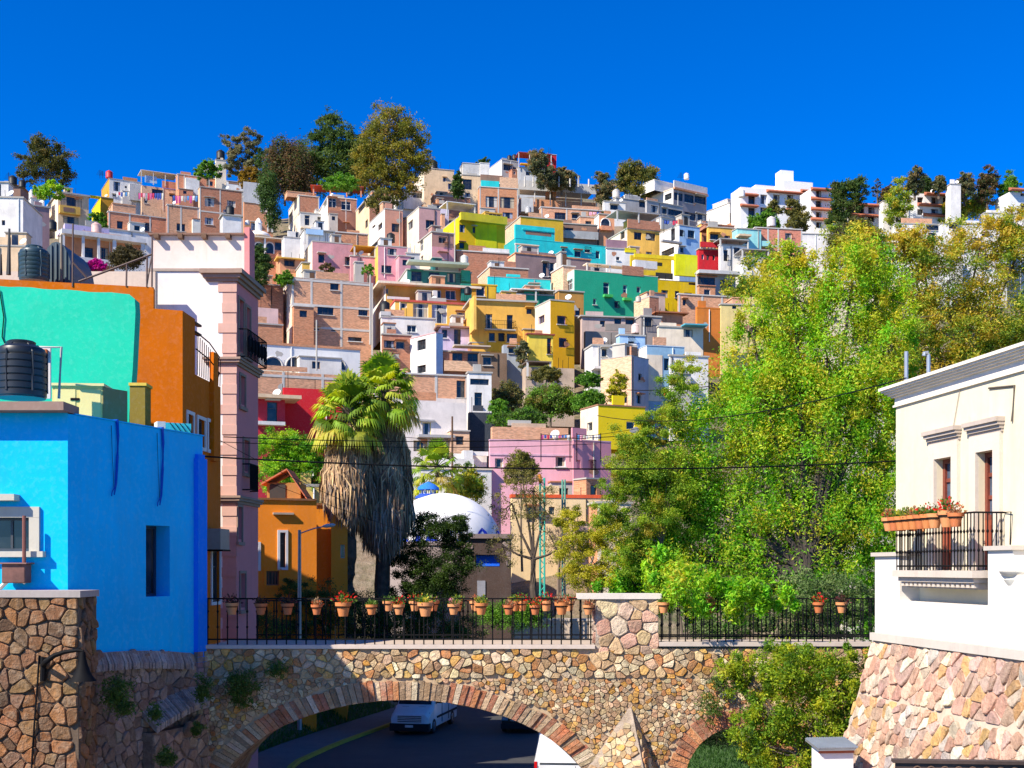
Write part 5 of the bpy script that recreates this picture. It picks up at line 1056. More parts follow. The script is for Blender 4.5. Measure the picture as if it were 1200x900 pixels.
CO = stucco((.36,.25,.19), .4)
cornice(CZ+(HY-330)/F*45, True, CO); cornice(CZ+(HY-428)/F*45, False, CO); cornice(CZ+(HY-590)/F*45, False, CO)
for k in range(24):
    mb = MB(); z = 1.2+k*.74; tf.box(mb, aW-.5-(.16 if k%2 else .02), z, aW+.02, z+.34, .002, .03); mb.build('quoin', QUO, tall)
mb = MB()
a0, a1 = .2, s2-.1; z0 = ts.at(285, 423)[1]; q = ts.pt
for z in (.05, 1.05): mb.tube([q(a0,z0+z,0), q(a0,z0+z,.35), q(a1,z0+z,.35), q(a1,z0+z,0)], .025, 5)
for k in range(15): a = a0+(a1-a0)*k/14; mb.tube([q(a,z0+.05,.35), q(a,z0+1.05,.35)], .02, 4)
for k in range(6): a = a0+(a1-a0)*(k+.5)/6; mb.lathe(q(a,z0+.55,.35), [(.02,-.3),(.09,-.1),(.09,.1),(.02,.3)], 6)
mb.build('balcony_railing', IRON, tall)
mb = MB(); z0 = ts.at(287, 576)[1]; a0, a1 = ts.a(284), ts.a(293)
for z in (.05, 1.0): mb.tube([q(a0,z0+z,0), q(a0,z0+z,.3), q(a1,z0+z,.3), q(a1,z0+z,0)], .025, 5)
for k in range(10): a = a0+(a1-a0)*k/9; mb.tube([q(a,z0+.05,.3), q(a,z0+1.,.3)], .02, 4)
mb.build('balcony_railing', IRON, tall)
mb = MB(); mb.box(-20, 48.6, 0, -12.5, 54, 17.5); mb.build('shade_block', stucco((.60,.40,.32)), tall)  # hidden box added to throw shade onto the road
# top block with stained wall
tb = Plane((U(178)*47, 47.), (1, 0)); a1 = tb.a(286.5); z0 = zt-.5; z1 = CZ+(HY-276)/F*47; mb = MB(); facebox(mb, tb, 0, z0, a1, z1, 1.)
mb.build('attic_wall', stucco((.78,.62,.54), .6, .6, (.62,.38,.25)), tall)
mb = MB(); tb.box(mb, -.1, z1, a1+.02, z1+.07, -1.0, .14); mb.build('attic_roof', stucco((.25,.14,.10), .4), tall)
for k in range(4): mb = MB(); tb.box(mb, .15+k*.9, z1-.16, .33+k*.9, z1-.003, 0, .3); mb.build('rafter', WOOD, tall)
mb = MB(); tb.box(mb, a1+.003, z0, a1+.2, z1+.3, -.9, .05); mb.build('attic_pier', PINK, tall)
mb = MB(); tf.box(mb, -.02, zt+.003, aW-.6, zt+.1, -.5, .05); mb.build('wall_cap', stucco((.42,.33,.26), .6), tall)
# white garden wall left of stained block, beige
t = thing('parapet_wall', (U(130)*44, 44, 15), 'beige weathered parapet wall behind the rust rods', 'wall'); pw = Plane((U(-60)*44, 44), (1,0)); mb = MB(); facebox(mb, pw, 0, 8, pw.a(182), CZ+(HY-318)/F*44, .3); mb.build('wall', stucco((.62,.52,.42), .6), t)
# ---------------------------------------------------------------- orange houses below
OG = stucco((.95,.28,.02), .2); oc = Vector((U(293)*60, 60.)); 
oh = thing('orange_house', (oc.x, 60, 0), 'long orange house with tall white framed windows beyond the pink house', 'house')
os_ = Plane(oc, (1.0, .40)); aE = os_.a(371); zt = CZ+(HY-583)/F*60
wo = [os_.rect(297.5,638,302.5,666), os_.rect(328,624,334.5,665), os_.rect(312,669,327,686)]; mb = MB(); hs = holes_face(mb, os_, 0, 0, aE, zt-.1, wo, .2); q = os_.pt
mb.face([q(0,0), q(0,0,-5), q(0,zt-.1,-5), q(0,zt-.1)]); mb.face([q(0,zt-.1), q(aE,zt-.1), q(aE,zt-.1,-5), q(0,zt-.1,-5)]); mb.face([q(aE,0),q(aE,0,-5),q(aE,zt-.1,-5),q(aE,zt-.1)]); mb.build('wall', OG, oh)
mb = MB(); os_.box(mb, -.05, zt-.1, aE, zt, -.3, .08); mb.build('cap', stucco((.30,.13,.05)), oh)
for i, h_ in enumerate(hs):
    w = window(os_, h_, oh, .2, 2 if i == 2 else 1, vb=4 if i == 2 else 1); mb = MB(); g = .12
    for (a0,z0,a1,z1) in ((h_[0]-g,h_[1]-g,h_[0],h_[3]+g),(h_[2],h_[1]-g,h_[2]+g,h_[3]+g),(h_[0],h_[3],h_[2],h_[3]+g),(h_[0],h_[1]-g,h_[2],h_[1])): os_.box(mb, a0, z0, a1, z1, .002, .06)
    mb.build('surround', wfm if i < 2 else OG, w)
t = thing('dovecote', q(os_.a(330), zt, -1), 'small gabled wooden dormer with red tile roof on the orange house', 'dormer')
b = P(329, 590, 62.5); mb = MB(); mb.box(b.x-.7, 62.5, b.z-.3, b.x+1.0, 64.2, b.z+1.05); mb.build('box_body', stucco((.40,.20,.06)), t)
mb = MB(); mb.box(b.x-.55, 62.44, b.z+.25, b.x+.25, 62.49, b.z+.95); mb.build('opening', DARK, t)
mb = MB()
for s, (xa, xb) in enumerate(((b.x-.95, b.x+.35), (b.x+.35, b.x+1.6))):
    za, zb = (b.z+1.0, b.z+1.75) if s == 0 else (b.z+1.75, b.z-.1)
    mb.hexa([(xa,62.2,za-.08),(xb,62.2,zb-.08),(xb,64.4,zb-.08),(xa,64.4,za-.08)], [(xa,62.2,za),(xb,62.2,zb),(xb,64.4,zb),(xa,64.4,za)])
mb.build('roof', stucco((.50,.16,.08), .4), t)
mb = MB(); mb.box(b.x-.8, 62.1, b.z-.5, b.x+.55, 62.2, b.z-.1); mb.build('railing', WOOD, t)
oh2 = thing('orange_house', (U(372)*67, 67, 0), 'deep orange house with a shaded recess right of the long orange one', 'house')
o2 = Plane((U(366)*66, 66), (1,.25)); a1 = o2.a(388); z1 = CZ+(HY-592)/F*66; mb = MB(); facebox(mb, o2, 0, 0, a1, z1, 4); mb.build('wall', stucco((.76,.26,.02), .25), oh2)
mb = MB(); o2.box(mb, -.1, z1, a1+.1, z1+.12, -4, .1); mb.build('cap', stucco((.30,.13,.05)), oh2)
o3 = Plane((U(388)*65.2, 65.2), (1,.1)); mb = MB(); a3 = o3.a(407); zz = CZ+(HY-596)/F*65; hs = facebox(mb, o3, 0, 0, a3, zz, 3, [o3.rect(399,638,404,654)]); mb.build('bay', stucco((.85,.34,.03), .25), oh2)
for h_ in hs: window(o3, h_, oh2, .25, 0)
h('pale yellow house peeking above the orange roofs', 350, 352, 377, 570, 640, stucco((.80,.58,.18)), phi=9, D=74, over=.02, sink=6)
mb = MB(); a, z = os_.at(322, 602); os_.box(mb, a-.1, z-.04, a+.9, z+.06, .01, .16); single(mb, 'wall_spout', stucco((.5,.4,.3)), 'short stone spout on the long orange house wall', 'spout')
# street lamp
t = thing('street_lamp', P(351, 700, 56)-Vector((0,0,6)), 'slender white street lamp with a curved arm before the orange house', 'street lamp')
mb = MB(); mb.tube([P(351,700,56)-Vector((0,0,6)), P(351,621,56)], [.11,.07], 10); mb.build('pole', plain((.35,.35,.36), .4, .4), t)
mb = MB(); mb.tube([P(352,625,56), P(360,622,56), P(369,619,56), P(380,617,56)], .03, 7); mb.build('arm', plain((.5,.5,.5), .4, .4), t)
mb = MB(); a = P(378,617,56); b = P(393,615,56); mb.tube([a, a.lerp(b,.3), a.lerp(b,.8), b], [.04,.09,.08,.03], 8); mb.build('lamp_head', plain((.6,.6,.58), .4), t)
# ---------------------------------------------------------------- domed church & stone tower
ch = thing('church', P(540, 755, 80), 'low church with a white and blue dome behind the trees', 'church')
cb_ = P(520, 640, 86); r = 68/F*86; hh = 62/F*86; mb = MB(); mb.lathe(cb_, [(r*math.cos(a), hh*math.sin(a)) for a in [math.pi/2*k/14 for k in range(15)]], 40); mb.build('dome', stucco((.78,.77,.76), .3), ch, smooth=True)
mb = MB()
for k in range(12):
    a0 = 2*math.pi*k/12
    for j in range(6):
        a, a2 = a0+.26*j/6*2-.26, a0+.26*(j+1)/6*2-.26; e = lambda t: .14+.20*abs(math.cos((t-a0)/.26*math.pi/2)) if False else .05+.28*(1-math.cos((t-a0)*12))/2
        pp = lambda t, b: cb_+Vector(((r+.03)*math.cos(b)*math.cos(t), (r+.03)*math.cos(b)*math.sin(t), (hh+.03)*math.sin(b)))
        mb.face([pp(a,0), pp(a2,0), pp(a2,e(a2)), pp(a,e(a))])
mb.build('dome_scallops', stucco((.02,.06,.55), .2), ch)
mb = MB(); mb.lathe(cb_-Vector((0,0,7)), [(r*1.03,0),(r*1.03,6.9),(r*1.06,7.0),(r*1.06,7.2),(r*1.0,7.25)], 32); mb.build('drum', stucco((.30,.24,.22), .4), ch)
lb = P(502, 582, 86); s = 86/F; mb = MB(); mb.lathe(lb, [(12*s,0),(11*s,3*s)], 12); mb.lathe(lb, [(16*s,-2*s),(14*s,1*s)], 12); mb.build('lantern_base', stucco((.02,.08,.5)), ch)
for k in range(6): a = k*math.pi/3; mb = MB(); mb.tube([lb+Vector((7*s*math.cos(a),7*s*math.sin(a),2*s)), lb+Vector((7*s*math.cos(a),7*s*math.sin(a),9*s))], 1.2*s, 6); mb.build('column', WFR[0], ch)
mb = MB(); mb.lathe(lb+Vector((0,0,8*s)), [(13*s,0),(12*s,3*s),(8*s,6*s),(2*s,9*s),(.1,9.3*s)], 14); mb.build('lantern_roof', stucco((.02,.20,.75)), ch, smooth=True)
tw = thing('stone_tower', P(578, 755, 76), 'dark stone block with a bright blue window panel under the dome', 'tower')
tp_ = Plane((U(540)*76, 76), (1, .03)); a1 = tp_.a(599); z1 = CZ+(HY-631)/F*76; mb = MB(); hh_ = [tp_.rect(557, 650, 586, 664)]
facebox(mb, tp_, 0, 0, a1, z1, 5, hh_, hd=.5); mb.build('wall', stucco((.085,.055,.045), .7, 2), tw)
mb = MB(); stones(mb, lambda a, b, o: tp_.pt(a, b, o), 0, CZ+(HY-664)/F*76, a1, z1, .5, .3, [(.32,.25,.24),(.4,.3,.28),(.26,.2,.2)], lambda a, b: not (hh_[0][0]-.05 < a < hh_[0][2]+.05), .05, rnd=rr); mb.build('stonework', STONE, tw)
mb = MB(); tp_.box(mb, -.2, z1, a1+.15, z1+.28, -5.1, .2); mb.build('cornice', stucco((.22,.17,.16), .4), tw)
mb = MB(); tp_.box(mb, hh_[0][0]+.05, hh_[0][1]+.03, hh_[0][2]-.03, hh_[0][3]-.03, -.45, -.38); tp_.box(mb, hh_[0][0]+.05, hh_[0][1]+.03, hh_[0][2]-.03, hh_[0][1]+.12, -.37, -.33); mb.build('blue_panel', stucco((.01,.13,.75), .2), tw)
mb = MB(); a, z = tp_.at(564, 690); tp_.box(mb, a-.25, z-.5, a+.25, z+.5, .0, .06); mb.build('niche', stucco((.3,.3,.34)), tw)
t = thing('garden_wall', (U(645)*72, 72, 2), 'pale beige garden wall beyond the railing beside the stone block', 'wall'); gp = Plane((U(600)*72, 72), (1,.0)); mb = MB(); facebox(mb, gp, 0, -.2, gp.a(700), CZ+(HY-728)/F*72, .5); mb.build('wall', stucco((.66,.52,.40), .5), t)
mb = MB(); gp.box(mb, -.05, CZ+(HY-728)/F*72, gp.a(700), CZ+(HY-727)/F*72+.1, -.55, .05); mb.build('coping', stucco((.6,.5,.42)), t)
# lattice masts
def mast(label, x0, x1, y0, y1, D, c, c2):
    t = thing('lattice_mast', P((x0+x1)/2, y1, D), label, 'mast'); mb = MB()
    for x in (x0, x1): mb.tube([P(x,y1,D), P(x,y0,D)], .055, 6)
    mb.build('pole', plain(c, .5), t); mb = MB(); n = 22; s = 1
    for k in range(n): ya = y1+(y0-y1)*k/n; yb = y1+(y0-y1)*(k+1)/n; a, b = (x0, x1) if k%2 else (x1, x0); mb.tube([P(a,ya,D), P(b,yb,D)], .025, 4)
    mb.build('lattice', plain(c2, .5), t); return t
mast('teal and orange lattice mast left of the thorny tree', 633, 638, 560, 700, 70, (.05,.45,.35), (.05,.40,.33))
mast('slimmer green lattice mast right of the teal one', 659, 662, 562, 700, 71, (.15,.38,.28), (.4,.35,.3))
mb = MB(); mb.tube([P(632,556,70), P(634,566,70)], .12, 6); single(mb, 'mast_tip', plain((.7,.25,.03), .5), 'orange painted tip of the teal lattice mast', 'mast tip')
vpost('thin wooden utility pole before the white lower house', 530, 488, 600, 95, .09, WOOD, 0, 'utility_pole', 'utility pole')
vpost('tall thin utility pole before the white arcade', 371, 375, 434, 131, .1, CONC, 0, 'utility_pole', 'utility pole')
vpost('tall utility pole right of the three storey brick house', 434, 322, 404, 146, .13, CONC, 0, 'utility_pole', 'utility pole')
vpost('concrete utility pole beside the crimson house', 818+36, 312, 352, 172, .14, CONC, 0, 'utility_pole', 'utility pole')
vpost('thin utility pole beside the tower house', 533, 258, 330, 171, .1, CONC, 0, 'utility_pole', 'utility pole')
# ================================================================ RIGHT BUILDING
rb = thing('cream_mansion', (8.4, 24, 0), 'cream coloured colonial house with cornice and iron balcony at the right', 'building')
rC = Vector((U(1050)*26, 26.)); rd = Vector((.142, -.99)).normalized()
rp = Plane(rC, rd, (-.99, -.142)); LEN = 9.0
CREAM = stucco((.74,.66,.48), .4, .6, (.5,.4,.26)); WHM = stucco((.76,.72,.66), .5, .8, (.62,.52,.42)); STN = stucco((.50,.42,.35), .4, 2); STL = stucco((.66,.58,.48), .3, 2)
def rr_(x0,y0,x1,y1): return rp.rect(x0,y0,x1,y1)
zfl = rp.at(1105, 667)[1]-.02
w1 = rr_(1098,537,1118,600); w1 = (w1[0], zfl, w1[2], w1[3]); w2 = rr_(1147,529,1167,600); w2 = (w2[0], zfl, w2[2], w2[3])
ztop = rp.at(1060, 452)[1]; mb = MB(); hs = holes_face(mb, rp, 0, 6.9, LEN, ztop, [w1, w2], .20); q = rp.pt
mb.face([q(0,6.9), q(0,ztop), q(0,ztop,-6), q(0,6.9,-6)]); mb.face([q(0,ztop), q(LEN,ztop), q(LEN,ztop,-6), q(0,ztop,-6)]); mb.build('wall', CREAM, rb)
RWD = plain((.22,.05,.03), .4, var=.25); CG = plain((.50,.55,.60), .25, 0, .6)
for h_ in hs:
    a0, z0, a1, z1 = h_; zm = z0+.92
    mb = MB(); rp.box(mb, a0, z0, a1, zm, -.19, -.12); d_ = mb.build('door', plain((.33,.07,.03), .5, var=.25), rb)
    mb = MB()
    for k in range(2): x0 = a0+.06+k*(a1-a0)/2; rp.box(mb, x0, z0+.1, x0+(a1-a0)/2-.1, zm-.1, -.118, -.09)
    mb.build('panel', plain((.28,.06,.03), .5), d_)
    w = window(rp, (a0, zm, a1, z1), rb, .19, RWD, vb=2, hb=2, fw=.09, glass=plain((.10,.14,.19), .15, 0, .6, .3))
    mb = MB(); n = 0
    for k in range(n):
        xa = a0+.08+(a1-a0-.16)*k/n; xb = a0+.08+(a1-a0-.16)*(k+1)/n; o = -.30+.012*(k%2); o2 = -.30+.012*((k+1)%2)
        if k in (4,5): continue
        mb.face([q(xa,zm+.1,o), q(xb,zm+.1,o2), q(xb,z1-.1,o2), q(xa,z1-.1,o)])
    g = .24
    mb = MB(); rp.box(mb, a0-g, z0, a0-.003, z1+.30, .002, .07); rp.box(mb, a1+.003, z0, a1+g, z1+.30, .002, .07); rp.box(mb, a0-.003, z1+.003, a1+.003, z1+.30, .002, .068)
    for kk in range(5): rp.box(mb, a0-g-.012, z0+.2+kk*.55, a0-g+.001, z0+.22+kk*.55, 0, .05)
    mb.build('surround', STL, w)
    mb = MB(); zz = z1+.303
    for pr_, hh in ((.05,.06),(.09,.06),(.14,.06),(.18,.08)): rp.box(mb, a0-g-pr_*.4, zz, a1+g+pr_*.4, zz+hh, .002, pr_); zz += hh
    mb.build('window_hood', STN, w)
# main cornice
mb = MB(); zz = ztop-.40
for pr_, hh in ((.05,.04),(.02,.16),(.08,.04),(.13,.04),(.18,.04),(.23,.04),(.27,.06)):
    rp.box(mb, -pr_, zz, LEN, zz+hh, -6.2, pr_); zz += hh
mb.build('cornice', stucco((.84,.76,.64), .3, 2), rb)
ZR = zz
# plinth storey: white lower wall standing proud
zl0 = rp.at(1040, 740)[1]; zl1 = CZ+(HY-652)/F*25.8; PO = .42
mb = MB(); rp.box(mb, -.1, zl0, LEN, zl1-.9, -6, PO); rp.box(mb, -.1, zl1-.9, 1.05, zl1, -6, PO); aa = rp.a(1163); rp.box(mb, 4.45, zl1-.9, 5.25, zl1+.06, .0, PO); rp.box(mb, 5.252, zl1-.9, LEN, zl1-.35, .0, PO); mb.build('plinth', WHM, rb)
mb = MB(); rp.box(mb, -.16, zl1, 1.1, zl1+.08, -6, PO+.07); rp.box(mb, 4.4, zl1+.063, 5.3, zl1+.14, 0, PO+.06); rp.box(mb, -.14, zl0-.16, LEN, zl0-.003, -6, PO+.1); mb.build('ledge', stucco((.56,.50,.43), .4, 2), rb)
# balcony
PB_ = .66; b0 = 1.22; b1 = 4.35
mb = MB(); rp.box(mb, b0, zfl-.13, b1, zfl-.003, -.1, PB_); rp.box(mb, b0+.1, zfl-.22, b1-.1, zfl-.133, .0, PB_-.08); rp.box(mb, b0+.18, zfl-.34, b1-.18, zfl-.223, .0, PB_-.22)
n = 16
for k in range(n): a = b0+.2+(b1-b0-.4)*k/(n-1); rp.box(mb, a-.05, zfl-.31, a+.05, zfl-.223, PB_-.218, PB_-.12)
bal = mb.build('balcony', stucco((.58,.50,.42), .35, 2), rb)
t = thing('balcony_railing', q((b0+b1)/2, zfl, PB_), 'black iron balcony railing with knobbed bars on the cream house', 'railing')
mb = MB(); hB = 1.02; o = PB_-.07
for z in (.08, hB): mb.tube([q(b0+.06,zfl+z,.02), q(b0+.06,zfl+z,o), q(b1-.06,zfl+z,o), q(b1-.06,zfl+z,.02)], .017, 5)
mb.build('rail', IRON, t)
def bar(a, oo):
    mb = MB(); mb.tube([q(a,zfl,oo), q(a,zfl+hB,oo)], .0115, 6)
    for zk in (.35, .68): mb.lathe(q(a,zfl+hB*zk,oo), [(.01,-.04),(.028,0),(.01,.04)], 6)
    mb.build('bar', IRON, t)
nb = 26
for k in range(nb+1): bar(b0+.06+(b1-b0-.12)*k/nb, o)
for k in range(1, 7): bar(b0+.06, o*k/7); bar(b1-.06, o*k/7)
mb = MB(); a, z = rp.at(1172, 603); mb.tube([q(b1-.06,zfl+hB,.02), q(b1+.2,zfl+hB,.05), q(b1+.12,zfl+.45,.02)], .012, 4); mb.build('brace', IRON, t)
# pots on the balcony rail: placed on the railing
kinds = ['dry','green','yellow','yellow','dry','green','red','green']
for k in range(8):
    a = b0+.02+k*.27; p = q(a, zfl+hB-.24, PB_+.07-.0); pot('%s flower pot from the left along the mansion balcony railing, %s plant' % (ords[k], {'dry':'dry','green':'green','yellow':'yellow','red':'red leaved'}[kinds[k]]), tuple(p), .98, kinds[k], 'pots on the balcony railing')
for k in range(3):
    p = q(b0-.0, zfl+hB-.24, PB_-.2-.24*k); pot('%s flower pot back from the corner on the left end of the balcony' % ords[k], tuple(p), .95, ['dry','dry','dark'][k], 'pots on the balcony left end')
for k in range(2): p = q(b1-.75+.3*k, zfl+hB-.24, PB_+.07); pot(['big red leaved flower pot alone at the right end of the balcony','small dry flower pot at the right end of the balcony beside the red one'][k], tuple(p), 1.1-.2*k, ['red','dry'][k])
# cables on the facade
mb = MB(); mb.tube([q(*rp.at(1160,455),.02), q(*rp.at(1190,452),.02), q(*rp.at(1187,494),.02)], .02, 5); single(mb, 'wall_pipe', plain((.12,.1,.08),.6), 'thin dark bent rod on the cream wall above the windows', 'pipe')
mb = MB(); mb.tube([q(*rp.at(1126,455),.02), q(*rp.at(1120,490),.02), q(*rp.at(1116,513),.02)], .007, 4); single(mb, 'cable', plain((.3,.25,.2),.6), 'thin grey cable crossing the cream wall', 'cable')
for x, y0, y1, lb in ((1062,412,446,'straight'),(1088,416,442,'hooked')):
    mb = MB(); b = P(x, y1+14, 27.2); tt = P(x, y0, 27.2); pts = [b, tt]
    if lb == 'hooked': pts = [b, tt, tt+Vector((-.02,0,.05)), tt+Vector((-.09,0,.04)), tt+Vector((-.1,0,-.02))]
    mb.tube(pts, .045, 8); single(mb, 'vent_pipe', plain((.42,.45,.47), .35, .5), lb+' grey vent pipe rising from the mansion roof', 'pipe')
# battered stone base
zb1 = zl0-.163; bt = 1.25
sb = thing('battered_wall', q(3, 0, 1), 'sloping multicoloured rubble stone base wall under the cream house', 'wall')
nrm = Vector((rp.n.x, rp.n.y, 0)); r3 = Vector((rp.r.x, rp.r.y, 0))
HB = zb1+.5
def bf(a, b, o):      # b from 0 (top) downward
    s = b/HB; return q(a-s*.75, zb1-b, PO+.02+s*bt*1.5)+nrm*o
mb = MB(); A0 = -.12
mb.face([bf(A0,HB,0), bf(LEN,HB,0), bf(LEN,0,0), bf(A0,0,0)]); e = q(A0,zb1,-6); e2 = q(A0-.75,-.5,-6); mb.face([bf(A0,HB,0), bf(A0,0,0), tuple(e), tuple(e2)]); mb.build('core', stucco((.58,.44,.33), .6, 3), sb)
mb = MB(); fn = lambda a, b, o: bf(a, HB-b, o)
stones(mb, fn, A0, HB-1.1, LEN-2, HB, .20, .36, SC_PINK, None, .05, .95, rnd=rr, big=.12)
stones(mb, fn, A0, HB-5.5, LEN-2, HB-1.12, .25, .20, SC_PINK+[(.66,.62,.52),(.70,.42,.15),(.60,.38,.28)], None, .05, .95, rnd=rr, big=.15)
mb.build('stonework', STONE, sb)
# lantern bracket at right edge
t = thing('stone_corbel', q(rp.a(1196), 7.3, .8), 'moulded stone corbel with a bulbous end at the right edge', 'corbel')
c = P(1203, 700, 20.9); mb = MB(); mb.lathe(c, [(.01,-.18),(.12,-.1),(.2,0),(.16,.04),(.3,.16),(.36,.3),(.3,.34),(.4,.38),(.44,.44),(.38,.46)], 20); mb.build('corbel_body', stucco((.66,.64,.56), .35, 3), t, smooth=True)
# white kiosk with corrugated roof
t = thing('white_kiosk', P(975, 900, 24.3)-Vector((0,0,2)), 'small white kiosk with a grey corrugated roof beside the stone base', 'kiosk')
kp = Plane((U(962)*24.3, 24.3), (1, .12)); a1 = kp.a(1000); z1 = CZ+(HY-879)/F*24.3; mb = MB(); facebox(mb, kp, 0, 0, a1, z1, .5); mb.build('wall', stucco((.74,.72,.72), .2), t)
mb = MB()
for k in range(16):
    a = -.1+k*(a1+.1)/15
    mb.hexa([kp.pt(a,z1+.03,.12), kp.pt(a+.05,z1+.05,.12), kp.pt(a+.05,z1+.15,-.6), kp.pt(a,z1+.13,-.6)], [kp.pt(a,z1+.05,.12), kp.pt(a+.05,z1+.075,.12), kp.pt(a+.05,z1+.175,-.6), kp.pt(a,z1+.15,-.6)])
mb.hexa([kp.pt(-.1,z1+.0,.11), kp.pt(a1,z1+.0,.11), kp.pt(a1,z1+.10,-.6), kp.pt(-.1,z1+.10,-.6)], [kp.pt(-.1,z1+.04,.11), kp.pt(a1,z1+.04,.11), kp.pt(a1,z1+.14,-.6), kp.pt(-.1,z1+.14,-.6)])
mb.build('corrugated_roof', plain((.36,.40,.44), .4, .6), t)
mb = MB(); kp.box(mb, -.05, z1-.06, a1, z1-.0, 0, .05); mb.build('fascia', stucco((.45,.12,.06)), t)
# carved dark beam at the bottom right
t = thing('carved_rail', P(1140, 905, 12), 'dark carved metal rail with a row of round bosses at the bottom right', 'railing')
kp = Plane((U(1050)*12, 12.), (1, -.10)); a1 = kp.a(1290); z1 = CZ+(HY-890)/F*12; mb = MB(); kp.box(mb, 0, z1-.30, a1, z1-.03, -.05, 0); kp.box(mb, -.03, z1-.03, a1, z1, -.08, .03); mb.build('panel', plain((.10,.065,.05), .6, .2, var=.3), t)
mb = MB()
for k in range(16): a = .18+k*.115; c = kp.pt(a, z1-.10, .004); 
for k in range(14):
    a = .2+k*.13; ring_ = [kp.pt(a+.038*math.cos(j*math.pi/6), z1-.10+.038*math.sin(j*math.pi/6), .012) for j in range(13)]; mb.tube(ring_, .008, 5); mb.lathe(kp.pt(a, z1-.11, .01), [(.0,0),(.014,.006),(.014,.014),(0,.02)], 8)
mb.build('boss', plain((.20,.12,.08), .5, .3), t)
# ================================================================ VEHICLES
RUB = plain((.015,.015,.016), .8); CHR = plain((.45,.47,.5), .25, .8); VG = glassmat()
def vehicle(nm, label, cat, loc, rz, W_, stn, paint, side_w, ws, wheels, details):
    # stn: (y, zbot, zbelt, ztop, halfbot, halfbelt, halftop)   y from front (0) backwards
    t = thing(nm, loc, label, cat); t.rotation_euler = (0,0,0); cr, sr = math.cos(rz), math.sin(rz); o = Vector(loc)
    w_ = lambda x, y, z: o+Vector((x*cr-y*sr, x*sr+y*cr, z))
    mb = MB(); rows = []
    for (y, z0, zb, z1, a, b, c) in stn: rows.append([w_(-a,y,z0), w_(-b*1.0,y,zb), w_(-c,y,z1-.06), w_(-c*.86,y,z1), w_(c*.86,y,z1), w_(c,y,z1-.06), w_(b,y,zb), w_(a,y,z0)])
    for i in range(len(rows)-1):
        for k in range(7): mb.face([rows[i][k], rows[i][k+1], rows[i+1][k+1], rows[i+1][k]][::-1])
        mb.face([rows[i][7], rows[i][0], rows[i+1][0], rows[i+1][7]])
    mb.face(rows[0]); mb.face(rows[-1][::-1]); mb.build('body', paint, t, smooth=True)
    for (nm2, m, pts) in details(w_):
        mb = MB()
        for p in pts:
            if p[0] == 'q': mb.face([w_(*v) for v in p[1]]); 
            elif p[0] == 'b': x0,y0,z0,x1,y1,z1 = p[1]; mb.hexa([w_(x0,y0,z0),w_(x1,y0,z0),w_(x1,y1,z0),w_(x0,y1,z0)], [w_(x0,y0,z1),w_(x1,y0,z1),w_(x1,y1,z1),w_(x0,y1,z1)])
        mb.build(nm2, m, t)
    for (x, y, r) in wheels:
        mb = MB(); c = w_(x, y, r); d = (w_(x+(.11 if x > 0 else -.11), y, r)-c); 
        mb.tube([c-d, c-d*.9, c+d*.9, c+d], [r*.92, r, r, r*.92], 24); wl = mb.build('wheel', RUB, t)
        mb = MB(); mb.tube([c+d*1.0, c+d*1.08], [r*.6, r*.55], 16); mb.build('rim', CHR, wl)
    return t
WPAINT = plain((.70,.71,.73), .25, 0, .5, .05)
def vd(w_):
    D = []
    D.append(('windscreen', VG, [('q', [(-.84,.98,1.42),(.84,.98,1.42),(.76,1.52,2.18),(-.76,1.52,2.18)])]))
    for s in (-1, 1): D.append(('side_window', VG, [('q', [(s*.985,1.35,1.42),(s*.985,2.25,1.42),(s*.93,2.25,2.02),(s*.93,1.75,2.02)][::s])]))
    D.append(('hood_vent', RUB, [('b', (-.6,.80,1.305,-.25,.90,1.325)), ('b', (.25,.80,1.305,.6,.90,1.325))]))
    D.append(('grille', RUB, [('q', [(-.60,-.012,.62),(.60,-.012,.62),(.68,.035,1.0),(-.68,.035,1.0)])]))
    D.append(('grille_bar', CHR, [('b', (-.60,-.05,.66+k*.085,.60,-.0,.70+k*.085)) for k in range(4)]))
    for s in (-1, 1): D.append(('headlight', plain((.35,.38,.42), .15, .3), [('q', [(s*.66,.0,.72),(s*.94,.12,.78),(s*.93,.36,1.10),(s*.72,.2,1.04)][::s])]))
    D.append(('bumper', RUB, [('b', (-.99,-.10,.22,.99,.28,.58)), ('b', (-.3,-.115,.28,.3,-.10,.40))]))
    D.append(('number_plate', plain((.6,.6,.58), .5), [('b', (-.2,-.13,.40,.2,-.105,.52))]))
    for s in (-1, 1): D.append(('mirror', RUB, [('b', (s*1.0 if s > 0 else -1.26,1.42,1.45,1.26 if s > 0 else -1.0,1.56,1.82))]))
    for s in (-1, 1): D.append(('side_molding', RUB, [('b', (s*1.0-.025,1.5,.70,s*1.0+.025,5.6,.80))]))
    for s in (-1, 1): D.append(('sliding_door_seam', RUB, [('b', (s*.99-.018,2.5,.4,s*.99+.018,2.52,2.2)), ('b', (s*.99-.018,3.9,.4,s*.99+.018,3.92,2.2))]))
    return D
van_stn = [(-.02,.30,.62,.75,.88,.90,.72),(.02,.3,.8,1.02,.94,.95,.8),(.25,.3,.95,1.16,.97,.98,.86),(.95,.3,1.2,1.36,.98,.99,.90),(1.0,.3,1.3,1.42,.98,.99,.90),(1.55,.3,1.4,2.22,.98,.99,.80),(2.0,.3,1.4,2.36,.98,.99,.82),(5.7,.3,1.4,2.36,.98,.99,.82),(5.85,.35,1.4,2.26,.95,.97,.78)]
vehicle('van', 'white cargo van with light grille coming under the bridge arch', 'van', (U(480)*60.4, 60.4, .0), R(-11), 2, van_stn, WPAINT, None, None, [(-.9,.95,.36),(.9,.95,.36),(-.9,4.7,.36),(.9,4.7,.36)], vd)
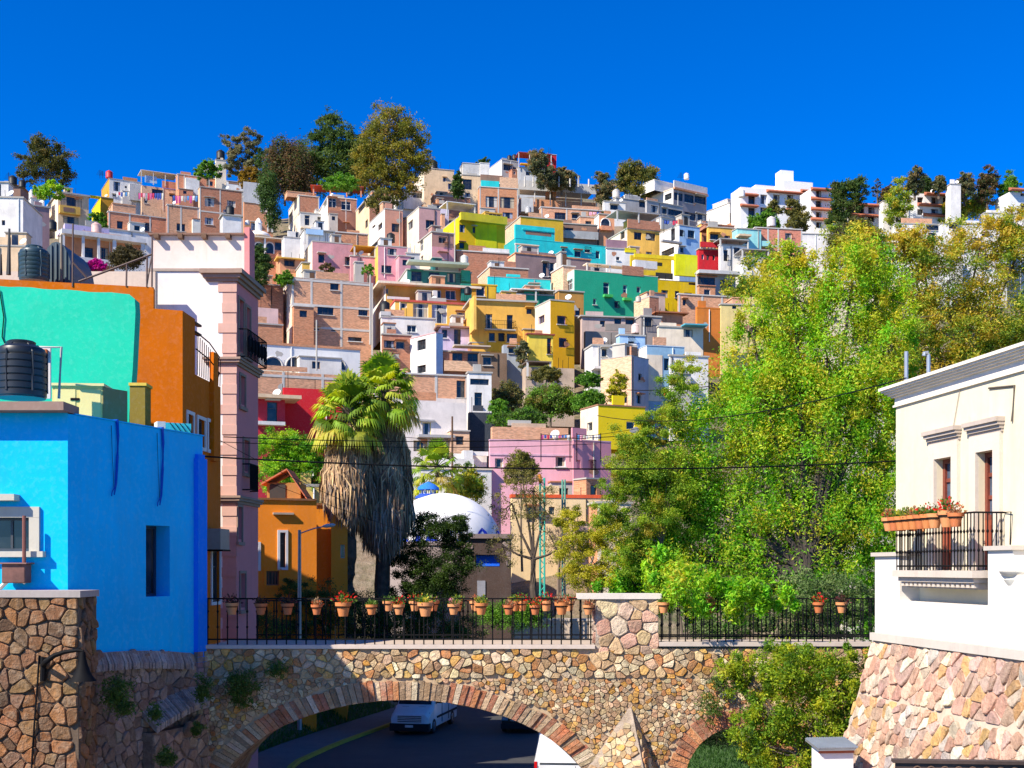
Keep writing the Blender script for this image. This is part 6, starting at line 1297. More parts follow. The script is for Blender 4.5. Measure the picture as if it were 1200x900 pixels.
def sd(w_):
    D = [('windscreen', VG, [('q', [(-.72,1.25,1.12),(.72,1.25,1.12),(.6,1.9,1.62),(-.6,1.9,1.62)])]),
     ('grille', CHR, [('b', (-.45,-.03,.62,.45,.0,.68)),('b', (-.5,-.03,.76,.5,.0,.80))]), ('bumper', RUB, [('b', (-.9,-.08,.25,.9,.3,.5))])]
    for s in (-1, 1): D.append(('headlight', plain((.4,.45,.5), .1, .3), [('b', (s*.72-.15,-.02,.66,s*.72+.15,.1,.82))])); D.append(('mirror', RUB, [('b', (s*1.0-.1,1.4,1.0,s*1.0+.1,1.5,1.2))]))
    return D
suv = [(0,.25,.6,.85,.82,.86,.75),(.1,.25,.7,.95,.88,.9,.8),(1.2,.25,.9,1.08,.9,.92,.84),(1.9,.25,.95,1.62,.9,.92,.68),(2.4,.25,.95,1.7,.9,.92,.7),(4.2,.25,.95,1.66,.9,.92,.68),(4.6,.3,.95,1.1,.86,.9,.8)]
vehicle('car', 'black car half hidden under the right side of the bridge arch', 'car', (U(586)*61+.95, 61, 0), R(-6), 1.8, suv, plain((.012,.013,.016), .2, 0, .6), None, None, [(-.82,.8,.34),(.82,.8,.34),(-.82,3.7,.34),(.82,3.7,.34)], sd)
def md(w_):
    D = [('rear_window', VG, [('q', [(-.74,-.015,1.35),(.74,-.015,1.35),(.66,.16,1.98),(-.66,.16,1.98)])]), ('bumper', stucco((.6,.6,.6)), [('b', (-.92,-.12,.3,.92,.1,.6))]), ('number_plate', plain((.6,.6,.55), .5), [('b', (-.25,-.03,.8,.25,-.0,.95))]), ('boot_seam', RUB, [('b', (-.80,-.008,.62,-.79,.0,1.3)), ('b', (.5,-.008,.62,.51,.0,1.3))])]
    for s in (-1, 1): D.append(('tail_light', plain((.6,.01,.01), .2), [('b', (s*.88-.05,-.02,.9,s*.88+.05,.08,1.45))]))
    return D
mv = [(0,.3,1.3,1.4,.92,.93,.88),(.2,.3,1.3,2.12,.93,.94,.74),(.6,.3,1.3,2.2,.93,.94,.78),(3.4,.3,1.3,2.2,.93,.94,.78),(4.2,.3,1.2,1.35,.93,.92,.8),(5,.3,.8,1.0,.88,.9,.7)]
vehicle('minivan', 'white minivan seen from behind with a red tail light at the arch foot', 'minivan', (U(626)*43+.93, 43, 0), R(-3), 1.9, [(a,b,c+.15,d+.25,e,f,g) for a,b,c,d,e,f,g in mv], WPAINT, None, None, [(-.84,.8,.34),(.84,.8,.34),(-.84,4,.34),(.84,4,.34)], md)
# ================================================================ GROUND
def rx_l(Y): return float(np.interp(Y, [-50,34,45,50.6,57,63,74,84,100], [-4.9,-4.9,-7.2,-9.1,-8.0,-6.5,-3.6,.0,6]))
def gz(X, Y):
    base = height(X, Y) if Y > 74 else 0.
    e = rx_l(Y)-2.6-X           # distance left of the footpath
    if e > 0: base = max(base, min(5.2, e*.7)*float(np.interp(Y, [46,56,120],[0,1,1])))
    r = X-(rx_l(Y)+13.5)
    if r > 0 and Y > 72: base = max(base, min(5.5, r*.9))
    return base-.12
Yg = list(np.arange(-60, 34, 6.))+list(np.arange(34, 112, 2.))+list(np.arange(112, 340, 6.))+[360,400,500,700,1200,3000]
Ug = np.linspace(-1, 1, 161); vs = []; fs = []; nx = 161
for Y in Yg:
    wd_ = max(60, Y*.62) if Y < 340 else Y*1.2
    for k in range(nx):
        s = Ug[k]; X = wd_*s*(.35+.65*abs(s)) if Y < 340 else wd_*s
        z = gz(X, Y) if Y > 20 else -.12
        if Y > 80: z += .9*math.sin(X*.11+Y*.07)*math.sin(Y*.09-X*.05)-1.2
        vs.append((X, Y, z))
for j in range(len(Yg)-1):
    for k in range(nx-1): a = j*nx+k; fs.append((a, a+1, a+1+nx, a+nx))
me = bpy.data.meshes.new('ground'); me.from_pydata(vs, [], fs); me.update()
for p in me.polygons: p.use_smooth = True
m, nt, b, o_ = newmat('hillside_earth'); tc = nd(nt, 'ShaderNodeTexCoord').outputs['Object']
n1 = noise(nt, tc, .12, 6, .7); n2 = noise(nt, tc, 1.1, 6, .75)
base = mixc(nt, ramp(nt, n1, .4, .6), (.20,.14,.085), (.07,.085,.03)); base = mixc(nt, ramp(nt, n2, .4, .7), base, (.30,.23,.16)); L(nt, base, b.inputs['Base Color']); b.inputs['Roughness'].default_value = 1; bump(nt, b, n2, 1., .4)
me.materials.append(m); g = bpy.data.objects.new('ground', me); col.objects.link(g); g['kind'] = 'structure'
def strip(name, ys, left, right, z, mat, thick=None):
    mb = MB()
    for i in range(len(ys)-1):
        a, c = ys[i], ys[i+1]; mb.face([(left(a),a,z),(right(a),a,z),(right(c),c,z),(left(c),c,z)])
        if thick: mb.face([(right(a),a,z-thick),(right(c),c,z-thick),(right(c),c,z),(right(a),a,z)][::-1])
    o = mb.build(name, mat); o['kind'] = 'structure'; return o
m, nt, b, o_ = newmat('asphalt'); tc = nd(nt, 'ShaderNodeTexCoord').outputs['Object']; n1 = noise(nt, tc, .5, 5, .7); n2 = noise(nt, tc, 40, 3, .7)
base = mixc(nt, ramp(nt, n1, .35, .7), (.035,.036,.038), (.060,.058,.055)); base = mixc(nt, ramp(nt, n2, .5, .9), base, (.09,.09,.09)); L(nt, base, b.inputs['Base Color']); b.inputs['Roughness'].default_value = .85; bump(nt, b, n2, .4, .01)
ys = list(np.arange(-40, 76, 2.))
strip('road', ys, lambda y: rx_l(y), lambda y: rx_l(y)+13, 0., m)
strip('sidewalk', ys, lambda y: rx_l(y)-2.5, lambda y: rx_l(y)-.22, .13, stucco((.16,.15,.145), .5, 2))
kb = strip('kerb', ys, lambda y: rx_l(y)-.22, lambda y: rx_l(y), .135, stucco((.50,.36,.05), .6, 3), .14)
strip('grass_bank', [34,38,42,46,50,54,58,62,66,70], lambda y: rx_l(y)-3.5, lambda y: rx_l(y)-2.5, .09, stucco((.05,.09,.02), .4, 3))
def tuft(name, label, pts, n, hgt, cols, kind='stuff', wd=.02):
    mb = MB()
    for _ in range(n):
        x, y, z = pts(); a = random.uniform(0, 6.28); l = hgt*random.uniform(.5,1.2); dx, dy = math.cos(a)*wd, math.sin(a)*wd; bx, by = random.gauss(0,l*.3), random.gauss(0,l*.3)
        c = vary(random.choice(cols))
        mb.face([(x-dx,y-dy,z),(x+dx,y+dy,z),(x+bx,y+by,z+l)], c=c)
    o = mb.build(name, LEAF); tag(o, label, 'grass', kind=kind); return o
tuft('grass', 'short green grass on the bank left of the road', lambda: (lambda y, e: (rx_l(y)-2.6-e, y, gz(rx_l(y)-2.6-e, y)+.1))(random.uniform(44, 72), random.random()*5), 26000, .25, [(.05,.12,.02),(.08,.15,.03)])
tuft('grass', 'green lawn seen through the small right arch', lambda: (lambda y: (random.uniform(max(4.4, rx_l(y)+13.3), 18), y, 0.0))(random.uniform(34,68)), 26000, .2, [(.025,.07,.012),(.035,.09,.015)], wd=.04)
strip('lawn', [33.6,38,42,48,54,60,66,72], lambda y: max(4.2, rx_l(y)+13.1), lambda y: 24, .02, stucco((.05,.11,.02), .3, 3))
# ================================================================ CABLES
def cable(label, pts, r=.02, sag=0):
    mb = MB(); out = []
    for i in range(len(pts)-1):
        a = P(*pts[i]); b = P(*pts[i+1])
        for k in range(12): f = k/12; out.append(a.lerp(b, f)-Vector((0,0,sag*4*f*(1-f))))
    out.append(P(*pts[-1])); mb.tube(out, r, 5); return single(mb, 'cable', IRON, label, 'cable')
cable('thick black overhead cable running across the whole scene before the palm', [(190,532,31),(1085,538,40)], .022, .35)
cable('thin black overhead cable crossing at the palm fronds', [(262,512,44),(800,506,60)], .018, .3)
cable('second thin overhead cable just above the thick one', [(240,517,44),(700,520,60)], .014, .2)
cable('overhead cable rising to the right in front of the white houses', [(735,457,112),(1062,395,75)], .035, 1.0)
cable('cable running through the big tree to the mansion roof', [(700,487,50),(1062,443,25)], .014, .5)
cable('thin grey cable dropping beside the orange house', [(238,505,44),(410,590,46)], .01, .1)
cable('thin cable stretched over the road in front of the orange house', [(300,560,50),(560,650,60)], .01, .1)
cable('lowest thin cable in front of the white lower house', [(470,512,80),(760,500,90)], .018, .6)
# ================================================================ VEGETATION
def leaves_mesh(name, cen, nrm_up, size, cols, parent, aspect=.45):
    n = len(cen); rs = RNG
    d = rs.normal(size=(n,3)); d /= np.linalg.norm(d, axis=1)[:,None]
    nn = rs.normal(size=(n,3)); nn[:,2] = np.abs(nn[:,2])*nrm_up+.1; nn /= np.linalg.norm(nn, axis=1)[:,None]
    a = np.cross(d, nn); a /= np.linalg.norm(a, axis=1)[:,None]; b = np.cross(nn, a)
    s = (size*rs.uniform(.6, 1.4, n))[:,None]
    v = np.empty((n,4,3)); v[:,0] = cen-b*s; v[:,1] = cen+a*s*aspect+nn*s*.12; v[:,2] = cen+b*s; v[:,3] = cen-a*s*aspect+nn*s*.12
    me = bpy.data.meshes.new(name); me.vertices.add(n*4); me.loops.add(n*4); me.polygons.add(n)
    off = np.zeros(3); p = parent
    while p is not None: off += np.array(p.location); p = p.parent
    me.vertices.foreach_set('co', (v-off).astype(np.float32).ravel()); me.loops.foreach_set('vertex_index', np.arange(n*4, dtype=np.int32))
    me.polygons.foreach_set('loop_start', np.arange(0, n*4, 4, dtype=np.int32))
    me.update(calc_edges=True)
    ca = me.color_attributes.new('Col', 'FLOAT_COLOR', 'CORNER'); c = np.ones((n,4,4)); c[:,:,:3] = cols[:,None,:]; ca.data.foreach_set('color', c.astype(np.float32).ravel())
    me.materials.append(LEAF); o = bpy.data.objects.new(name, me); col.objects.link(o)
    if parent: o.parent = parent
    return o
def tree(label, nm, cat, D, blobs, n, leaf, pal, trunk=None, tr=.18, group=None, clump=.16, dep=.9, sparse=.5, hs=0., bark=(.16,.12,.09), aspect=.45, up=1.0, droop=0., K=None):
    bx = [(P(x,y,D+(o[0] if o else 0)), rx/F*D, ry/F*D) for (x,y,rx,ry,*o) in blobs]
    if trunk is None: trunk = (blobs[0][0], max(b[1]+b[3] for b in blobs)+4)
    base = P(trunk[0], trunk[1], D); root = thing(nm, base, label, cat, group)
    vol = np.array([b[1]*b[2] for b in bx]); vol = vol/vol.sum(); C = []; CC = []; tips = []
    pal = np.array(pal); zs_ = [b[0].z for b in bx]; zmid = sum(zs_)/len(zs_); zr = max(zs_)-min(zs_)+1
    for (c, rx, rz), w, bl in zip(bx, vol, blobs):
        m = max(6, int((K or n/70)*w)); ry = (rx+rz)/2*dep; r0 = clump*(rx+rz)/2
        u = RNG.normal(size=(m,3)); u /= np.linalg.norm(u, axis=1)[:,None]; rad = RNG.uniform(sparse**2, 1.0, m)**.5*RNG.uniform(.72,1.22,m)
        cc = np.array(c)+u*rad[:,None]*np.array([rx,ry,rz]); k = max(8, int(n*w/m))
        tone = np.clip(.5+RNG.normal(size=m)*.24, 0, 1)
        for q in range(m):
            kk = int(k*RNG.uniform(.5,1.5)); g = RNG.normal(size=(kk,3))*np.array([1,1,.7+droop])*r0*RNG.uniform(.6,1.3)*.6
            if droop: g[:,2] -= np.abs(RNG.normal(size=kk))*droop*r0
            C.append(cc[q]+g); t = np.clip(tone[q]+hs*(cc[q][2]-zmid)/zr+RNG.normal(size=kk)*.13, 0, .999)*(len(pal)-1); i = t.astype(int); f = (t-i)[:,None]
            cl = pal[i]*(1-f)+pal[i+1]*f if len(pal) > 1 else np.repeat(pal, kk, 0)
            CC.append(cl*RNG.uniform(.82,1.18,(kk,1))*RNG.uniform(.8,1.15))
        if Vector(c).y > D-5: tips += [Vector(cc[q]) for q in RNG.choice(m, min(m, 9), replace=False)]
    leaves_mesh('crown', np.concatenate(C), up, leaf, np.concatenate(CC), root, aspect)
    mb = MB(); top = sum((b[0] for b in bx), Vector())/len(bx); hgt = (top-base).length; fork = base.lerp(top, .55)
    mid = base.lerp(fork, .5)+Vector((random.uniform(-.04,.04)*hgt, 0, 0)); mb.tube([base-Vector((0,0,.6 if tr > .05 else .0)), mid, fork], [tr, tr*.8, tr*.6], 9)
    for (c, rx, rz) in bx:
        if c.y < D-5: continue
        m = fork.lerp(c, .5)+Vector((random.uniform(-.1,.1)*rx, 0, -.1*rz)); mb.tube([fork, m, c], [tr*.36, tr*.24, tr*.12], 7)
    for tp in tips:
        c = min((b[0] for b in bx), key=lambda q: (q-tp).length); m = c.lerp(tp, .5)+Vector((random.gauss(0,.05), random.gauss(0,.05), -.05))*hgt*.3; mb.tube([c, m, tp], [tr*.11, tr*.07, tr*.03], 5)
    mb.build('trunk', plain(bark, .95, var=.3), root)
    return root
G_DK = [(0.031,0.070,0.019),(0.062,0.116,0.028),(0.109,0.171,0.031)]
G_OL = [(0.093,0.101,0.031),(0.155,0.155,0.039),(0.264,0.217,0.046)]
G_EU = [(0.078,0.101,0.046),(0.155,0.171,0.078),(0.310,0.202,0.078)]
G_BR = [(.06,.11,.03),(.10,.12,.03),(0.070,0.054,0.031),(0.155,0.093,0.046),(0.232,0.139,0.062),(0.093,0.109,0.031)]
G_LIME = [(0.062,0.202,0.016),(0.139,0.357,0.023),(0.310,0.527,0.031),(0.496,0.589,0.046)]
G_YEL = [(0.155,0.202,0.016),(0.403,0.403,0.031),(0.600,0.527,0.046),(0.248,0.310,0.031)]
G_MIX = [(0.062,0.139,0.023),(0.186,0.310,0.031),(0.434,0.449,0.046),(0.558,0.372,0.046)]
G_FR = [(0.062,0.171,0.019),(0.124,0.279,0.031),(0.217,0.372,0.039)]
def far(label, x, y0, y1, rx, D, pal, n=5200, nm='tree', cat='tree', lf=1.0, sparse=.45, blobs=None, **k):
    cy = (y0+y1)/2; ry = (y1-y0)/2
    bl = blobs or [(x, cy, rx*.75, ry*.75), (x-rx*.5, cy+ry*.2, rx*.5, ry*.55), (x+rx*.5, cy+ry*.1, rx*.5, ry*.6), (x+rx*.1, cy-ry*.45, rx*.5, ry*.5)]
    bu = cat in ('bush', 'plant')
    if (bu or rx < 21) and not blobs: bl = bl+[(x, y1-ry*.25, rx*.95, ry*.45)]
    n = int(n*1.7); return tree(label, nm, cat, D, bl, n, 1.25*lf/F*D, pal, trunk=k.pop('trunk', (x, y1-1 if bu else y1+6)), tr=k.pop('tr', (.7 if bu else 1.5)/F*D), sparse=sparse, clump=k.pop('clump', .24 if not k.get('K') else .22), K=k.pop('K', n/(38 if bu else 62)), **k)
far('lone dark round tree on the left skyline', 53, 157, 218, 31, 268, [(.04,.06,.015),(.09,.10,.025),(.19,.14,.04)], 9000, blobs=[(52,170,20,14),(38,185,17,14),(70,185,18,16),(52,195,26,18),(35,205,14,12),(74,206,12,14)])
far('bright green bush below the lone dark tree', 58, 210, 232, 19, 240, G_LIME, 3000, 'bush', 'bush')
far('small green tree behind the slim stair tower', 243, 186, 208, 17, 290, G_FR, 2500)
far('tall airy grey green eucalyptus with gaps at the left of the grove', 284, 150, 212, 19, 285, [(.12,.14,.07),(.20,.20,.10),(.28,.22,.11)], 8000, 'eucalyptus_tree', sparse=.5, clump=.2, K=130, blobs=[(272,168,11,12),(292,162,13,14),(283,182,18,14),(274,198,12,12),(296,196,12,14)])
far('rust orange bush at the foot of the grove', 293, 194, 218, 14, 255, [(.22,.15,.02),(.34,.20,.03),(.14,.12,.02)], 3000, 'bush', 'bush')
far('dark hanging brownish tree in the middle of the grove', 334, 160, 232, 32, 270, G_BR, 15000, blobs=[(330,178,20,20),(345,195,22,30),(320,205,16,25),(310,215,14,16),(352,215,16,16)], droop=.8)
far('slender dark green tree falling between the houses', 316, 225, 262, 12, 205, G_DK, 5000, blobs=[(314,215,11,22),(320,245,9,22),(311,232,8,18)], droop=.6)
far('tall dark green tree with a pointed top in the grove', 389, 127, 215, 30, 275, G_DK+[(.12,.14,.03)], 17000, blobs=[(388,148,16,18),(375,165,15,14),(400,165,22,18),(372,190,17,18),(398,195,26,24),(415,180,14,20)])
far('huge olive and yellow eucalyptus at the right of the grove', 458, 125, 235, 44, 262, [(.08,.11,.02),(.17,.19,.03),(.32,.27,.04),(.26,.17,.05)], 26000, 'eucalyptus_tree', blobs=[(455,145,28,20),(480,160,22,20),(440,170,22,22),(465,190,30,24),(492,185,14,22),(440,208,28,20),(476,215,18,18),(425,190,14,20),(452,228,26,12)], trunk=(461,250), bark=(.35,.30,.24))
far('dark green filler tree behind the middle of the grove', 355, 170, 232, 34, 283, G_DK, 15000, blobs=[(350,190,24,24),(365,205,26,26),(335,210,20,20),(312,190,14,20),(425,180,18,24),(420,205,22,22)])
far('bright green bush under the dark pointed tree', 398, 202, 222, 24, 250, G_FR, 4000, 'bush', 'bush')
far('dry yellowish bare bush beneath the huge eucalyptus', 445, 222, 246, 20, 225, G_OL, 2500, 'bush', 'bush', sparse=.5)
far('grey green tree on the colonnade house corner', 633, 174, 208, 15, 252, G_EU, 5000, blobs=[(630,188,12,13),(635,200,14,10),(640,212,12,8)])
far('low olive tree behind the concrete columns', 658, 195, 220, 20, 256, G_EU, 5000)
far('left small ridge tree near the office block', 707, 200, 242, 12, 256, G_EU, 4500, blobs=[(705,208,9,8),(710,222,13,12),(706,234,10,8)])
far('right spreading ridge tree near the office block', 745, 186, 235, 27, 262, [(.08,.11,.03),(.18,.19,.04),(.30,.23,.06)], 9000, blobs=[(740,200,16,13),(757,208,16,13),(731,210,12,12),(745,225,20,10)])
far('narrow dark cypress beside the patio house', 536, 203, 232, 8, 242, G_DK, 4500, 'cypress_tree', blobs=[(536,212,5,10),(536,222,7,12)], sparse=.2)
far('palm like tree on the ridge right of the cypress', 566, 184, 192, 8, 275, G_DK, 900)
far('dark green round tree in front of the ridge hotel', 895, 245, 272, 20, 235, G_FR, 7000, sparse=.2)
far('airy olive tree before the hotel facade', 933, 233, 275, 13, 232, G_OL, 4500, blobs=[(930,243,11,11),(935,258,13,14),(940,270,9,9)])
far('small olive tree left of the airy hotel tree', 906, 233, 252, 10, 236, G_OL, 2200)
far('tall dark paired trees right of the ridge hotel', 992, 210, 270, 21, 245, G_DK+[(.10,.09,.03)], 11000, blobs=[(984,225,12,14),(1002,224,13,14),(985,245,14,16),(1004,240,9,10),(980,262,12,12)])
far('wispy solitary thin tree on the right skyline', 1028, 208, 235, 7, 262, [(.07,.08,.05)], 350, sparse=.6, K=14)
far('big olive bush below the lodge', 1002, 255, 300, 36, 215, [(.07,.08,.02),(.12,.12,.03),(.16,.15,.05)], 12000, 'bush', 'bush')
far('grey dry scrub bush right of the olive bush', 1010, 285, 318, 28, 190, [(.16,.13,.09),(.22,.18,.12),(.10,.09,.05)], 6000, 'bush', 'bush')
for i, (x, y0, y1, rx, pal) in enumerate([(1052,203,262,16,G_MIX),(1072,193,225,12,G_EU),(1100,204,224,9,G_EU),(1130,200,232,13,G_EU),(1157,190,238,13,G_BR+G_DK),(1183,200,240,13,G_FR),(1118,226,262,16,G_MIX),(1140,222,262,26,G_MIX),(1085,205,228,8,G_DK),(1193,235,262,12,G_MIX),(1040,215,240,8,G_BR)]):
    far('%s skyline tree in the right hand row' % ['broad olive leftmost','thin grey green second','small pale third','round brownish','tall dark brown','light green feathery','low olive','wide bushy olive','small dark','brown rightmost','little brown'][i], x, y0, y1, rx, 240+i, pal, 4200, sparse=.4)
# trees & shrubs in town
for a in [('dark small tree beside the brick three storey row',302,283,332,17,150,G_DK,8000),('green bush by the red tiled terrace',333,317,333,12,150,G_FR,2500),
  ('brown green bush in front of the white portico',148,285,312,24,150,[(.07,.06,.03),(.12,.10,.04)],6000),('green leafy tree beside the ochre terrace house',115,246,266,12,185,G_FR,2500),
  ('dry reddish shrub on the brick rooftop',383,305,325,10,158,G_BR,1200),('small yucca tuft above the brick house',431,308,322,9,158,G_FR,900),
  ('left scrub bush on the rocky slope',594,445,480,20,122,G_OL+G_EU,6000),('large green scrub tree on the slope',645,448,492,36,118,G_FR+G_OL,16000),
  ('right green shrub on the slope under white house',690,455,480,22,116,G_FR,7000),('dark green low shrubs above the ruined shed',612,478,500,34,112,G_DK+G_FR,7000),
  ('bright leaved fig tree beside the dark stone block',585,463,500,15,115,G_FR,5000),('grey green climbing plant beside yellow house',612,394,428,9,136,G_EU,2200),
  ('yellow leaved tree against the white and brick house',723,432,470,14,116,G_YEL,2600),('small green bush next to brick house terrace',690,435,452,16,122,G_FR,3000),
  ('pale bush by the yellow tower foot',640,428,446,20,125,G_OL,3500),
  ('light green bush left of the hotel steps',880,322,350,20,150,G_FR,4500),('yellow green bush on the far right slope',905,292,330,14,165,G_YEL,3000),
  ('green shrubs below the grey slab house',880,330,352,30,160,G_FR+G_OL,6000),('small roof garden shrub on the brick terrace',706,248,262,9,214,G_OL,1200)]:
    far(a[0], a[1], a[2], a[3], a[4], a[5], a[6], a[7], 'bush' if 'bush' in a[0] or 'shrub' in a[0] else 'tree', 'bush' if 'bush' in a[0] or 'shrub' in a[0] else 'tree')
far('magenta bougainvillea under the portico', 113, 303, 316, 13, 140, [(.45,.01,.22),(.6,.03,.35)], 2600, 'bougainvillea', 'plant')
far('bright green leafy tree behind the orange house', 342, 503, 590, 46, 75, G_LIME, 34000, blobs=[(318,525,22,20),(345,520,24,18),(365,540,22,22),(330,555,34,22),(372,565,18,20),(352,580,30,14)], lf=.9, K=260)
far('airy green yellow tree behind the small palm', 545, 540, 600, 24, 93, G_MIX, 8000)
far('dark green tree in front of the domed church', 512, 585, 705, 52, 68, [(.015,.035,.01),(.04,.08,.012),(.09,.15,.02)], 46000, blobs=[(505,625,38,26),(535,620,20,22),(480,660,30,26),(520,668,38,30),(545,655,16,20),(500,695,40,20),(470,700,26,16)], lf=.85, K=330, trunk=(505,745))
far('orange tipped olive tree in front of the pink house', 609, 525, 575, 22, 88, G_OL+G_YEL[:1], 8000, lf=.9, trunk=(612,660))
far('dark foliage added for the under-bridge shade in the small right arch', 840, 846, 872, 40, 48, [(.01,.02,.006),(.02,.035,.01)], 6000, 'shade_leaves', 'bush', lf=.7)  # added dark leaves stand in for the shade under the bridge
# thorny half bare tree
far('thin leaved thorny tree with a forked dark trunk beyond the railing', 625, 560, 690, 50, 70, [(.30,.26,.08),(.22,.20,.05),(.16,.14,.05)], 5200, blobs=[(600,590,28,26),(640,600,30,26),(660,640,28,26),(590,640,24,24),(625,575,30,20),(612,560,26,18)], sparse=.5, lf=.85, K=170, trunk=(630,722), tr=.26, bark=(.10,.075,.06), clump=.2)
def bare(label, D, x, y, h0, n, seed, c=(.22,.16,.12)):
    rnd = random.Random(seed); mb = MB()
    def br(p, d, l, r, k):
        e = p+d*l; m = p.lerp(e, .5)+Vector((rnd.gauss(0,.05),rnd.gauss(0,.05),0))*l; mb.tube([p,m,e],[r,r*.85,r*.7],5,cap=False)
        if k == 0: return
        for _ in range(rnd.choice([2,3,3])):
            nd_ = (d+Vector((rnd.gauss(0,.5),rnd.gauss(0,.5),rnd.gauss(.1,.35)))).normalized(); br(e, nd_, l*rnd.uniform(.6,.85), r*.6, k-1)
    br(P(x,y,D), Vector((0,0,1)), h0, .16, n); return single(mb, 'bare_tree', plain(c, .9), label, 'tree')
bare('leafless twiggy tree between the stone block and lattice masts', 67, 655, 720, 1.9, 5, 3)
bare('second leafless tree behind the masts', 74, 690, 700, 1.7, 5, 9, (.26,.19,.13))
far('yellow green shrub tree right of the masts', 705, 600, 700, 52, 62, G_YEL, 30000, blobs=[(680,640,30,22),(715,625,28,26),(740,650,28,28),(690,672,36,20),(730,680,34,18),(665,610,20,18)], lf=.85, K=260, sparse=.4)
far('olive brown tall tree left of the big green tree', 755, 440, 650, 60, 46, [(.07,.16,.015),(.18,.32,.025),(.32,.42,.03),(.40,.30,.04)], 66000, blobs=[(738,550,26,40),(715,600,26,22),(735,645,30,24),(790,470,24,36),(745,510,26,24),(770,545,40,30),(730,570,26,22),(785,590,40,32),(745,620,26,24),(800,440,20,26),(770,500,20,24)], lf=.85, K=420, trunk=(800,745), sparse=.35)
far('young green plants behind the pillar railing', 600, 700, 735, 46, 64, G_FR, 9000, 'bush', 'bush', lf=.8)
far('dark leafy shrubs behind the left railing', 385, 680, 752, 60, 60, G_DK, 22000, 'bush', 'bush', lf=.8, blobs=[(350,700,22,24),(380,715,26,30),(420,720,30,30),(445,735,30,22),(340,740,30,16)], K=200)
far('dark green garden shrubs between the palms and the stone block', 500, 690, 755, 50, 61, G_DK+[(.10,.17,.03)], 22000, 'bush', 'bush', lf=.8, blobs=[(470,725,30,30),(510,730,34,28),(545,738,26,22),(435,742,26,16),(490,750,50,14)], K=240)
far('dark bamboo like shrub behind the far left railing', 300, 690, 760, 40, 52, G_DK, 9000, 'bush', 'bush', lf=.7, blobs=[(300,735,40,22),(270,745,26,14)])
# the big tree on the right, and its neighbours
BL = [(935,460,60,50),(1045,500,30,60),(1040,640,25,45),(745,685,40,26),(770,650,40,35),(725,700,26,20),(1000,720,50,25),(805,688,30,18,-17.2),(850,700,34,16,-17.2),(900,694,26,14,-17.2),(780,665,24,16,-16),(1010,470,50,45),(1035,560,35,50),(1030,340,40,40),(790,600,40,40),(1010,620,45,45),(890,425,55,45),(930,350,60,50),(1000,320,50,40),(970,420,70,55),(1040,400,40,50),(860,500,80,55),(960,510,75,55),(800,560,60,45),(880,590,80,50),(980,600,70,50),(820,650,75,45),(910,670,75,45),(1000,680,40,40),(770,690,45,30),(860,710,60,28),(930,300,34,24),(880,385,24,20)]
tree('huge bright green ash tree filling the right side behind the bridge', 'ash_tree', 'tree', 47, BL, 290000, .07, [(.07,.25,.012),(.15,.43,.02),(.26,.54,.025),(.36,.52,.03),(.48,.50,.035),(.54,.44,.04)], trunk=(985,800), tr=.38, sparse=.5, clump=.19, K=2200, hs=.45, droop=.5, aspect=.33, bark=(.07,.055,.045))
tree('yellow tinted feathery tree above the mansion roof at right', 'feathery_tree', 'tree', 62, [(1150,280,50,26),(1060,285,36,24),(1195,265,30,24),(1120,440,70,30),(1060,430,40,40),(1190,440,40,30),(1110,330,60,45),(1170,370,50,50),(1060,370,50,40),(1130,400,60,35),(1190,300,40,40),(1080,300,40,25),(1215,400,40,40),(1010,280,40,20)], 110000, .075, G_MIX+[(.50,.38,.04)], trunk=(1110,640), tr=.3, sparse=.5, clump=.22, K=800, aspect=.35)
tree('airy thin branched tree standing before the red brick house', 'feathery_tree', 'tree', 75, [(865,335,20,16),(900,345,24,20),(885,305,16,12)], 3500, .08, G_YEL+G_FR, trunk=(870,480), tr=.1, sparse=.6, clump=.3, K=110)
tree('hanging leafy vine bush spilling over the bridge at right', 'hanging_bush', 'bush', 27.6, [(860,800,24,24),(870,775,26,18),(1005,820,26,40),(990,865,30,30),(870,860,22,30),(925,775,45,24),(925,790,45,34),(975,800,46,36),(900,830,34,34),(950,850,52,40),(1000,780,24,26),(905,880,34,30),(960,890,44,26),(880,800,22,20)], 52000, .042, [(.05,.13,.01),(.14,.26,.015),(.32,.40,.02),(.46,.44,.03)], trunk=(950,960), tr=.1, sparse=.4, clump=.2, K=480, aspect=.33, droop=.3)
tree('grey green feathery shrub behind the right railing', 'shrub', 'bush', 38, [(960,700,60,34),(900,715,50,30),(1010,705,30,36),(840,735,50,20),(960,740,60,24)], 24000, .045, [(.06,.12,.03),(.14,.22,.06),(.22,.26,.10)], trunk=(960,790), tr=.08, sparse=.4, K=300)
# plants growing from walls
for lb, x, y, rx, ry, D, n in [('bushy green fern growing from the stone wall below the blue house',140,815,18,27,25.7,2600),('small green weed on the lower ledge of the stone wall',182,838,9,11,26.2,700),('green weed on the stone quoin at the bridge corner',238,810,10,18,28.6,1200),('small leafy weed low on the quoin',232,855,8,10,28.6,600),('dark green tuft growing from the bridge wall at left',283,805,20,27,29.6,2600),('thin weeds on the bridge wall left of the arch',325,785,14,12,29.7,700),('weed at the foot of the left stone wall',195,888,12,12,26.4,900),('trailing plant on the small right arch',832,830,14,22,29.6,900),('small leaf tuft on the bridge wall near the right arch',840,800,10,9,29.7,500)]:
    tree(lb, 'wall_plant', 'plant', D, [(x,y,rx,ry)], n, .035, G_DK[1:]+[(.06,.15,.02)], trunk=(x,y+ry*.1), tr=.01, sparse=.1, clump=.35, K=40, aspect=.35)
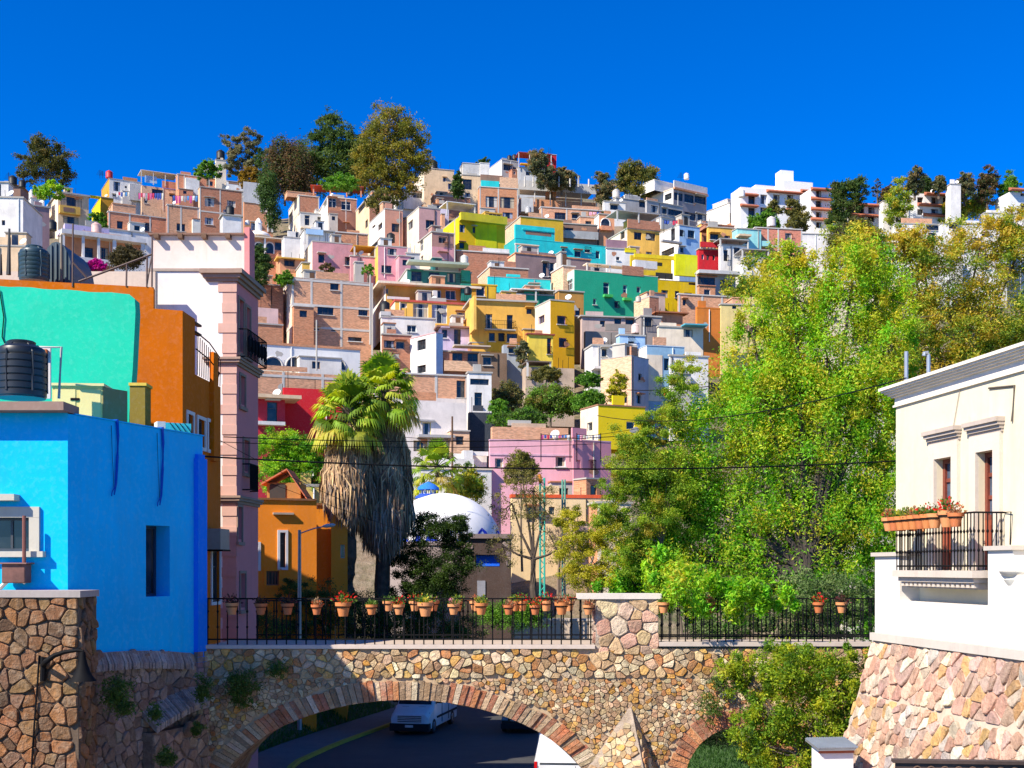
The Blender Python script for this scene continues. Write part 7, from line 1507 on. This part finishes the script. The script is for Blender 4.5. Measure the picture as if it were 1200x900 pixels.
# ---------------------------------------------------------------- palms
def palm(label, D, x, ycrown, ybase, ybot, rl, nl, seed, skirt=None, tr=.42):
    rnd = random.Random(seed); c = P(x, ycrown, D); b = P(x, ybase, D); t = thing('fan_palm', b, label, 'palm tree'); mb = MB()
    n = 16; mb.tube([b.lerp(c, k/n)+Vector((.06*math.sin(k),0,0)) for k in range(n+1)], [tr*(1.05-.25*k/n)*(1+.06*(k%2)) for k in range(n+1)], 12); mb.build('trunk', plain((.13,.095,.07), .95, var=.4), t)
    def fan(mb, o, d, L_, Rf, cols, droop, ns=15, spread=2.5, fold=.0):
        d = d.normalized(); side = d.cross(Vector((0,0,1)));
        if side.length < .1: side = Vector((1,0,0))
        side.normalize(); up = side.cross(d).normalized(); roll = rnd.uniform(-.5,.5); s2 = side*math.cos(roll)+up*math.sin(roll); u2 = s2.cross(d)
        e = o+d*L_-Vector((0,0,droop*L_*.25)); mb.tube([o, o.lerp(e,.5)+Vector((0,0,.05)), e], [.035,.028,.02], 4, c=tuple(v*.8 for v in cols[0]))
        c0 = vary(rnd.choice(cols), .75, 1.3, rnd)
        for k in range(ns):
            a = (k/(ns-1)-.5)*spread; dd = (d*math.cos(a)+s2*math.sin(a)).normalized(); w = Rf*.055; l = Rf*(1-.25*abs(a)/spread*2)*rnd.uniform(.88,1.08)
            sd = (s2*math.cos(a)-d*math.sin(a))*w; p1 = e+dd*l*.55-Vector((0,0,droop*l*.08))+u2*.03*(k%2); p2 = e+dd*l*(1-droop*.15)-Vector((0,0,droop*l*.40)); cc = vary(c0, .85, 1.15, rnd)
            mb.face([e, p1-sd, p1+sd], c=cc); mb.face([p1-sd, p2, p1+sd], c=cc)
    mb = MB(); GC = [(.17,.28,.02),(.30,.42,.03),(.10,.17,.015),(.46,.50,.05)]; YC = [(.50,.50,.06),(.56,.42,.10),(.30,.34,.04)]
    for k in range(nl):
        f = (k+.5)/nl; el = math.pi/2-f*2.1; az = k*2.399+rnd.uniform(-.2,.2); d = Vector((math.cos(az)*math.cos(el), math.sin(az)*math.cos(el), math.sin(el)))
        fan(mb, c+Vector((0,0,-.5*f)), d, rl*rnd.uniform(.42,.62), rl*rnd.uniform(.5,.62), GC if f < .78 else YC+GC[:1], .5+1.2*f)
    mb.build('crown', LEAF, t)
    if skirt:
        y0, y1, rad = skirt; z0 = CZ+(HY-y0)/F*D; z1 = CZ+(HY-y1)/F*D; mb = MB(); DC = [(.46,.28,.14),(.34,.21,.12),(.58,.40,.22),(.20,.12,.08),(.40,.27,.17)]; GR2 = [(.30,.23,.18),(.42,.34,.27),(.20,.15,.12)]
        N = 1500
        for k in range(N):
            f = k/N; z = z0+(z1-z0)*f; az = rnd.uniform(0,6.283); env = rad*(.9+.35*math.sin(min(1,f*2.2)*math.pi*.5))*(1-.45*max(0,f-.70)/.30)*rnd.uniform(.55,1.15)
            r0 = tr*.8; ll = rnd.uniform(.9,1.7)*1.9; pts = Vector((c.x+math.cos(az)*env, c.y+math.sin(az)*env, z-rnd.uniform(0,.3)))
            cols = DC if (f < .55 or rnd.random() < .35) else GR2; c0 = rnd.choice(cols); st = Vector((c.x+math.cos(az)*r0, c.y+math.sin(az)*r0, z+rnd.uniform(.3,.9)))
            mb.tube([st, pts], [.03,.02], 3, cap=False, c=c0); tn = Vector((-math.sin(az), math.cos(az), 0))
            for j in range(10):
                w = rnd.uniform(.012,.034)*2.1; off = tn*rnd.gauss(0,.15)*2.1; ln = ll*rnd.uniform(.5,1.)*(1 if z-ll > z1-.8 else .55); e = pts+off+Vector((math.cos(az)*rnd.gauss(.0,.14), math.sin(az)*rnd.gauss(.0,.14), -ln)); m = pts.lerp(e,.5)+off*.5; cc = vary(c0, .6, 1.4, rnd)
                ax = Vector((math.cos(az+rnd.uniform(-1.2,1.2)+1.57), math.sin(az+1.57), 0))*w
                mb.face([pts, m-ax, e, m+ax], c=cc)
        mb.build('dead_frond_skirt', LEAF2, t)
    return t
LEAF2 = attrmat('dead_leaf', .95, 6, .01, .25, 1.2, .1)
palm('left tall fan palm with a long skirt of dead fronds', 66, 408, 478, 790, 640, 2.3, 74, 11, (508,590,.92))
palm('right taller fan palm with a shaggy skirt of dead fronds', 67.5, 449, 455, 790, 680, 2.4, 78, 12, (496,624,1.08))
palm('small bright fan palm behind the tall pair', 90, 512, 545, 640, 600, 2.3, 40, 13, None, .25)
# ================================================================ CAMERA, SKY, SUN
cam = bpy.data.cameras.new('camera'); co = bpy.data.objects.new('camera', cam); col.objects.link(co)
co.location = (0,0,CZ); co.rotation_euler = (R(90),0,0); cam.sensor_width = 36; cam.lens = 36*F/1200; cam.shift_y = (HY-450)/1200; cam.clip_end = 6000; cam.clip_start = .5
sc = bpy.context.scene; sc.camera = co
SE = 41.0; SV = Vector((-.74, -.60))       # direction towards the sun
sun = bpy.data.lights.new('sun', 'SUN'); sun.energy = SUN_E; sun.angle = R(.5); sun.color = (1,.91,.77); so = bpy.data.objects.new('sun', sun); col.objects.link(so)
d = Vector((SV.x, SV.y, SV.length*math.tan(R(SE)))).normalized(); so.rotation_euler = d.to_track_quat('Z', 'Y').to_euler(); so.location = (-30,-30,60)
w = bpy.data.worlds.new('World'); sc.world = w; w.use_nodes = True; nt = w.node_tree; bg = nt.nodes['Background']
sk = nt.nodes.new('ShaderNodeTexSky'); sk.sky_type = 'NISHITA'; sk.sun_disc = False; sk.sun_elevation = R(SE); sk.sun_rotation = math.atan2(SV.x, SV.y)
sk.altitude = 2000; sk.air_density = 1.0; sk.dust_density = .15; sk.ozone_density = 4.0
hs_ = nt.nodes.new('ShaderNodeHueSaturation'); hs_.inputs['Saturation'].default_value = SKY_SAT; nt.links.new(sk.outputs[0], hs_.inputs['Color'])
mx = nt.nodes.new('ShaderNodeMix'); mx.data_type = 'RGBA'; mx.blend_type = 'MULTIPLY'; mx.inputs[0].default_value = 1; nt.links.new(hs_.outputs[0], mx.inputs[6]); mx.inputs[7].default_value = (*SKY_T, 1)
nt.links.new(mx.outputs[2], bg.inputs[0]); bg.inputs[1].default_value = SKY_E
sc.view_settings.view_transform = 'Standard'; sc.view_settings.look = 'None'; sc.view_settings.exposure = EXPO; sc.view_settings.gamma = 1; sc.view_settings.use_curve_mapping = False
sc.render.engine = 'CYCLES'; sc.cycles.max_bounces = 6; sc.cycles.transparent_max_bounces = 4
